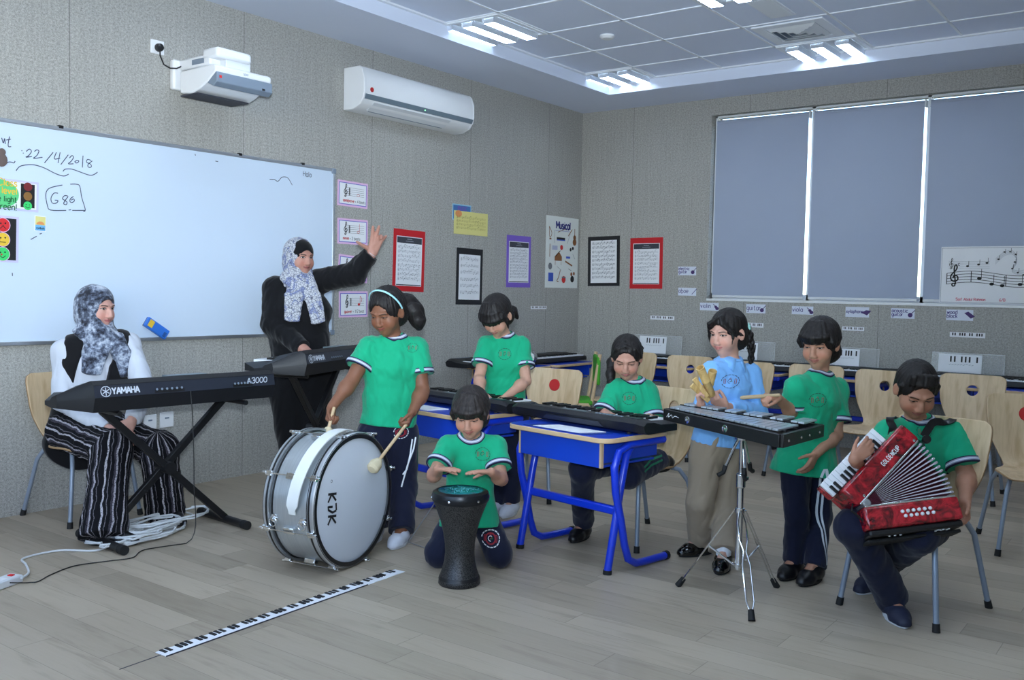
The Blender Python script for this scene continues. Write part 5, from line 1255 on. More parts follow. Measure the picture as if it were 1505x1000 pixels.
# clear stands with key charts behind the window wall keyboards
M_acr = Mat('clear_acrylic'); M_acr.col((.92, .95, .97)).set(rough=.05, alpha=.16, spec=.6); M_acr = M_acr.m
for (p0, p1, lab) in (((-0.1, -0.7698, 0.8876), (-0.1, -1.0629, 0.7372), 'key chart on a clear stand, behind the head of the seated keyboard girl'), ((-0.1, -1.7645, 0.8753), (-0.1, -1.9779, 0.7259), 'key chart on a clear stand, right of the braid'), ((-0.1, -2.6338, 0.8642), (-0.1, -2.8797, 0.7272), 'key chart on a clear stand, behind the neck of the mallet boy'), ((-0.1, -3.5025, 0.8652), (-0.1, -3.8228, 0.7223), 'key chart on a clear stand, rightmost above the accordion boy')):
    yc = (p0[1]+p1[1])/2; w_ = abs(p0[1]-p1[1])/2; z0, z1 = p1[2]-.02, p0[2]
    t = thing('key_chart_stand', lab, 'stand', Matrix.Translation((-.095, yc, z0)) @ rotz(-PI/2) @ Matrix.Rotation(-.10, 4, 'X'), 'key chart stands'); H_ = z1-z0
    m = MB(); m.box((-w_-.05, .001, -.0), (w_+.16, .004, H_+.005)); m.build('clear_panel', M_acr, t, smooth=0)
    m = MB(); m.tube([(-w_-.05, .002, H_+.006), (w_+.16, .002, H_+.006), (w_+.16, .002, 0)], .0018, 6); m.build('panel_edge', M_offw, t)
    m = MB(); m.box((-w_, -.002, .004), (w_, .0, H_-.004)); m.build('chart_sheet', M_paper, t, smooth=0)
    m = MB(); A_ = ((0, -.002, 0), UA, VZ, NA)
    for x in (-.42, -.24, .08, .26, .44, .78): rect(m, w_*x-.006, H_*.60, w_*x+.006, H_*.88, *A_, 0, .0006)
    r_ = random.Random(5)
    for k in range(9): m.stroke([(-w_*.5+k*w_*.13, H_*.5 - r_.random()*.01), (-w_*.5+k*w_*.13+w_*.09, H_*.49)], .003, *A_, .0006, 1)
    m.build('key_print', [M_ink, M_greyline], t, smooth=0)

# papers and file on the desks
def paper(name, label, pts, z, mat, cat='paper', th=.0016):
    m = MB(); m.prism([(x, y, z) for x, y, *_ in pts], (0, 0, th)); o = m.build(name, mat, smooth=0); return tag(o, label, cat)
def onfront(u, v, rz=RD, c=(-4.556, -2.790)):  # desk coordinates: u along, v from the front edge
    p = deskM(c, rz) @ V((u, -.245+v, 0)); return (p.x, p.y)
paper('paper_sheet', 'white printed paper on the front desk before the keyboard', [onfront(*q) for q in ((-.16, .03), (.14, .03), (.20, .155), (-.10, .155))], .6438, M_paper)
paper('blue_folder', 'blue folder under the printed paper on the front desk', [onfront(*q) for q in ((-.22, .022), (.19, .022), (.24, .16), (-.17, .16))], .6412, plain('dark_blue_folder', lin(22, 60, 150), .3), 'folder', .002)
c2 = (-4.452, -1.865)
paper('paper_sheet', 'white paper on the second desk, between the drum girl and the kneeling boy', [onfront(*q, rz=RD+.02, c=c2) for q in ((-.26, .02), (.02, .02), (.05, .15), (-.23, .15))], .6412, M_paper, th=.004)
for sx, (u, v) in enumerate(((.155, .15), (-.11, .15))): pass
# ---------------------------------------------------------------- stage keyboards on X stands
M_logo = plain('silver_lettering', lin(206, 212, 222), .4)
def stage_keyboard(label, M, model, grp):
    t = thing('stage_keyboard', label, 'keyboard', M, grp); L, D = 1.0, .40; a = L/2; KZ = 1.12
    # rear (towards -y): slate upper face, black lower face, tapered ends
    prof = [(D/2, .020), (D/2, .060), (.02, .075), (-.03, .105), (-D/2+.03, .135), (-D/2, .118), (-D/2-.012, .066), (-D/2+.005, .004), (0, .0)]
    rs = []
    for x, ky, kz in ((-a-.10, .30, .42), (-a, 1, 1), (a, 1, 1), (a+.03, .80, .70)): rs.append([(x, y*ky + (1-ky)*.02, .03+(z*KZ-.03)*kz) for y, z in prof])
    m = MB(); m.rings(rs); m.build('case', M_kb, t, smooth=25)
    m = MB(); e = .0012; m.add([(-a, -D/2-.0005-e, .1155*KZ), (a, -D/2-.0005-e, .1155*KZ), (a, -D/2-.012-e, .066*KZ), (-a, -D/2-.012-e, .066*KZ)], [(0, 3, 2, 1)]); m.build('rear_panel', M_kb2, t, smooth=0)
    nw, kw = 36, .023; x0 = -nw*kw/2; m = MB()
    for i in range(nw): m.box((x0+i*kw+.0007, .035, .062), (x0+(i+1)*kw-.0007, D/2-.006, .082))
    m.build('white_keys', M_key, t, smooth=0); m = MB()
    for i in range(nw-1):
        if i % 7 in (0, 1, 3, 4, 5): m.box((x0+(i+1)*kw-.006, .035, .076), (x0+(i+1)*kw+.006, .115, .094))
    m.build('black_keys', M_black, t, smooth=0)
    n_ = V((0, -1, .22)).normalized(); up = V((0, .22, 1)).normalized(); o_ = V((0, -D/2-.0072, .088*KZ))
    A_ = (o_, UA, up, n_); m = MB(); h = .031; x = -a+.085
    x1 = text(m, 'YAMAHA', x, -.012, h, .0065, *A_, 0, .0012, gap=.10, wide=.95)
    cx, cy = x-.030, .003
    m.stroke([(cx+.024*math.cos(q*PI/15), cy+.024*math.sin(q*PI/15)) for q in range(31)], .0035, *A_, .0012, 0)
    for q in range(3): m.stroke([(cx+.019*math.cos(q*PI/3+PI/6), cy+.019*math.sin(q*PI/3+PI/6)), (cx-.019*math.cos(q*PI/3+PI/6), cy-.019*math.sin(q*PI/3+PI/6))], .004, *A_, .0012, 0)
    m.build('lettering', M_logo, t, smooth=0)
    if model:
        m = MB(); x2 = text(m, 'A3000', a-.175, -.008, .028, .0042, *A_, 0, .0012, gap=.22, wide=1.15, slant=.2)
        m.build('model_lettering', M_logo, t, smooth=0)
    m = MB()
    for xx, w_ in ((-.20, .16), (.24, .12)):
        rect(m, xx, -.022, xx+w_, .010, *A_, 0, .0008)
        for i in range(6): disc(m, xx+.012+i*w_/6, -.004, .006, *A_, 1, .0014, 1, 10)
    m.build('socket_panel', [M_black, M_greyp], t, smooth=0)
    m = MB(); m.box((-.10, -D/2+.04, .14), (.12, -D/2+.10, .152)); m.build('display', M_lcd, t, bevel=.001); return t
def xstand(label, M, h, w, bd):
    """X stand: two crossing legs in the x-z plane, base and top bars along y"""
    t = thing('keyboard_stand', label, 'stand', M, 'keyboard stands'); a = w/2; b = bd/2
    for k, s_ in enumerate((1, -1)):
        yo = s_*.02; m = MB(); d = V((s_*w, 0, h)).normalized()
        P0 = V((-s_*a, yo, .03)); P1 = V((s_*a*1.02, yo, h-.015)); wv = V((0, .016, 0)); nn = V((d.z, 0, -d.x))*.0175
        m.prism([P0+wv+nn, P0+wv-nn, P0-wv-nn, P0-wv+nn], P1-P0); lg = m.build('cross_leg', M_black, t, bevel=.003)
        m = MB(); m.cyl((-s_*a, -b, .024), (-s_*a, b, .024), .022, n=16); m.build('base_bar', M_black, t)
        for q in (-1, 1): m = MB(); m.cyl((-s_*a, q*(b-.03), .024), (-s_*a, q*(b+.012), .024), .0238, n=16); m.build('end_cap', M_rubber, t)
        m = MB(); m.cyl((s_*a*1.02, -b*.92, h-.013), (s_*a*1.02, b*.92, h-.013), .013, n=12); m.build('top_bar', M_black, t)
    m = MB(); m.cyl((0, -.055, h/2+.006), (0, .055, h/2+.006), .032, n=20); m.build('pivot_clutch', M_black, t); return t
KB1 = at(-5.395, -.965, .690, math.radians(-3)); stage_keyboard('black stage keyboard with A3000 lettering, before the seated teacher', KB1, True, None)
xstand('black X stand under the keyboard of the seated teacher', at(-5.41, -.955, 0, math.radians(-4)), .690, .68, .44)
_d2 = V((.94, .34, 0)); _p2 = V((-4.57, -1.06, 0)) + _d2*.5 + V((-.34, .94, 0))*.20
KB2 = at(_p2.x, _p2.y, .775, math.atan2(.34, .94)); stage_keyboard('black stage keyboard before the standing teacher', KB2, False, None)
xstand('black X stand under the keyboard of the standing teacher', at(_p2.x, _p2.y, 0, math.atan2(.34, .94)), .775, .66, .28)

# leads, coil and power strip on the floor
M_lead = plain('white_lead', lin(216, 220, 222), .5)
def floor_path(pts, r): return [(x, y, r+.0005+z) for x, y, z in pts]
rr = random.Random(11); t = thing('cable_coil', 'heap of coiled white cable on the floor by the striped trousers', 'cable', at(*(-5.473, -0.9472, 0)[:2], 0))
for k in range(7):
    P = []; cx, cy = rr.uniform(-.16, .14), rr.uniform(-.07, .07); ra, rb, ro = rr.uniform(.12, .28), rr.uniform(.07, .13), rr.uniform(-.2, .7); ph = rr.uniform(0, 6)
    for i in range(34):
        a_ = ph + 2*PI*i/33*1.9; x, y = ra*math.cos(a_)*(1+.12*math.sin(3*a_)), rb*math.sin(a_)*(1+.2*math.cos(2*a_)); P.append((cx + x*math.cos(ro)-y*math.sin(ro), cy + x*math.sin(ro)+y*math.cos(ro), .005+.008*k+.016*abs(math.sin(a_*1.3+k))))
    m = MB(); m.tube(P, .0055, 7); m.build('loop', M_lead, t)
def lead(name, label, pts, r, mat, cat='cable'):
    P = [V(p) for p in pts]; Q = []
    for i in range(len(P)-1):
        p0, p1, p2, p3 = P[max(i-1, 0)], P[i], P[i+1], P[min(i+2, len(P)-1)]
        for j in range(6):
            t_ = j/6; Q.append(.5*((2*p1) + (p2-p0)*t_ + (2*p0-5*p1+4*p2-p3)*t_*t_ + (3*p1-p0-3*p2+p3)*t_**3))
    Q.append(P[-1]); Q = [V((q.x, q.y, max(q.z, r*.9))) for q in Q]; m = MB(); m.tube(Q, r, 7); return tag(m.build(name, mat), label, cat)
Zr = .006
lead('extension_lead', 'white lead running along the floor from the power strip to the cable heap', [(-6.2892, -1.2424, 0.03), (-6.195, -1.1101, 0.006), (-6.1424, -0.9788, 0.006), (-6.1103, -0.8816, 0.006), (-6.0116, -0.8565, 0.006), (-5.9102, -0.8839, 0.006), (-5.8269, -0.9989, 0.006), (-5.725, -0.9868, 0.006), (-5.5878, -1.002, 0.008), (-5.4557, -0.9749, 0.012), (-5.3415, -0.9408, 0.02)], .005, M_lead)
lead('thin_black_lead', 'thin black lead from the back of the stage keyboard to the power strip', [(-6.3693, -1.3092, 0.042), (-6.2665, -1.243, 0.004), (-6.2278, -1.2592, 0.004), (-6.144, -1.2066, 0.004), (-6.0086, -1.158, 0.004), (-5.8694, -1.2034, 0.004), (-5.7681, -1.2353, 0.004), (-5.6528, -1.1532, 0.004), (-5.43, -1.21, .02), (-5.41, -1.20, .30), (-5.41, -1.19, .60), (-5.42, -1.185, .765)], .0026, M_black)
lead('wall_lead', 'white lead dropping from the low sockets behind the striped trousers', [(-4.95, -.012, .43), (-4.96, -.04, .36), (-4.99, -.10, .18), (-5.03, -.20, .04), (-5.06, -.34, .007), (-5.08, -.60, .007), (-5.10, -.74, .012)], .0045, M_lead)
p = (-6.3288, -1.1935, 0); t = thing('power_strip', 'white power strip on the floor at the left edge of the photo', 'power strip', at(p[0]-.08, p[1]-.03, 0, math.radians(20)))
m = MB(); m.box((-.20, -.035, .0), (.14, .035, .034)); m.build('body', M_offw, t, bevel=.006)
for i in range(3): m = MB(); m.box((-.17+i*.09, -.024, .0335), (-.11+i*.09, .024, .0355)); m.build('outlet', M_white, t, bevel=.001)
m = MB(); m.box((.098, -.012, .0335), (.118, .012, .039)); m.build('red_switch', M_r, t, bevel=.002)

# ---------------------------------------------------------------- floor keyboard strip
p0, p1 = V((-6.3618, -2.377, 0)), V((-5.0935, -2.3245, 0)); d_ = (p1-p0); L = d_.length; mid = (p0+p1)/2
t = thing('floor_keyboard_strip', 'long white paper piano strip taped across the floor in the foreground', 'paper strip', at(mid.x, mid.y, 0, math.atan2(d_.y, d_.x)))
m = MB(); rs_ = []
for i in range(41): x = -L/2 + L*i/40; z = .0012 + .0012*math.sin(i*1.7)*(1 if i < 30 else 2); rs_.append([(x, -.032, .0004), (x, .030, .0004), (x, .030, z+.0012), (x, -.032, z+.0012)])
m.rings(rs_); m.build('paper', M_paper, t, smooth=0)
m = MB(); kw = L/60
for i in range(59):
    if i % 7 in (0, 1, 3, 4, 5): m.box((-L/2+(i+1)*kw-.006, -.004, .001), (-L/2+(i+1)*kw+.006, .0305, .0058))
m.build('black_keys', M_ink, t, smooth=0)
m = MB(); m.box((-L/2, -.0335, .0003), (L/2-.25, -.0305, .0042)); m.box((-L/2-.16, -.004, .0002), (-L/2+.2, .0005, .0012)); m.build('tape_edge', M_darkgrey, t, smooth=0)

# ---------------------------------------------------------------- bass drum
DC = V((-5.216, -1.985, .316)); DA = V((.19, -.982, 0)).normalized(); DR, DH = .297, .128
DX = DA.cross(V((0, 0, 1))).normalized()*-1   # to the right when facing the front head
DM = frame(DC, DX, V((0, 0, 1)).cross(DX)*-1 if False else DA*-1, V((0, 0, 1)))
M_shell = Mat('brushed_silver_wrap'); _n = M_shell.noise(M_shell.scale(M_shell.obj(), (2, 300, 2)), 1.0, 2); M_shell.col(M_shell.mix(_n, lin(176, 184, 190), lin(206, 212, 216))).set(rough=.3, metal=.75); M_shell = M_shell.m
M_head = plain('drum_head', lin(206, 212, 222), .45)
t = thing('bass_drum', 'silver marching bass drum standing on the floor before the girl with mallets', 'drum', DM)
yF = -DH   # front head in local y
m = MB(); m.lathe([(DR-.012, -DH+.01), (DR, -DH+.01), (DR, DH-.01), (DR-.012, DH-.01)], (0, 0, 0), (0, 1, 0), 72, cap=False); m.build('shell', M_shell, t)
for s_, nm in ((-1, 'front_head'), (1, 'rear_head')):
    m = MB(); m.lathe([(0, s_*(DH+.004)), (DR-.03, s_*(DH+.003)), (DR-.004, s_*(DH-.002)), (DR-.004, s_*(DH-.012))], (0, 0, 0), (0, 1, 0), 72, cap=False); m.build(nm, M_head, t)
    m = MB(); m.lathe([(DR-.010, s_*(DH+.012)), (DR+.009, s_*(DH+.014)), (DR+.017, s_*(DH+.006)), (DR+.017, s_*(DH-.020)), (DR+.006, s_*(DH-.022))], (0, 0, 0), (0, 1, 0), 72, cap=False)
    o = m.build('hoop', M_alu if s_ < 0 else M_alu, t)
    m = MB(); m.lathe([(DR+.0175, s_*(DH-.006)), (DR+.0182, s_*(DH-.008)), (DR+.0182, s_*(DH-.015)), (DR+.0175, s_*(DH-.017))], (0, 0, 0), (0, 1, 0), 72, cap=False); m.build('black_inlay', M_black, o)
    m = MB(); m.lathe([(DR-.012, s_*(DH+.0125)), (DR+.006, s_*(DH+.0150)), (DR+.0125, s_*(DH+.0120)), (DR-.002, s_*(DH+.0120))], (0, 0, 0), (0, 1, 0), 72, cap=False); m.build('black_edge', M_black, o)
    m = MB(); m.lathe([(DR+.001, s_*(DH-.026)), (DR+.004, s_*(DH-.028)), (DR+.004, s_*(DH-.034)), (DR+.001, s_*(DH-.036))], (0, 0, 0), (0, 1, 0), 72, cap=False); m.build('shell_band', M_black, o)
for k in range(8):
    a = 2*PI*(k+.40)/8; c, s_ = math.cos(a), math.sin(a); r0 = DR+.028
    m = MB(); m.cyl((c*r0, -DH-.016, s_*r0), (c*r0, DH+.016, s_*r0), .0032, n=8); rod = m.build('tension_rod', M_chrome, t)
    for q in (-1, 1):
        m = MB(); P = V((c*(DR+.018), q*(DH-.004), s_*(DR+.018))); X_ = V((-s_, 0, c)); N_ = V((c, 0, s_)); m.M = frame(P, X_, V((0, 1, 0)), N_); m.cbox((0, 0, .004), (.026, .034, .016)); m.cyl((0, q*.012, .010), (0, q*.034, .010), .0065, n=10)
        m.M = Matrix.Identity(4)
        m.build('claw', M_chrome, rod, bevel=.002)
    P = V((c*DR, 0, s_*DR)); m = MB(); m.M = frame(P, V((-s_, 0, c)), V((0, 1, 0)), V((c, 0, s_))); m.cbox((0, 0, .012), (.030, .060, .024)); m.M = Matrix.Identity(4); m.build('lug', M_chrome, rod, bevel=.004)
for yy in (-.075, .085):
    a = math.radians(190); P = V((math.cos(a)*DR, yy, math.sin(a)*DR)); N_ = V((math.cos(a), 0, math.sin(a))); m = MB(); m.lathe([(.022, 0), (.020, .006), (.010, .008), (.008, .02), (0, .022)], P, N_, 20); ob = m.build('strap_mount', M_chrome, t)
    m = MB(); u_ = V((0, 1, 0)); w_ = V((0, 0, -1)); m.tube([P + N_*.014 + (u_*math.cos(q*PI/8) + w_*math.sin(q*PI/8))*.02 + w_*.012 for q in range(16)], .0025, 6, closed=True); m.build('ring', M_chrome, ob)
# KDK lettering, turned to read from the side as on the drum
m = MB(); A_ = (V((0, -DH-.0042, 0)), V((0, 0, -1)), V((1, 0, 0)), V((0, -1, 0)))
def kdk(mm, x, y, h, w):
    S = lambda P: mm.stroke([(x+a*h, y+b*h) for a, b in P], w, *A_, .0012, 0)
    S([(0,0),(.12,1.0)]); S([(.62,.95),(.05,.42),(.60,.0)])
    x0 = x; S([(.80,.95),(1.35,1.0),(1.42,.55),(1.15,.05),(.86,.02)]); S([(1.0,.55),(.92,.02)]); S([(1.62,0),(1.74,1.0)]); S([(2.28,.95),(1.68,.42),(2.24,.0)])
kdk(m, -.06, -.195, .062, .011); m.stroke([(-.115+.006*math.cos(q*PI/6), -.170+.006*math.sin(q*PI/6)) for q in range(13)], .002, *A_, .001, 0); m.build('lettering', M_ink, t, smooth=0)
# white carrying strap over the shell
M_strap = plain('white_webbing', lin(226, 228, 226), .8)
m = MB(); rs_ = []
for i in range(30):
    q = i/29; a = math.radians(184 - 112*q); y = -.045 - .02*math.sin(q*PI) + q*.0; w_ = .030 if .06 < q < .75 else (.018 if q <= .06 else .030 - (q-.75)*.07); rr_ = DR + .006 + .026*math.sin(PI*min(1, q*1.02))**.5 if 0 < q < 1 else DR+.006
    c, s_ = math.cos(a), math.sin(a); tl = -.15*(q-.5)
    rs_.append([(c*rr_, y+w_+tl*.3, s_*rr_), (c*rr_, y-w_+tl*.3, s_*rr_), (c*(rr_+.005), y-w_+tl*.3, s_*(rr_+.005)), (c*(rr_+.005), y+w_+tl*.3, s_*(rr_+.005))])
m.rings(rs_); m.build('strap', M_strap, t, smooth=50)
def to_drum(px): return px
# thin bent wire stand behind the drum
w0, w1, w2 = (-4.7169, -2.0251, 0.004), (-4.7018, -2.1919, 0.2341), (-4.7791, -2.3523, 0.004)
m = MB(); m.tube([w1, w0], .003, 7); m.tube([w0, w2], .0025, 7); m.tube([w1, (w1[0]+.25, w1[1]+.16, .004)], .003, 7)
tag(m.build('wire_stand', M_alu), 'thin bent wire stand on the floor between the drum girl and the kneeling boy', 'stand')

# ---------------------------------------------------------------- goblet drum
DBX, DBY = -5.065, -2.655
t = thing('goblet_drum', 'dark hammered metal goblet drum with a teal head, before the kneeling boy', 'drum', at(DBX, DBY, 0))
M_ham = Mat('hammered_metal'); _v = M_ham.voro(M_ham.obj(), 330)*.5 + M_ham.noise(M_ham.obj(), 240, 3)*.6; M_ham.col(M_ham.mix(_v.step(.35, .75), lin(92, 92, 92), lin(38, 38, 41))).set(rough=.38, metal=.7); M_ham.bump(_v, .4, .002); M_ham = M_ham.m
m = MB(); m.lathe([(.0, .0), (.088, .0), (.093, .006), (.092, .020), (.085, .045), (.078, .065), (.069, .10), (.065, .14), (.0665, .18), (.074, .23), (.086, .28), (.100, .32), (.114, .355), (.120, .372)], n=56); m.build('body', M_ham, t, smooth=50)
m = MB(); m.lathe([(.0925, .026), (.0905, .032), (.0895, .036), (.0870, .040)], n=48, cap=False); m.build('foot_band', M_black, t)
M_rim = plain('dark_rim', lin(40, 42, 46), .32, metal=.6)
m = MB(); m.lathe([(.119, .368), (.126, .378), (.128, .395), (.122, .412), (.106, .420), (.100, .419)], n=56, cap=False); m.build('rim', M_rim, t)
for k in range(6): a = 2*PI*k/6+.3; m = MB(); m.lathe([(.006, 0), (.005, .003), (0, .004)], (.127*math.cos(a), .127*math.sin(a), .388), (math.cos(a), math.sin(a), .1), 10); m.build('rim_screw', M_chrome, t)
M_teal = plain('teal_drum_head', lin(20, 104, 116), .22, coat=.4)
m = MB(); m.lathe([(0, .4185), (.101, .4185), (.1045, .4170)], n=56, cap=False); hd = m.build('drum_head', M_teal, t)
m = MB(); rr = random.Random(4); A_ = (V((0, 0, .4187)), V((1, 0, 0)), V((0, 1, 0)), V((0, 0, 1)))
for k in range(26):
    a = rr.uniform(0, 6.28); r1 = rr.uniform(0, .07); P = [(r1*math.cos(a), r1*math.sin(a))]
    for q in range(3): P.append((P[-1][0] + rr.uniform(-.035, .035), P[-1][1] + rr.uniform(-.03, .03)))
    P = [(x, y) for x, y in P if math.hypot(x, y) < .092]
    m.stroke(smooth2(P, 3), .0022, *A_, .0006, 0)
m.build('head_pattern', plain('pale_teal_print', lin(120, 214, 226), .4), hd, smooth=0)

# ---------------------------------------------------------------- glockenspiel on a chrome stand
zt = .765; G = [V((-4.3079, -3.2535, 0.765)), V((-4.7145, -3.9623, 0.765)), V((-4.3063, -3.9829, 0.765)), V((-4.1443, -3.2696, 0.765))]   # near-left, near-right, far-right, far-left
gc = (G[0]+G[1]+G[2]+G[3])/4; gx = (G[1]-G[0]).normalized(); gy = V((0, 0, 1)).cross(gx)
GM = frame((gc.x, gc.y, 0), gx, gy, V((0, 0, 1))); GI = GM.inverted(); g = [GI @ q for q in G]; H_ = .052
t = thing('glockenspiel', 'black framed glockenspiel of silver bars before the mallet boy', 'glockenspiel', GM)
def wallbar(a, b, nm):
    d = (b-a).normalized(); n_ = V((-d.y, d.x, 0))*.011; m = MB(); m.prism([a - V((0, 0, H_)) + n_, b - V((0, 0, H_)) + n_, b + n_, a + n_], n_*-2 if False else -2*n_); m.build(nm, M_black, t, bevel=.002)
wallbar(g[0], g[1], 'side_rail'); wallbar(g[1], g[2], 'end_rail'); wallbar(g[2], g[3], 'side_rail'); wallbar(g[3], g[0], 'end_rail')
m = MB(); m.ngon([q - V((0, 0, H_*.8)) for q in g]); m.ngon([q - V((0, 0, H_*.9)) for q in reversed(g)]); m.build('bottom_board', M_black, t, smooth=0)
M_bar2 = plain('steel_bar', lin(196, 204, 212), .28, metal=.6)
def edge(t0, side): return g[0].lerp(g[1], t0) if side == 0 else g[3].lerp(g[2], t0)
n_ = 19
for i in range(n_):
    t0, t1 = .035 + .93*i/n_, .035 + .93*(i+.84)/n_
    for row, (f0, f1, dz) in enumerate(((.06, .56, .004), (.60, .94, .014))):
        if row == 1 and i % 7 in (2, 6): continue
        s0 = .5/n_ if row else 0; q = [edge(t0+s0, 0).lerp(edge(t0+s0, 1), f0), edge(t1+s0, 0).lerp(edge(t1+s0, 1), f0), edge(t1+s0, 0).lerp(edge(t1+s0, 1), f1), edge(t0+s0, 0).lerp(edge(t0+s0, 1), f1)]
        m = MB(); m.prism([p + V((0, 0, dz)) for p in q], (0, 0, .008)); m.build('bar', M_bar2, t, bevel=.0012)
for fr in (.18, .44, .66, .88):
    m = MB(); m.tube([edge(.02, 0).lerp(edge(.02, 1), fr) + V((0, 0, .002 if fr < .6 else .011)), edge(.98, 0).lerp(edge(.98, 1), fr) + V((0, 0, .002 if fr < .6 else .011))], .004, 6); m.build('felt_cord', M_rubber, t)
for tt in (.24, .58):
    P = edge(tt, 0); d = (g[1]-g[0]).normalized(); nn = V((d.y, -d.x, 0)); m = MB(); m.lathe([(.017, 0), (.016, .003), (.006, .004), (.005, .007), (0, .007)], P - V((0, 0, H_*.5)) + nn*.011, nn, 20); m.build('rosette', M_chrome, t)
d = (g[2]-g[1]).normalized(); nn = V((d.y, -d.x, 0))
for fr in (.12, .42, .62, .88): m = MB(); m.lathe([(.006, 0), (.004, .003), (0, .004)], g[1].lerp(g[2], fr) - V((0, 0, H_*.55)) + nn*.011, nn, 10); m.build('screw', M_chrome, t)
A_ = (g[0] - V((0, 0, H_*.5)) + (lambda q: V((q.y, -q.x, 0))*.0113)((g[1]-g[0]).normalized()), (g[1]-g[0]).normalized(), V((0, 0, 1)), (lambda q: V((q.y, -q.x, 0)))((g[1]-g[0]).normalized()))
m = MB(); text(m, 'Parade', .03, -.010, .022, .003, *A_, 0, .0006, slant=.3) if False else m.stroke(smooth2([(.03, -.008), (.05, .012), (.045, -.006), (.07, .006), (.08, -.006), (.10, .004), (.13, 0)], 5), .003, *A_, .0006, 0); m.build('script_mark', M_offw, t, smooth=0)
# stand
SX, SY = -4.37, -3.66
t = thing('tripod_stand', 'chrome tripod stand holding up the glockenspiel', 'stand', at(SX, SY, 0))
ft = [V((-4.4678, -3.4214, 0)) - V((SX, SY, 0)), V((-4.1958, -3.773, 0)) - V((SX, SY, 0)), V((-4.6888, -3.8594, 0)) - V((SX, SY, 0))]
zb = zt - H_ - .012
m = MB(); m.cyl((0, 0, .10), (0, 0, .52), .0145, n=20); m.build('lower_tube', M_chrome, t)
m = MB(); m.cyl((0, 0, .50), (0, 0, zb), .0105, n=16); m.build('upper_tube', M_chrome, t)
m = MB(); m.lathe([(.016, .46), (.021, .465), (.021, .52), (.016, .525)], n=20); m.cyl((-.02, 0, .495), (.05, 0, .495), .005, n=8); m.box((.035, -.012, .488), (.06, .012, .502)); m.build('height_clamp', M_chrome, t, bevel=.002)
m = MB(); m.lathe([(.0145, .35), (.022, .352), (.022, .372), (.0145, .374)], n=20); m.build('leg_collar', M_chrome, t); m = MB(); m.lathe([(.0145, .108), (.020, .11), (.020, .126), (.0145, .128)], n=20); m.build('brace_collar', M_chrome, t)
for k, f_ in enumerate(ft):
    d = V((f_.x, f_.y, 0)).normalized(); s_ = d.cross(V((0, 0, 1))); a = d*.022 + V((0, 0, .362)); b = f_ - d*.02 + V((0, 0, .030)); lg = None
    for q in (-1, 1):
        w_ = s_*q*.011; m = MB(); 
        if k == 2: m.tube([a + w_*.4, a.lerp(b, .12) + w_*1.5, a.lerp(b, .30) + w_*1.5, a.lerp(b, .42) + w_*.4, a.lerp(b, .55) + w_*1.4, a.lerp(b, .9) + w_*1.4, b + w_*.4], .0038, 8)
        else: m.tube([a + w_, b + w_], .0055, 8, flat=.5, up=tuple(s_))
        o_ = m.build('leg_rail', M_chrome, t)
    m = MB(); e = (b-a).normalized(); m.cyl(b - e*.01, f_ + V((0, 0, .002)), .012, .015, 12); m.build('rubber_foot', M_rubber, t)
    m = MB(); mp = a.lerp(b, .50); m.tube([V((0, 0, .118)) + d*.018, mp], .0045, 6); m.build('brace', M_chrome, t)
    # cradle arm under the frame, with a hanging rubber tip
    a2 = math.atan2(d.y, d.x) + (.5 if k < 2 else 0); d2 = V((math.cos(a2), math.sin(a2), 0)); p0 = V((0, 0, zb-.02)); p1 = d2*.085 + V((0, 0, zb-.17)); m = MB(); m.tube([p0 + d2*.012, p0 + d2*.03 - V((0, 0, .03)), p1], .007, 8, flat=.6); m.build('basket_arm', M_chrome, t)
    m = MB(); m.tube([p1 + V((0, 0, .03)) - d2*.01, p1, p1 + d2*.025 - V((0, 0, .012))], .0105, 8); m.build('arm_tip', M_rubber, t)
m = MB(); m.lathe([(0, zb-.03), (.03, zb-.028), (.034, zb), (0, zb+.003)], n=24); m.build('top_plate', M_chrome, t)
# ---------------------------------------------------------------- cloth and skin
def cloth(name, c, rough=.85, weave=420, var=.12):
    m = Mat(name); n = m.noise(m.obj(), 9, 3); n2 = m.noise(m.obj(), weave, 2)
    m.col(m.mix(n.step(.35, .7)*var, c, tuple(q*.8 for q in c))).set(rough=rough, spec=.2, sheen=.15); m.bump(n2, .12, .002); return m.m
M_green = cloth('green_jersey', lin(24, 162, 118)); M_navy = cloth('navy_jersey', lin(24, 28, 50)); M_ltblue = cloth('light_blue_pique', lin(126, 182, 240)); M_beige = cloth('beige_twill', lin(158, 142, 122))
M_blk = cloth('black_knit', lin(15, 15, 19), var=.3); M_wht = cloth('white_crepe', lin(200, 205, 216), var=.06); M_navyband = plain('navy_rib', lin(22, 26, 58), .85); M_whtband = plain('white_rib', lin(214, 218, 230), .85); M_greyband = plain('grey_rib', lin(150, 156, 178), .85)
M_trim = plain('white_piping', lin(226, 230, 236), .8); M_gstripe = plain('green_stripe', lin(28, 120, 84), .8)
M_hair = hair_mat('black_hair'); M_hairb = hair_mat('dark_brown_hair', (.016, .012, .011), (.042, .032, .028))
M_shoe = plain('black_shoe_leather', lin(18, 18, 22), .3); M_patent = plain('black_patent', lin(10, 10, 12), .12, coat=.6); M_sneak = plain('navy_trainer', lin(28, 34, 58), .6); M_wsole = plain('white_sole', lin(214, 218, 224), .6); M_wshoe = cloth('white_canvas', lin(206, 210, 222)); M_sock = cloth('white_sock', lin(226, 228, 232))
EM = [plain('emblem_dark_thread', lin(30, 70, 56), .8), plain('emblem_red_thread', lin(150, 60, 62), .8), plain('emblem_green_thread', lin(20, 110, 66), .8)]
EW = [plain('emblem_white_thread', lin(220, 224, 230), .8), plain('emblem_crimson_thread', lin(150, 30, 44), .8), EM[2]]
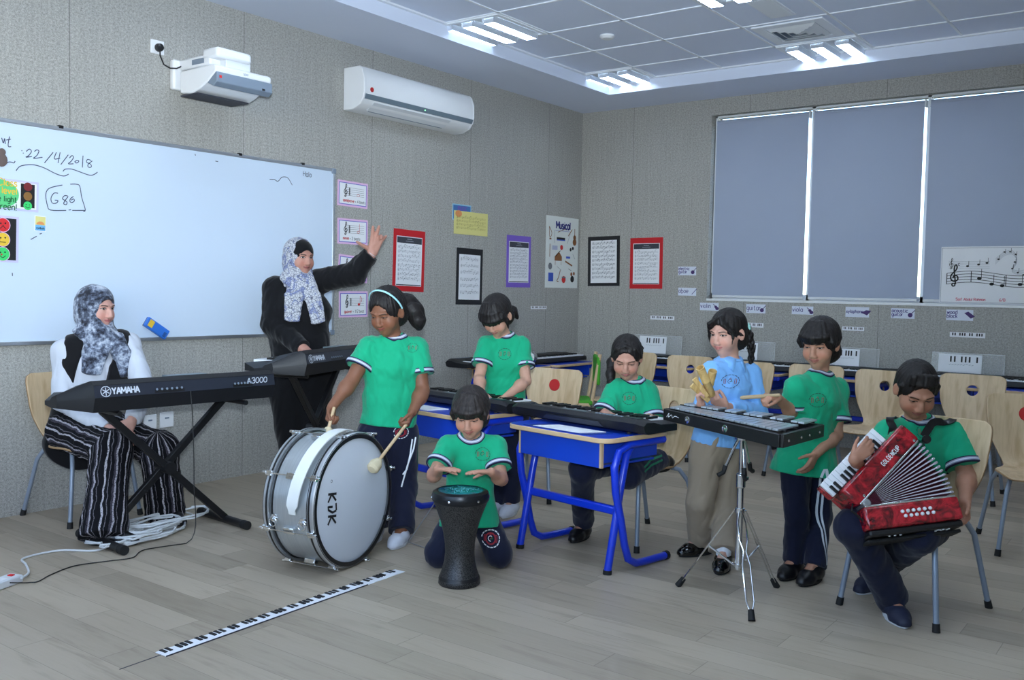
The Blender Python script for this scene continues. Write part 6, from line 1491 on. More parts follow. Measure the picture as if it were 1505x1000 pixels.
def arc(r, a0, a1, n=10, cx=0, cy=0, sy=1.0): return [(cx + r*math.cos(a0+(a1-a0)*i/n), cy + sy*r*math.sin(a0+(a1-a0)*i/n)) for i in range(n+1)]
def emblem(p, c, u, v, r, mats=EM, bvh=None, parent=None):
    P = []
    for k in range(16):
        if k in (4,): continue
        a = 2*PI*k/16 + PI/2; P.append((0, arc(r, a, a+.31, 3, 0, 0, .86), r*.075))
    for sx in (-1, 1):
        P.append((1, [(sx*r*.72, r*.30), (sx*r*.52, r*.34), (sx*r*.50, -r*.26), (sx*r*.70, -r*.30)], r*.055)); P.append((1, [(sx*r*.72, r*.30), (sx*r*.70, -r*.30)], r*.06))
    P.append((0, arc(r*.26, .9, 4.9, 8), r*.055)); P.append((2, [(-r*.05, -r*.05), (r*.26, -r*.02), (r*.12, r*.2)], r*.06)); P.append((1, [(-r*.12, r*.28), (0, r*.46), (r*.10, r*.26)], r*.06)); P.append((1, [(-r*.1, -r*.12), (r*.16, r*.12)], r*.05))
    if mats is EW: P = [(1 if k == 1 else k, q, w*1.5) for k, q, w in P] + [(1, arc(r*.55, 0, 6.28, 16), r*.16)]
    return p.decal(bvh or p.bvh, c, u, v, P, 0, mats, 'emblem', parent=parent)
RB = [.044, .0475, .051, .0545, .058, .0615, .065]
def kid_top(p, hem, hw, mat=M_green, cuffs='LR', slv=.62, seed=1, collar=True, hem_up=None, crange=None, slr=(.058, .060), loose=1.0, belly=0.0, **kw):
    s = p.shirt(mat, hem, hw, slv, loose, seed=seed, slr=slr, belly=belly, **kw)
    if collar: p.collar([M_navyband, M_greyband, M_whtband, M_greyband, M_navyband], [.047, .051, .0555, .060, .0645, .0685])
    for q in cuffs: p.cuff(q, [M_navyband, M_greyband, M_whtband, M_greyband, M_navyband], r=slr[1]*p.armk+.0015, w=.024)
    return s
# hairstyles
def cap(p, f, t=.012, back=-.045, low=-.075, crown=0):
    p.HE(f, (0, -.017, .034), (.0745+t, .092+t, .083+t+crown), .01)
    p.HE(f, (0, -.050, low+.035), (.066+t*.8, .058+t, .062), .02)
def open_face(p, f, top=.052, w=.064, ear=True):
    p.HE(f, (0, .105, top-.080), (w, .085, .083), .012, 'd')
    p.HE(f, (0, .075, -.075), (.10, .075, .055), .012, 'd')
    if ear:
        for q in (-1, 1): p.HE(f, (q*.082, -.008, -.012), (.020, .026, .034), .008, 'd')
def fringe(p, f, z1=.020, n=15, w=.066, thick=.011, side=0.0, z0=.085):
    for i in range(n):
        u = (i/(n-1)*2-1); x = u*w; zz = z1 + .010*abs(u)**2 + .003*math.sin(i*2.3) ; yy = .088*math.sqrt(max(.02, 1-(x/.085)**2)) + .004
        p.HC(f, [(x*.5+side, .035, z0+.026), (x*.8+side*.6, yy*.86, z0-.012+.0), (x*.98+side*.3, yy+.008, z1+.030), (x*1.0, yy+.004, zz)], [thick, thick, thick*.95, thick*.45], .006)
def bowl(p, f, t=.016, z1=.020, n=19, sidez=-.030, napez=-.085):
    cap(p, f, t, low=napez); open_face(p, f, .060, .066, ear=False); fringe(p, f, z1, n)
    for q in (-1, 1):
        for i in range(5): y = .050-.022*i; p.HC(f, [(q*.060, y*.8, .075), (q*.079, y, .025), (q*(.078-.004*(i==0)), y, sidez+.004*i*(-1)**i)], [.013, .012, .005], .008)
    for q in (-1, 1): p.HE(f, (q*.092, -.004, -.030), (.016, .024, .026), .006, 'd')

# ---------------------------------------------------------------- 1 seated teacher
SK_A = skin_mat('skin_seated_teacher', lin(206, 158, 144), lin(176, 90, 96), .85, gaze=(.003, -.001), browth=1.0)
p = Person('person', 'seated woman in a grey marbled headscarf, white blouse, black waistcoat and striped trousers',
  dict(pe=(-5.47, -.255, .50), nb=(-5.4291, -0.3588, 0.9941), head=(-5.4309, -0.342, 1.1585), shR=(-5.5765, -0.2672, 0.9273), elR=(-5.6225, -0.3297, 0.6573), wrR=(-5.5319, -0.6478, 0.5223), shL=(-5.2914, -0.4129, 0.9584), elL=(-5.3014, -0.5887, 0.7131), wrL=(-5.4496, -0.7044, 0.5666),
       hpR=(-5.575, -.30, .49), hpL=(-5.375, -.30, .49), knR=(-5.5655, -0.7111, 0.4328), knL=(-5.3427, -0.7942, 0.4149), anR=(-5.7241, -0.9056, 0.07), anL=(-5.2596, -0.7237, 0.07), toR=(-5.60, -1.05, .03), toL=(-5.26, -.98, .03)),
  1.24, 1.02, (0.249, -0.9652, -0.0794), girth=1.10, skin=SK_A, hr=.0042, armk=1.0, child=False)
J = p.J
p.hands['R'] = dict(d=(0.0999, -0.7461, -0.6583), pn=(0.8411, -0.0462, -0.539), L=.165, curl=(.5, .55, .6, .6), spread=.03)
p.hands['L'] = dict(d=(-0.5753, -0.0479, -0.8165), pn=(0.1366, 0.9328, -0.3335), L=.165, curl=(.4, .45, .5, .5), spread=.03)
p.body()
p.shirt(M_wht, J['pe'] + np.array([0, -.02, -.02]), (.165, .125), 1.94, 1.1, name='blouse', folds=.006, seed=2, hemk=1)
M_strp = Mat('striped_crepe'); _x, _y, _z = M_strp.xyz(M_strp.attr('st')); _n = M_strp.noise(M_strp.obj(), 16, 2)
_a = _x*12.0 + _n*.5; _fr = _a.fract(); _l1 = (_fr - .5).abs().lt(.085); _l2 = ((_a+.37).fract()-.5).abs().lt(.035); _l3 = ((_a*.5+.2).fract()-.5).abs().lt(.09)
_g = M_strp.noise(M_strp.obj(), 260, 2).gt(.42)
M_strp.col(M_strp.mix(_l2*_g*.5, M_strp.mix(_l3*_g*.30, M_strp.mix(_l1*_g*.85, lin(15, 15, 20), lin(196, 192, 200)), lin(110, 104, 118)), lin(150, 146, 156))).set(rough=.85, spec=.2); M_strp = M_strp.m
p.legs(M_strp, J['pe'] + np.array([0, .0, .03]), (.165, .125), (.083, .078, .088, .07), .007, seed=4, stripes=True, cuts=(1.10, 1.10), axis=(1, 1, .5))
p.shoe('R', M_shoe, M_rubber, .24, .042, low=True); p.shoe('L', M_shoe, M_rubber, .24, .042, low=True)
# black waistcoat: back, shoulder straps and narrow front edges
f = SDF(*p.bounds([J['nb'], J['pe'], J['shL'], J['shR'], J['pe']+np.array([0, 0, -.12])], .17), .0052); k = p.k; g = p.g; X_ = p.X; Fv = p.F
f.seg(J['pe'] + np.array([0, .02, -.10]), J['wa'], (.195, .150), (.094*k*g+.036, .068*k*g+.038), X_, .03)
f.seg(J['wa'], J['ch'], (.094*k*g+.036, .068*k*g+.038), (.112*k*g+.032, .076*k*g+.034), X_, .03)
f.seg(J['ch'], J['nb'] - p.T*.022*k, (.112*k*g+.032, .076*k*g+.034), (.074*k+.012, .060*k), X_, .06)
for q in 'LR': f.cone(J['nb'] - p.T*.038*k, lerp(J['nb'] - p.T*.03*k, J['sh'+q], .72), .060*k, .066*k, .04)
f.seg(lerp(J['wa'], J['pe'], .9) + Fv*.19 + X_*.02, J['ch'] + Fv*.17 + p.T*.03 + X_*.015, (.110, .12), (.085, .10), X_, .01, mode='d'); f.ell(J['nb'] + Fv*.09 - p.T*.03, (.08, .08, .13), None, .01, 'd')
for q, s_ in (('R', 1), ('L', -1)): f.cone(J['sh'+q] + X_*s_*.035 - p.T*.10, J['sh'+q] + X_*s_*.055 + p.T*.05, .060, .058, .01, mode='d'); f.cone(J['sh'+q] + X_*s_*.03, lerp(J['sh'+q], J['el'+q], .95) + X_*s_*.025, .060, .052, .01, mode='d')
for q in 'LR': f.cone(J['el'+q], J['wr'+q], .052, .045, .01, mode='d')
f.plane(J['pe'] + Fv*.06, Fv, J['pe']-.30, J['pe']+np.array([.3, .3, -.02]))
f.fold(.004, 26, 6); vs, F_ = f.mesh(1); W(skin_obj('waistcoat', vs, F_, M_blk, p.root), p.root)
# headscarf
def scarf_mat(name, stops, sc, fleck):
    m = Mat(name); n = m.noise(m.obj(), sc, 4, .62, .8); n2 = m.noise(m.obj(), sc*9, 3, .7); v = m.voro(m.obj(), sc*6)
    m.col(m.ramp(n*.62 + n2*fleck + (v-.4)*.10, stops)).set(rough=.8, spec=.2, sheen=.2); m.bump(n2, .1, .002); return m.m
M_sc1 = scarf_mat('marbled_grey_scarf', [(.39, lin(34, 36, 46)), (.46, lin(84, 92, 110)), (.52, lin(150, 160, 178)), (.60, lin(206, 212, 222))], 6.5, .30)
def headscarf(p, mat, tails, seed, open_=(.060, .074), fw=.02, undercap=None, drop=.12, low=None):
    pts = [p.P(0, 0, .13), p.P(.13, 0, 0), p.P(-.13, 0, 0), p.P(0, .13, 0), p.P(0, -.15, 0), p.J['nb'] - p.T*.08] + [np.array(t_) for tl, _ in tails for t_ in tl]
    f = SDF(*p.bounds(pts, .07), .0042); s = p.hs
    p.HE(f, (0, -.022, .030), (.0885, .108, .099), .01); p.HE(f, (0, -.035, -.03), (.082, .092, .10), .03)
    f.cone(p.P(0, -.015, -.06), p.J['nb'] + p.F*.015, .082*s, .088*s, .05*s)
    f.seg(p.J['nb'] - p.T*.015 - p.X*.085, p.J['nb'] - p.T*.015 + p.X*.085, (.062, .040), (.062, .040), p.F, .05)
    for tl, wd in tails:
        for i in range(len(tl)-1): f.seg(tl[i], tl[i+1], wd[i], wd[i+1], p.X, .02)
    # wrapped folds round the neck
    for k in range(4):
        z = -.088 - .022*k; R_ = .074 + .012*k; P = [p.P(R_*math.sin(a), R_*.95*math.cos(a)+.000, z - .016*math.cos(a) - .010*k*math.cos(a)) for a in np.linspace(-2.2, 2.2, 13)]
        f.chain(P, [.011*s]*13, .010*s)
    p.HE(f, (0, .100, -.014), (open_[0], .075, open_[1]), .008, 'd')
    f.fold(.0045, 34, seed, (1, 1, .6)); f.fold(.002, 80, seed+3)
    vs, F_ = f.mesh(1); return W(skin_obj('headscarf', vs, F_, mat, p.root), p.root)
n0 = J['nb']
headscarf(p, M_sc1, [([n0 + Fv*.06 - p.T*.0, n0 + Fv*.125 - p.T*.06 + X_*.02, n0 + Fv*.15 - p.T*.16 + X_*.02], [(.075, .035), (.065, .022), (.050, .015)]), ([n0 + Fv*.05 - X_*.07, n0 + Fv*.10 - p.T*.08 - X_*.12, n0 + Fv*.13 - p.T*.20 - X_*.165], [(.06, .03), (.05, .02), (.035, .013)])], 5)

# ---------------------------------------------------------------- 2 standing teacher
SK_B = skin_mat('skin_standing_teacher', lin(190, 140, 124), lin(150, 78, 82), .8, gaze=(.002, 0), browth=1.1)
p = Person('person', 'standing woman in black with a pale blue patterned headscarf, raising one arm by the whiteboard',
  dict(pe=(-4.0011, -0.3566, 0.7194), nb=(-4.0014, -0.336, 1.3319), head=(-4.0111, -0.359, 1.4953), shR=(-4.1084, -0.2295, 1.2879), elR=(-4.1502, -0.2622, 1.0393), wrR=(-4.1382, -0.5602, 0.8871), shL=(-3.8894, -0.4188, 1.3395), elL=(-3.7944, -0.6592, 1.3936), wrL=(-3.7582, -0.7798, 1.5301),
       knR=(-4.0605, -0.341, 0.369), knL=(-3.9517, -0.4203, 0.3658), anR=(-4.03, -.36, .08), anL=(-3.90, -.28, .08), toR=(-4.10, -.55, .03), toL=(-3.93, -.48, .03)),
  1.25, 1.05, (-0.116, -0.9882, -0.1005), girth=1.32, skin=SK_B, hr=.0042, armk=1.32, chub=1.0, child=False)
J = p.J; X_ = p.X; Fv = p.F; k = p.k; g = p.g
p.hands['L'] = dict(d=(0.1134, -0.323, 0.9396), pn=(-0.5546, -0.8248, -0.1103), L=.19, curl=(.12, .18, .8, .35), spread=.20, thumb=(.95, .1))
p.hands['R'] = dict(d=(-0.2901, -0.9437, -0.1593), pn=(0, 0, -1), L=.165, curl=(.35, .4, .4, .45), spread=.05)
p.body()
p.shirt(M_blk, J['pe'] + np.array([0, 0, .03]), (.185, .150), 1.93, 1.4, name='jacket', folds=.005, seed=8, belly=.01, hemk=1)
p.legs(M_blk, J['pe'] + np.array([0, 0, .05]), (.165, .135), (.092, .082, .080, .075), .005, seed=12, cuts=(.98, .98))
p.shoe('R', M_shoe, M_rubber, .24, .042); p.shoe('L', M_shoe, M_rubber, .24, .042)
m = MB(); d = nv(J['wrL']-J['elL']); m.lathe([(.030, -.004), (.034, -.002), (.034, .016), (.029, .018)], lerp(J['elL'], J['wrL'], .925), d, 24, cap=False); W(m.build('white_cuff', M_wht, p.root), p.root)
M_sc2 = Mat('blue_paisley_scarf'); _n = M_sc2.noise(M_sc2.obj(), 17, 3, .6, 1.0); _v = M_sc2.voro(M_sc2.obj(), 60, 'DISTANCE_TO_EDGE'); _v2 = M_sc2.noise(M_sc2.obj(), 90, 2)
_c = M_sc2.mix(_n.step(.50, .58)*.75, lin(196, 198, 204), lin(92, 108, 164)); _c = M_sc2.mix(_v.step(.09, .03)*.8, _c, lin(58, 62, 88)); _c = M_sc2.mix(_v2.step(.58, .66)*.55, _c, lin(76, 78, 98)); M_sc2.col(_c).set(rough=.8, spec=.2, sheen=.2); M_sc2 = M_sc2.m
n0 = J['nb']
f = SDF(*p.bounds([p.P(0, 0, .1), p.P(0, .1, 0), p.P(0, -.12, 0), p.P(.1, 0, 0), p.P(-.1, 0, 0)], .03), .0045); p.HE(f, (0, -.008, .030), (.080, .099, .089), .01); p.HE(f, (0, .10, -.027), (.062, .075, .080), .006, 'd'); p.HE(f, (0, 0, -.10), (.12, .14, .09), .01, 'd')
vs, F_ = f.mesh(1); W(skin_obj('black_undercap', vs, F_, M_blk, p.root), p.root)
headscarf(p, M_sc2, [([n0 + Fv*.07, n0 + Fv*.15 - p.T*.09 + X_*.03, n0 + Fv*.18 - p.T*.25 + X_*.045], [(.06, .03), (.06, .017), (.055, .012)]), ([n0 + Fv*.06 - X_*.05, n0 + Fv*.15 - p.T*.11 - X_*.09, n0 + Fv*.17 - p.T*.29 - X_*.125], [(.05, .03), (.05, .017), (.05, .012)])], 15, open_=(.067, .087))

# ---------------------------------------------------------------- 3 drum girl
SK_C = skin_mat('skin_drum_girl', lin(132, 88, 66), lin(140, 70, 66), .25, smile=1.0, browth=.8)
p = Person('person', 'girl in a green shirt with a pale headband, beating the silver bass drum',
  dict(pe=(-4.6808, -1.8412, 0.5377), nb=(-4.6703, -1.8612, 1.0447), head=(-4.7309, -1.8689, 1.1762), shR=(-4.7695, -1.7832, 0.9875), elR=(-4.8782, -1.7689, 0.824), wrR=(-5.0177, -1.7764, 0.7044), shL=(-4.5727, -1.9306, 0.9843), elL=(-4.59, -1.9935, 0.7684), wrL=(-4.7207, -2.0441, 0.6747),
       knR=(-4.7354, -1.8255, 0.2635), knL=(-4.63, -1.9006, 0.2577), anR=(-4.7618, -1.8402, 0.07), anL=(-4.7476, -2.0052, 0.07), toR=(-4.9563, -1.9542, 0.03), toL=(-4.9396, -2.0873, 0.03)),
  1.04, 1.01, (-0.9177, -0.1446, -0.37), girth=1.14, skin=SK_C, chub=.8, armk=1.15)
J = p.J
DP = V((-5.0473, -2.0951, 0.4419)); 
mal_L0, mal_L1 = (-4.7719, -2.0553, 0.6221), (-5.0575, -2.1142, 0.4522); mal_R0, mal_R1 = (-5.044, -1.8103, 0.6793), (-5.1201, -1.8514, 0.5739)
p.hands['L'] = dict(d=(-0.5874, -0.0784, -0.8055), pn=(-0.6872, 0.7265, 0), L=.140, curl=(1.2, 1.25, 1.3, 1.3), spread=.02, thumb=(.35, .6))
p.hands['R'] = dict(d=(-0.3537, -0.2329, -0.9059), pn=(0.0811, -0.9911, 0.1055), L=.140, curl=(1.15, 1.2, 1.25, 1.3), spread=.02, thumb=(.35, .6))
p.body()
kid_top(p, (-4.6891, -1.8437, 0.5746), (.150, .125), seed=3, belly=.012, slv=.60)
p.legs(M_navy, J['pe'] + np.array([0, 0, .03]), (.125, .10), (.084, .070, .062, .058), .004, seed=5, cuts=(1.04, 1.04))
emblem(p, (-4.7658, -1.9651, 0.8829) if False else (-4.7234, -2.0124, 0.9943), (0.4978, -0.8673, 0), (0, 0, 1), .027)
emblem(p, (-4.78, -2.008, 0.5595), (0.5976, -0.8018, 0), (0, 0, 1), .036, EW, p.lbvh)
p.decal(p.lbvh, (-4.5983, -1.938, 0.3158), (0.9545, 0.2983, 0), (0, 0, 1), [(0, [(0, .22), (0, -.27)], .010), (1, [(.013, .22), (.013, -.27)], .006)], 0, [M_gstripe, M_trim], 'side_stripe', dir=(-0.4287, 0.9034, 0))
p.shoe('L', M_wshoe, M_wsole, .20, .037, low=True); p.shoe('R', M_wshoe, M_wsole, .20, .037, low=True)
def h3(f):
    cap(p, f, .013, crown=.004); open_face(p, f, .068, .062)
    p.HC(f, [(0, -.10, .035), (.005, -.125, .02)], [.030, .026], .02)
    p.HC(f, [(.0, -.120, .02), (-.02, -.155, -.015), (-.05, -.16, -.06), (-.07, -.15, -.11), (-.075, -.14, -.14)], [.036, .050, .050, .038, .018], .02)
p.hair(M_hair, h3, relief=.003, lo=p.P(-.1, -.22, -.17))
m = MB(); hb = [tuple(p.P(.091*math.cos(a), -.016+.040*math.sin(a)*1.0 + .012, .034 + .099*math.sin(a))) for a in np.linspace(-.15, PI+.15, 25)]; m.tube(hb, .0055, 8, flat=.6); W(m.build('headband', plain('pale_teal_band', lin(160, 214, 220), .5), p.root), p.root)
m = MB(); dc = [(-4.7249, -2.0505, 0.5371), (-4.748, -2.0593, 0.4647), (-4.7678, -2.0559, 0.3909), (-4.7882, -2.0475, 0.3651)]; m.tube(dc, .004, 6); m.tube([(-4.7143, -2.0638, 0.5478), (-4.7369, -2.0718, 0.4925), (-4.7652, -2.0577, 0.4115), (-4.7942, -2.0449, 0.3036)], .004, 6); W(m.build('drawstring', M_trim, p.root), p.root)
def mallet(a, b, lab):
    t = thing('drum_mallet', lab, 'mallet', Matrix.Translation(b), 'bass drum mallets'); a_ = V(a)-V(b); d = a_.normalized()
    m = MB(); m.cyl(d*.02, a_ + d*.03, .0085, .0080, 12); m.build('handle', M_edge, t)
    m = MB(); m.lathe([(.0, -.028), (.020, -.026), (.030, -.014), (.031, .016), (.026, .028), (.020, .031), (.018, .045), (.009, .048)], (0, 0, 0), d, 24); m.build('felt_head', plain('cream_felt', lin(206, 192, 160), .95), t)
mallet(mal_L0, mal_L1, 'cream felt mallet held against the front head of the bass drum'); mallet(mal_R0, mal_R1, 'cream mallet held over the far side of the bass drum')

# ---------------------------------------------------------------- 4 bowed keyboard girl
SK_D = skin_mat('skin_fair_kids', lin(196, 150, 128), lin(178, 98, 94), .15, smile=.3)
p = Person('person', 'girl in a green shirt with a dark fringe, bowed over the second desk keyboard',
  dict(pe=(-3.8805, -2.0083, 0.5706), nb=(-3.9078, -1.9979, 1.0374), head=(-3.9911, -2.01, 1.1523), shR=(-3.9835, -1.9341, 0.9858), elR=(-4.0773, -1.9584, 0.8013), wrR=(-4.2113, -2.0863, 0.7329), shL=(-3.8325, -2.0706, 0.9795), elL=(-3.8868, -2.1487, 0.7873), wrL=(-4.0887, -2.1527, 0.7063),
       knR=(-3.9316, -1.9999, 0.266), knL=(-3.855, -2.0363, 0.2599), anR=(-3.8709, -1.953, 0.07), anL=(-3.8607, -2.0451, 0.07), toR=(-4.0188, -1.9691, 0.03), toL=(-4.0041, -2.0856, 0.03)),
  1.00, .97, (-0.7863, -0.1221, -0.6057), skin=SK_D)
J = p.J
p.hands['R'] = dict(d=(-0.5259, -0.7885, -0.3189), pn=(0, 0, -1), L=.130, curl=(.5, .5, .5, .5), spread=.10)
p.hands['L'] = dict(d=(-0.9583, 0.1403, -0.2489), pn=(0, 0, -1), L=.130, curl=(.5, .5, .5, .5), spread=.10)
p.body(); kid_top(p, (-3.8932, -2.0079, 0.5718), (.130, .10), seed=13)
p.legs(M_navy, J['pe'] + np.array([0, 0, .03]), (.115, .09), seed=15, cuts=(1.03, 1.03)); p.shoe('L', M_wshoe, M_wsole, .20, .036); p.shoe('R', M_wshoe, M_wsole, .20, .036)
emblem(p, (-3.9882, -2.0662, 0.9385), (0.5148, -0.8573, 0), (0, 0, 1), .036)
def h4(f):
    cap(p, f, .014); open_face(p, f, .055, .062); fringe(p, f, .004, 15, .072, .013)
    p.HC(f, [(.0, -.11, -.02), (-.03, -.13, -.06), (-.05, -.13, -.11)], [.026, .026, .012], .02)
    p.HC(f, [(-.072, .04, .05), (-.083, .035, -.0), (-.080, .04, -.05)], [.014, .012, .005], .01); p.HC(f, [(.072, .04, .05), (.083, .035, -.0), (.080, .04, -.05)], [.014, .012, .005], .01)
p.hair(M_hair, h4, relief=.002)

# ---------------------------------------------------------------- 5 kneeling boy
SK_E = skin_mat('skin_kneeling_boy', lin(186, 138, 116), lin(168, 92, 88), .2, smile=1.0)
p = Person('person', 'kneeling boy in a green shirt, both hands held over the dark goblet drum',
  dict(pe=(-4.7317, -2.4362, 0.2426), nb=(-4.841, -2.5255, 0.6124), head=(-4.8763, -2.5516, 0.7298), shR=(-4.9049, -2.4436, 0.566), elR=(-5.0404, -2.4727, 0.452), wrR=(-5.1334, -2.5775, 0.5098), shL=(-4.7602, -2.6045, 0.5669), elL=(-4.8248, -2.697, 0.4347), wrL=(-4.9771, -2.755, 0.4987),
       hpR=(-4.7749, -2.4126, 0.2333), hpL=(-4.7007, -2.479, 0.2305), knR=(-4.93, -2.42, .065), knL=(-4.75, -2.63, .065), anR=(-4.60, -2.22, .06), anL=(-4.48, -2.36, .06), toR=(-4.50, -2.14, .05), toL=(-4.38, -2.28, .05)),
  .97, .96, (-0.8271, -0.4286, -0.3635), skin=SK_E, base=(-4.62, -2.33, 0))
J = p.J
p.hands['R'] = dict(d=(-0.0121, -0.9913, 0.1314), pn=(-0.0687, -0.2325, -0.9702), L=.122, curl=(.10, .12, .12, .14), spread=.05, thumb=(.7, .2))
p.hands['L'] = dict(d=(-0.9104, 0.4045, 0.0868), pn=(-0.2514, -0.0666, -0.9656), L=.122, curl=(.10, .12, .12, .14), spread=.05, thumb=(.7, .2))
p.body(); kid_top(p, (-4.796, -2.4904, 0.1708), (.150, .118), seed=23, slv=.66, folds=.003)
p.legs(M_navy, J['pe'] + np.array([0, 0, .03]), (.11, .09), (.078, .066, .052, .050), seed=25, cuts=(.95, .95))
p.shoe('L', M_sneak, M_wsole, .19, .034); p.shoe('R', M_sneak, M_wsole, .19, .034)
emblem(p, (-4.8736, -2.6219, 0.5419), (0.5976, -0.8018, 0), (0, 0, 1), .034); emblem(p, (-4.8969, -2.693, 0.1396), (0.5976, -0.8018, 0), (0, 0, 1), .042, EW, p.lbvh)
p.hair(M_hairb, lambda f: bowl(p, f, .017, .022, sidez=-.012), relief=.0018)

# ---------------------------------------------------------------- 6 seated keyboard girl
SK_F = skin_mat('skin_seated_girl', lin(188, 140, 120), lin(170, 96, 96), .15, smile=.1, browth=1.0)
p = Person('person', 'seated girl in a green shirt, playing the black keyboard on the front blue desk',
  dict(pe=(-3.8678, -2.8417, 0.4459), nb=(-3.8912, -2.8433, 0.8346), head=(-3.9591, -2.8415, 0.963), shR=(-3.9568, -2.776, 0.7874), elR=(-4.0764, -2.7773, 0.6626), wrR=(-4.2582, -2.8979, 0.7082), shL=(-3.8304, -2.8966, 0.7769), elL=(-3.8847, -2.9703, 0.6343), wrL=(-4.1514, -3.0099, 0.6851),
       hpR=(-3.9141, -2.8154, 0.4197), hpL=(-3.8407, -2.8806, 0.418), knR=(-4.2652, -2.78, 0.4138), knL=(-4.2304, -3.0285, 0.4109), anR=(-4.0406, -2.6509, 0.075), anL=(-3.9207, -3.0383, 0.4551), toR=(-4.165, -2.6687, 0.03), toL=(-3.767, -3.0153, 0.3959)),
  1.00, .96, (-0.8096, -0.3966, -0.4328), skin=SK_F, base=(-3.85, -2.90, 0))
J = p.J; J['upL'] = (-0.0618, -0.4217, 0.9046)
p.hands['R'] = dict(d=(-0.6143, -0.7868, -0.0602), pn=(0, 0, -1), L=.128, curl=(.45, .45, .45, .45), spread=.1); p.hands['L'] = dict(d=(-0.974, -0.2252, -0.0229), pn=(0, 0, -1), L=.128, curl=(.45, .45, .45, .45), spread=.1)
p.body(); kid_top(p, (-3.8853, -2.8515, 0.4493), (.130, .105), seed=33, slv=.88, cuffs='LR')
p.legs(M_navy, J['pe'] + np.array([0, 0, .03]), (.115, .09), (.076, .064, .056, .052), seed=35, cuts=(.95, .95)); p.shoe('R', M_shoe, M_rubber, .20, .036, strap=True); p.shoe('L', M_shoe, M_rubber, .20, .036, strap=True)
emblem(p, (-4.0095, -2.8926, 0.7549), (0.5148, -0.8573, 0), (0, 0, 1), .036)
p.decal(p.lbvh, (-4.0842, -3.0864, 0.462), (0.5976, -0.8018, 0), (0, 0, 1), [(0, [(-.06, -.012), (-.02, .012), (.05, .022)], .009), (0, [(-.06, -.032), (-.02, -.010), (.05, .002)], .009)], 0, [M_gstripe], 'side_stripe')
def h6(f):
    cap(p, f, .009); open_face(p, f, .070, .062); p.HC(f, [(0, .02, .118), (0, .072, .082)], [.003, .003], .003, 'd')
    for q in (-1, 1):
        for i in range(6): p.HC(f, [(q*.004, .056-.02*i, .100+.003*i), (q*.045, .050-.024*i, .078), (q*.078, .010-.020*i, .012)], [.008, .010, .009], .007)
    p.HC(f, [(.045, -.09, -.02), (.085, -.05, -.06), (.088, .01, -.10), (.080, .045, -.14), (.078, .055, -.18), (.085, .055, -.215)], [.030, .026, .024, .022, .019, .009], .014)
p.hair(M_hair, h6, relief=.002, lo=p.P(.1, .08, -.24))
m = MB(); m.lathe([(.019, -.008), (.024, -.004), (.024, .004), (.019, .008)], p.P(.088, .006, -.098), nv(p.P(.08, .045, -.14)-p.P(.088, .0, -.09)), 16); W(m.build('hair_tie', plain('green_hair_tie', lin(60, 120, 70), .8), p.root), p.root)

# ---------------------------------------------------------------- 7 girl in light blue
SK_G = skin_mat('skin_blue_girl', lin(206, 158, 140), lin(190, 104, 102), .55, smile=.6, gaze=(-.002, -.001))
p = Person('person', 'girl in a light blue polo shirt and beige trousers, holding wooden clappers',
  dict(pe=(-3.9332, -3.348, 0.5587), nb=(-3.8995, -3.3903, 0.9756), head=(-3.9241, -3.3789, 1.1124), shR=(-4.0125, -3.3437, 0.9222), elR=(-4.0477, -3.313, 0.7341), wrR=(-4.2138, -3.3866, 0.7909), shL=(-3.7887, -3.4445, 0.9092), elL=(-3.8084, -3.5012, 0.7263), wrL=(-4.0902, -3.4536, 0.7735),
       knR=(-4.0284, -3.3114, 0.2819), knL=(-3.8974, -3.3883, 0.2645), anR=(-3.9158, -3.2756, 0.075), anL=(-4.0662, -3.4594, 0.075), toR=(-4.0879, -3.188, 0.03), toL=(-4.1654, -3.4849, 0.03)),
  1.01, .97, (-0.9598, 0.2281, -0.1634), skin=SK_G)
J = p.J
p.hands['L'] = dict(d=(-0.7448, 0.4566, 0.4865), pn=(0.0342, 0.4979, 0.8666), L=.132, curl=(1.1, 1.15, 1.2, 1.2), spread=.03, thumb=(.4, .5)); p.hands['R'] = dict(d=(-0.4976, -0.0097, 0.8674), pn=(0.2008, -0.9723, 0.12), L=.132, curl=(1.1, 1.15, 1.2, 1.25), spread=.03, thumb=(.4, .6))
p.body(); p.shirt(M_ltblue, (-3.9353, -3.3454, 0.5553), (.140, .110), 1.90, 1.15, seed=43, folds=.0045, name='polo_shirt')
emblem(p, (-3.9983, -3.4333, 0.8849), (0.2282, -0.9736, 0), (0, 0, 1), .036, [plain('emblem_navy_thread', lin(50, 56, 100), .8), EM[1], EM[2]])
# polo collar leaves
p.collar([M_ltblue], [.046, .052, .058], lift=.006, name='collar_stand')
m = MB(); A_ = nv(p.T + p.F*.3); c_ = J['nb']
for s_ in (-1, 1):
    def lp(a, r, h): d_ = p.X*math.sin(a)*s_ + p.F*math.cos(a); return c_ + d_*r + A_*h
    top = [lp(a, .047, .030 - .016*max(0, math.cos(a))) for a in np.linspace(.30, 3.1, 9)]; bot = [lp(a, .082 + (.014 if i == 0 else 0), -.004 - .030*max(0, math.cos(a)) - (.016 if i == 0 else 0)) for i, a in enumerate(np.linspace(.42, 3.1, 9))]
    m.rings([top, bot], cap=False) if False else m.add(top + bot, [(i, i+1, 10+i, 9+i) for i in range(8)])
o = m.build('collar', M_ltblue, p.root, smooth=60); W(o, p.root); so = o.modifiers.new('thick', 'SOLIDIFY'); so.thickness = .004; so.offset = 1
m = MB(); m.lathe([(.006, 0), (.006, .003), (0, .004)], lp(0, .066, -.034), p.F, 12); W(m.build('button', M_white, p.root), p.root)
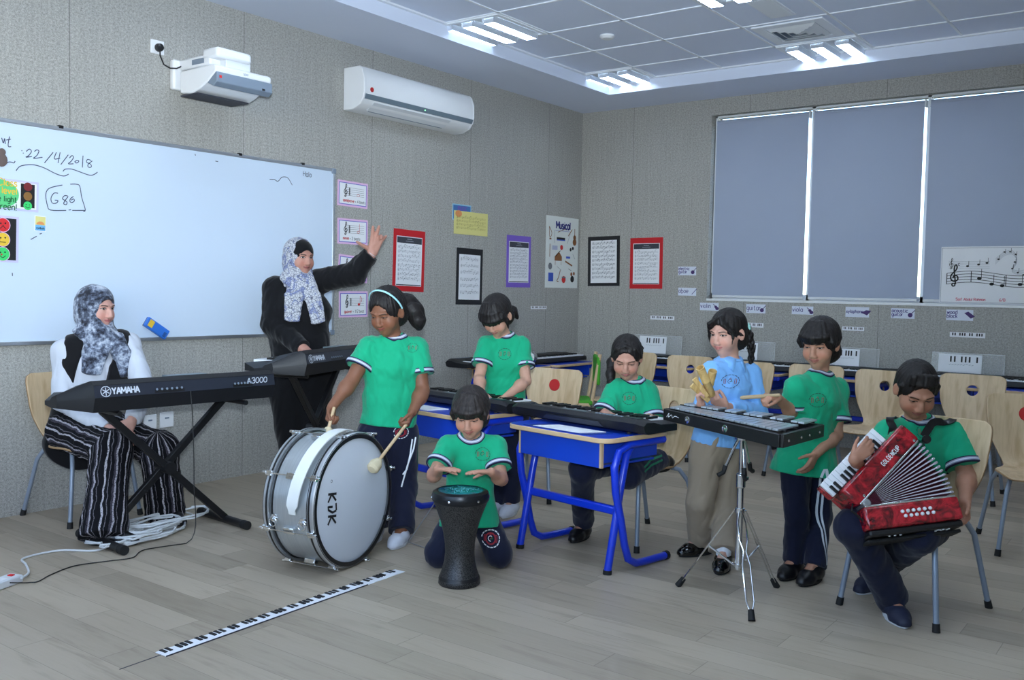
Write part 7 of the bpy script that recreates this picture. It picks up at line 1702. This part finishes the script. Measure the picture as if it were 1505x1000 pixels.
p.legs(M_beige, J['pe'] + np.array([0, 0, .04]), (.112, .092), (.080, .064, .068, .06), .0055, seed=45, cuts=(1.0, 1.0)); p.shoe('R', M_patent, M_rubber, .20, .036, low=True, strap=True); p.shoe('L', M_patent, M_rubber, .20, .036, low=True, strap=True)
for q in 'LR':
    m = MB(); d = nv(J['to'+q]-J['an'+q]); m.tube([J['an'+q] + np.array([0, 0, .035]), J['an'+q] + d*.01 + np.array([0, 0, -.005]), J['an'+q] + d*.06 + np.array([0, 0, -.022])], [.037, .036, .026], 14); W(m.build('sock', M_sock, p.root), p.root)
def h7(f):
    cap(p, f, .011); open_face(p, f, .056, .060); p.HC(f, [(-.012, .02, .118), (-.014, .085, .080)], [.003, .003], .003, 'd')
    for q in (-1, 1):
        for i in range(6): p.HC(f, [(q*.008-.012, .070-.012*i, .092+.004*i), (q*.040, .088-.014*i, .062-.003*i), (q*(.070+.002*i), .062-.016*i, .018-.006*i)], [.009, .011, .007 if i else .004], .006)
    p.HC(f, [(.066, .058, .03), (.075, .050, -.01), (.074, .052, -.04)], [.008, .006, .002], .006); p.HC(f, [(-.066, .058, .03), (-.073, .052, -.01), (-.070, .058, -.045)], [.008, .006, .002], .006)
    P0 = p.P(-.030, -.115, .02); br = [p.P(-.030, -.120, .01), p.P(-.040, -.130, -.04), p.P(-.045, -.128, -.09), p.P(-.045, -.122, -.14), p.P(-.043, -.115, -.19)]
    for i in range(11):
        t_ = i/10*4; a = min(int(t_), 3); c_ = lerp(br[a], br[a+1], t_-a); w_ = (.0165 - .0006*i)
        for q in (-1, 1): f.ell(c_ + p.X*q*.008*(1 if i % 2 else -1) + p.F*q*.004, (w_*.85, w_*.85, w_*1.15), None, .004)
    f.chain([br[4], br[4] + np.array([0, 0, -.04])], [.010, .004], .006)
p.hair(M_hair, h7, relief=.0016, lo=p.P(-.05, -.15, -.26))
m = MB()
for i in range(9): a = 2*PI*i/9; m.ball(p.P(-.030+.014*math.cos(a), -.122, .010+.016*math.sin(a)), .0095, 10)
W(m.build('scrunchie', plain('mint_scrunchie', lin(160, 216, 206), .8), p.root), p.root)
# clappers: two bamboo tubes and flat wooden handles
M_bam = wood_mat('bamboo', lin(214, 180, 118), lin(186, 148, 90), 2, 2.0)
t = thing('wooden_clappers', 'bamboo tube clappers held up by the girl in light blue', 'clappers', Matrix.Translation((-4.2301, -3.4262, 0.8556)))
o0 = V((-4.2301, -3.4262, 0.8556))
for a, b, nm in (((-4.3009, -3.4225, 0.9597), (-4.2009, -3.4337, 0.835), 'bamboo_tube'), ((-4.2329, -3.4483, 0.942), (-4.1793, -3.3968, 0.8208), 'bamboo_tube')):
    a, b = V(a)-o0, V(b)-o0; d = (a-b).normalized(); m = MB(); L_ = (a-b).length + .01
    m.lathe([(.0, .0), (.017, .0), (.0195, .006), (.0185, L_*.5), (.0205, L_*.52), (.0190, L_*.54), (.0200, L_), (.0155, L_), (.0150, L_*.6), (0, L_*.6)], b, d, 20); m.build(nm, M_bam, t)
for a, b in (((-4.3015, -3.378, 0.8851), (-4.2093, -3.4249, 0.8065)), ((-4.3023, -3.3909, 0.9173), (-4.2401, -3.4318, 0.8285))):
    a, b = V(a)-o0, V(b)-o0; m = MB(); m.M = basis((a+b)/2, b-a, V((.6, .8, .3))); L_ = (a-b).length; m.cbox((0, 0, 0), (L_*1.0, .024, .010)); m.M = Matrix.Identity(4); m.build('wooden_paddle', M_bam, t, bevel=.004)

# ---------------------------------------------------------------- 8 mallet boy
SK_H = skin_mat('skin_mallet_boy', lin(184, 136, 112), lin(166, 94, 88), .35, smile=.7, browth=1.15)
p = Person('person', 'standing boy in a long green shirt, holding a mallet over the glockenspiel',
  dict(pe=(-3.9106, -3.7807, 0.5637), nb=(-3.8793, -3.8232, 0.9405), head=(-3.905, -3.8268, 1.0808), shR=(-4.0043, -3.7614, 0.878), elR=(-3.9762, -3.7428, 0.7546), wrR=(-4.1738, -3.7377, 0.8457), shL=(-3.776, -3.8683, 0.8636), elL=(-3.8226, -3.891, 0.6553), wrL=(-4.0404, -3.8722, 0.5913),
       knR=(-3.9826, -3.7744, 0.2965), knL=(-3.8633, -3.8357, 0.2784), anR=(-3.9583, -3.7606, 0.075), anL=(-3.984, -3.8655, 0.075), toR=(-4.0876, -3.7558, 0.03), toL=(-4.1535, -3.8493, 0.03)),
  .99, .97, (-0.9735, 0.0403, -0.2249), skin=SK_H)
J = p.J
p.hands['R'] = dict(d=(-0.9189, 0.3779, 0.1135), pn=(0.352, 0.1466, -0.9245), L=.128, curl=(1.0, 1.1, 1.2, 1.25), spread=.03, thumb=(.35, .5)); p.hands['L'] = dict(d=(-0.5161, 0.2326, -0.8244), pn=(0.2206, 0.9481, 0.2288), L=.128, curl=(.35, .45, .5, .55), spread=.06, thumb=(.6, .4))
p.body(); kid_top(p, (-3.9172, -3.7801, 0.4686), (.175, .145), seed=53, slv=.70, slr=(.060, .066), loose=1.25, folds=.0045)
p.decal(p.bvh, (-3.9068, -3.8933, 0.4853), (0.0815, -0.9967, 0), (0, 0, 1), [(0, [(-.018, -.028), (-.004, .030), (.004, .030), (.018, -.035)], .010)], 0, [M_trim], 'hem_vent')
p.legs(M_navy, J['pe'] + np.array([0, 0, .03]), (.11, .09), (.074, .058, .053, .052), .005, seed=55, cuts=(1.05, 1.05)); p.shoe('R', M_shoe, M_rubber, .20, .037); p.shoe('L', M_shoe, M_rubber, .20, .037)
p.decal(p.lbvh, (-3.9354, -3.8727, 0.2814), (0.7788, -0.6273, 0), (0, 0, 1), [(0, [(.004, .18), (-.006, .02), (-.006, -.20)], .009), (0, [(.022, .18), (.011, .02), (.011, -.20)], .009)], 0, [M_trim], 'side_stripe', dir=(0.628, 0.7782, 0))
emblem(p, (-4.0296, -3.8659, 0.8296), (0.2768, -0.9609, 0), (0, 0, 1), .036)
p.hair(M_hair, lambda f: bowl(p, f, .017, .026, sidez=-.006), relief=.002)
a, b = V((-4.2922, -3.6122, 0.8446)), V((-4.2115, -3.761, 0.8627)); t = thing('wooden_beater', 'plain wooden stick held over the glockenspiel by the standing boy', 'beater', Matrix.Translation(a))
m = MB(); m.tube([V((0, 0, 0)), (b-a)*.06, (b-a)*.5, b-a], [.006, .009, .0088, .008], 12); m.build('stick', plain('grey_wood', lin(176, 152, 116), .55), t)

# ---------------------------------------------------------------- 9 accordion boy
SK_I = skin_mat('skin_accordion_boy', lin(178, 128, 104), lin(158, 90, 84), .15, smile=.4, browth=1.2)
p = Person('person', 'seated boy in a green shirt with short black hair, playing the red accordion',
  dict(pe=(-3.9001, -4.252, 0.3238), nb=(-3.9515, -4.2775, 0.7761), head=(-4.0478, -4.2871, 0.9133), shR=(-4.0491, -4.1845, 0.7238), elR=(-4.1889, -4.1465, 0.5452), wrR=(-4.5045, -4.1812, 0.6662), shL=(-3.8425, -4.3957, 0.7177), elL=(-3.9195, -4.4742, 0.5553), wrL=(-4.101, -4.5052, 0.4803),
       hpR=(-3.9779, -4.2154, 0.3144), hpL=(-3.879, -4.3151, 0.3121), knR=(-4.4519, -4.1759, 0.3864), knL=(-4.3189, -4.3897, 0.3695), anR=(-4.2589, -4.2821, 0.075), anL=(-3.9185, -4.1103, 0.07), toR=(-4.3265, -4.3279, 0.03), toL=(-4.0221, -4.0946, 0.03)),
  1.06, 1.0, (-0.7172, -0.4578, -0.5254), skin=SK_I, chub=.8, girth=1.08, armk=1.1, base=(-4.12, -4.31, 0))
J = p.J
p.hands['R'] = dict(d=(0.269, -0.6276, 0.7306), pn=(0.959, 0.2641, 0.103), L=.125, curl=(.5, .6, .65, .7), spread=.10, thumb=(.45, .3)); p.hands['L'] = dict(d=(-0.4181, -0.1, -0.9029), pn=(-0.6783, 0.7265, 0.1098), L=.140, curl=(.75, .8, .85, .9), spread=.05, thumb=(.6, .4))
p.body(); kid_top(p, (-3.9209, -4.2568, 0.3345), (.155, .125), seed=63, slv=.80, slr=(.060, .064), belly=.01)
p.legs(M_navy, J['pe'] + np.array([0, 0, .03]), (.13, .10), (.082, .070, .060, .056), .005, seed=65, cuts=(1.03, 1.03)); p.shoe('R', M_sneak, M_wsole, .215, .039, soleh=.024); p.shoe('L', M_sneak, M_wsole, .215, .039, soleh=.024)
emblem(p, (-4.0981, -4.3859, 0.7364), (0.5976, -0.8018, 0), (0, 0, 1), .032)
def h9(f):
    cap(p, f, .008, low=-.055, crown=.005); open_face(p, f, .066, .061)
    for i in range(15): u = i/14*2-1; p.HC(f, [(u*.045, .050, .104), (u*.056, .080*math.sqrt(1-(u*.7)**2)-.004, .078 - .006*u*u + .003*math.sin(i*3))], [.012, .006], .006)
    for q in (-1, 1): p.HC(f, [(q*.074, .030, .045), (q*.075, .028, -.005)], [.010, .004], .006)
p.hair(M_hair, h9, relief=.0022)

# ---------------------------------------------------------------- accordion: hinge frame u right, v up and back, w towards the viewer
M_pearl = Mat('red_pearl_celluloid'); _v = M_pearl.voro(M_pearl.obj(), 26, out='Distance'); _n = M_pearl.noise(M_pearl.obj(), 18, 3, .6, 1.5); M_pearl.col(M_pearl.ramp(_n, [(.36, lin(70, 6, 16)), (.50, lin(146, 14, 28)), (.62, lin(196, 30, 44)), (.75, lin(120, 8, 22))])).set(rough=.18, coat=.6, spec=.5); M_pearl = M_pearl.m
M_bel = plain('oxblood_bellows', lin(92, 32, 48), .6); M_belw = plain('bellows_edge_tape', lin(196, 190, 200), .5)
AU = V((0.5976, -0.8018, 0)); AV = V((0.3456, 0.257, 0.9025)); AV = (AV - AU*AV.dot(AU)).normalized(); AW = AU.cross(AV)
AO = V((-4.5138, -4.2492, 0.5142)); AM = frame(AO, AU, AV, AW); AI = AM.inverted()
t = thing('accordion', 'red pearl accordion with open bellows on the lap of the seated boy', 'accordion', AM)
th1, th2 = math.radians(45), math.radians(8); D1 = V((math.cos(th1), math.sin(th1), 0)); D2 = V((math.cos(th2), math.sin(th2), 0)); N1 = V((-math.sin(th1), math.cos(th1), 0)); N2 = V((math.sin(th2), -math.cos(th2), 0))
WD = .165; L1, L2 = .365, .345
def abox(name, o, d, n, l0, l1, n0, n1, w0, w1, mat, bev=.012, par=None):
    m = MB(); m.M = frame(o, d, n, d.cross(n)); s_ = 1 if d.cross(n).z > 0 else -1; m.box((l0, n0, min(s_*w0, s_*w1)), (l1, n1, max(s_*w0, s_*w1))); m.M = Matrix.Identity(4); return m.build(name, mat, par or t, bevel=bev)
O1 = N1*.018; O2 = N2*.018
abox('treble_casing', O1, D1, N1, -.045, L1-.02, 0, .088, -WD, 0, M_pearl)
abox('treble_grille_edge', O1, D1, N1, -.035, L1-.03, -.004, .004, -WD+.01, -.002, M_chrome, .002)
abox('bass_casing', O2, D2, N2, -.035, L2, 0, .090, -WD, 0, M_pearl)
abox('bass_casing_edge', O2, D2, N2, -.025, L2-.01, -.004, .004, -WD+.01, -.002, M_chrome, .002)
abox('bass_plate', O2, D2, N2, -.030, L2-.005, .090, .116, -WD+.012, -.012, M_black, .008)
abox('bass_strap', O2, D2, N2, -.030, L2-.005, .120, .134, -WD*.78, -WD*.28, M_rubber, .005)
m = MB()
for i in range(4):
    P = O2 + D2*(.05+.022*i if i < 3 else .25) + N2*.117; m.lathe([(.005, 0), (.004, .003), (0, .004)], P + V((0, 0, -.03)), N2, 10)
for i in range(6): m.lathe([(.005, 0), (.004, .003), (0, .004)], O2 + D2*(.24+.022*(i//2)) + N2*.117 + V((0, 0, -.026-.02*(i % 2))), N2, 10)
m.build('plate_studs', M_offw, t)
for i in range(6):
    for r_ in range(2):
        m = MB(); P = O2 + D2*(.112+.022*i+.008*r_) + N2*(.036+.018*r_); m.lathe([(.0068, 0), (.0068, .005), (.004, .008), (0, .0085)], P, V((0, 0, 1)), 12); m.build('bass_button', M_white, t)
# keyboard wing on the outside of the treble casing
abox('key_bed', O1, D1, N1, -.085, L1-.105, .086, .153, -.075, -.040, M_pearl, .006)
nk = 15; kw = (L1-.105+.075)/nk
for i in range(nk): abox('white_key', O1, D1, N1, -.078+i*kw+.0008, -.078+(i+1)*kw-.0008, .089, .156, -.040, -.026, M_key, .0025)
for i in range(nk-1):
    if i % 7 in (0, 1, 3, 4, 5): abox('black_key', O1, D1, N1, -.078+(i+1)*kw-.0055, -.078+(i+1)*kw+.0055, .088, .126, -.028, -.016, M_black, .002)
# fanned bellows: many pleats between the two casings
np_ = 14; outerL = .335
for i in range(np_+1):
    a = th1 - (th1-th2)*i/np_; d = V((math.cos(a), math.sin(a), 0)); nn = V((-math.sin(a), math.cos(a), 0)); gap_ = (th1-th2)/np_
    if i < np_:
        a2 = a - gap_/2; d2 = V((math.cos(a2), math.sin(a2), 0)); a3 = a - gap_; d3 = V((math.cos(a3), math.sin(a3), 0))
        hub = O1*(1-i/np_) + O2*(i/np_); hub2 = O1*(1-(i+.5)/np_) + O2*((i+.5)/np_); hub3 = O1*(1-(i+1)/np_) + O2*((i+1)/np_)
        m = MB(); z1, z0, zi, zj = -.010, -WD+.010, -.028, -WD+.028
        va = [hub + V((0, 0, z1)), hub + d*outerL + V((0, 0, z1)), hub + d*outerL + V((0, 0, z0)), hub + V((0, 0, z0))]
        vb = [hub2 + d2*.01 + V((0, 0, z1-.002)), hub2 + d2*(outerL-.020) + V((0, 0, zi)), hub2 + d2*(outerL-.020) + V((0, 0, zj)), hub2 + d2*.01 + V((0, 0, zj))]
        vc = [hub3 + V((0, 0, z1)), hub3 + d3*outerL + V((0, 0, z1)), hub3 + d3*outerL + V((0, 0, z0)), hub3 + V((0, 0, z0))]
        m.add(va + vb + vc, [(0, 1, 5, 4), (1, 2, 6, 5), (2, 3, 7, 6), (4, 5, 9, 8), (5, 6, 10, 9), (6, 7, 11, 10)]); m.build('bellows_fold', M_bel, t, smooth=0)
    if 0 < i < np_:
        hub = O1*(1-i/np_) + O2*(i/np_); m = MB(); w_ = .0029; 
        m.add([hub + d*.05 + nn*.0006 + V((0, 0, z1+.0012)), hub + d*(outerL-.012) + nn*w_ + V((0, 0, z1+.0012)), hub + d*(outerL-.012) - nn*w_ + V((0, 0, z1+.0012)), hub + d*.05 - nn*.0006 + V((0, 0, z1+.0012))], [(0, 1, 2, 3)])
        m.tube([hub + d*(outerL-.010) + V((0, 0, z1+.001)), hub + d*(outerL+.002) + V((0, 0, z1-.004)), hub + d*(outerL+.002) + V((0, 0, z0+.004))], .0046, 8); m.build('fold_edge', M_belw, t, smooth=40)
m = MB(); m.lathe([(.0, -WD*.5-.03), (.014, -WD*.5-.03), (.017, -WD*.5), (.017, -.004), (.012, .002), (0, .002)], (-.012, -.006, 0), (0, 0, 1), 20); m.build('hinge_corner', M_alu, t)
A_ = (O1 + N1*.030 + D1*.150 + V((0, 0, .0)), D1, N1, V((0, 0, 1))); m = MB(); text(m, 'GOLDENCUP', 0, 0, .017, .0026, *A_, 0, .0012, gap=.28, wide=.74); m.build('lettering', M_white, t, smooth=0)
for l_ in (.0, L1-.045): m = MB(); m.lathe([(.006, 0), (.005, .003), (0, .004)], O1 + D1*l_ + N1*.012, V((0, 0, 1)), 12); m.build('screw', M_chrome, t)
m = MB(); m.tube([O1 - D1*.045 + N1*.02 + V((0, 0, -.03)), O1 - D1*.075 + N1*.005 + V((0, 0, -.02)), O2 - D2*.06 + N2*.02 + V((0, 0, -.02)), O2 - D2*.036 + N2*.05 + V((0, 0, -.03))], .006, 8, flat=.5); m.build('bellows_strap', M_rubber, t)
m = MB(); m.box((-.012, -.008, 0), (.012, .008, .008)); 
# shoulder straps lying on the boy's shirt
def strap(start, path, wd=.016):
    P = [V(start)]
    for q in path:
        c_, n_, _i, _d = p.bvh.find_nearest(V(q)); n_ = (V(q)-V(p.J['ch'])).normalized() if n_ is None else n_
        if n_.dot(V(q) - V(p.J['ch'])) < 0: n_ = -n_
        P.append(c_ + n_*.006)
    Q = []
    for i in range(len(P)-1):
        p0, p1, p2, p3 = P[max(i-1, 0)], P[i], P[i+1], P[min(i+2, len(P)-1)]
        for j in range(5): t_ = j/5; Q.append(.5*((2*p1) + (p2-p0)*t_ + (2*p0-5*p1+4*p2-p3)*t_*t_ + (3*p1-p0-3*p2+p3)*t_**3))
    Q.append(P[-1]); m = MB(); rs_ = []
    for i, q in enumerate(Q):
        T_ = (Q[min(i+1, len(Q)-1)] - Q[max(i-1, 0)]).normalized(); n_ = p.bvh.find_nearest(q)[1]; n_ = n_ if n_.dot(q - V(p.J['ch'])) > 0 else -n_
        b_ = T_.cross(n_).normalized(); n_ = b_.cross(T_)
        rs_.append([AI @ (q + b_*wd + n_*.002), AI @ (q - b_*wd + n_*.002), AI @ (q - b_*wd - n_*.003), AI @ (q + b_*wd - n_*.003)])
    m.rings(rs_); m.build('shoulder_strap', M_shoe, t, smooth=40)
strap(AM @ (O1 + D1*(L1-.05) + N1*.06 + V((0, 0, -.03))), ((-4.1638, -4.2633, 0.7447), (-4.1345, -4.2327, 0.7783), (-4.1006, -4.2091, 0.8014), (-4.0412, -4.1874, 0.8113), (-3.9582, -4.1656, 0.8017)))
strap(AM @ (O1 + D1*(L1+.005) + N1*-.03 + V((0, 0, -.06))), ((-4.1183, -4.3591, 0.7329), (-4.0544, -4.3749, 0.7673), (-3.983, -4.3846, 0.7954), (-3.9132, -4.3932, 0.8099), (-3.8363, -4.3961, 0.8089), (-3.7647, -4.393, 0.793)))
m = MB(); m.lathe([(.016, 0), (.018, .008), (.016, .016), (0, .016)], O1 + D1*(L1-.005) + N1*-.02 + V((0, 0, -.01)), V((0, 0, 1)), 20); m.build('strap_buckle', M_black, t)
# ---------------------------------------------------------------- camera, sky, exposure
cd = bpy.data.cameras.new('camera'); co = bpy.data.objects.new('camera', cd); COL.objects.link(co)
cd.sensor_fit = 'HORIZONTAL'; cd.sensor_width = 36.0; cd.lens = 1392.94/1505*36; cd.clip_start = .05
cd.shift_x = 0; cd.shift_y = 0
_y, _p, _r = .639469776, .0522449374, .019618025
_f = V((math.cos(_y)*math.cos(_p), math.sin(_y)*math.cos(_p), -math.sin(_p))); _rt = V((math.sin(_y), -math.cos(_y), 0)); _u = _rt.cross(_f)
_c, _s = math.cos(_r), math.sin(_r); R_ = _rt*_c + _u*_s; U_ = _u*_c - _rt*_s
co.matrix_world = frame((-8.25437986, -5.29220662, 1.30), R_, U_, -_f)
sc = bpy.context.scene; sc.camera = co
w = bpy.data.worlds.new('sky'); sc.world = w; w.use_nodes = True; nt = w.node_tree; bg = nt.nodes['Background']
sky = nt.nodes.new('ShaderNodeTexSky'); sky.sky_type = 'NISHITA'; sky.sun_elevation = math.radians(40); sky.sun_rotation = math.radians(200); sky.sun_disc = False
nt.links.new(sky.outputs[0], bg.inputs[0]); bg.inputs[1].default_value = SKY
vs = sc.view_settings; vs.view_transform = 'Standard'; vs.look = 'None'; vs.gamma = 1; vs.use_curve_mapping = False; vs.exposure = EXPO

# assumed camera flash, added for brightness, tilted up to bounce off the ceiling
ld = bpy.data.lights.new('camera_flash', 'SPOT'); ld.energy = FLASH; ld.color = (.74, .87, 1.0); ld.spot_size = math.radians(95); ld.spot_blend = 1.0; ld.shadow_soft_size = .06
lo = bpy.data.objects.new('camera_flash', ld); COL.objects.link(lo); lo.location = (-8.27, -5.32, 1.47)
lo.rotation_euler = (V((-5.6, -2.6, 3.2)) - lo.location).to_track_quat('-Z', 'Y').to_euler()
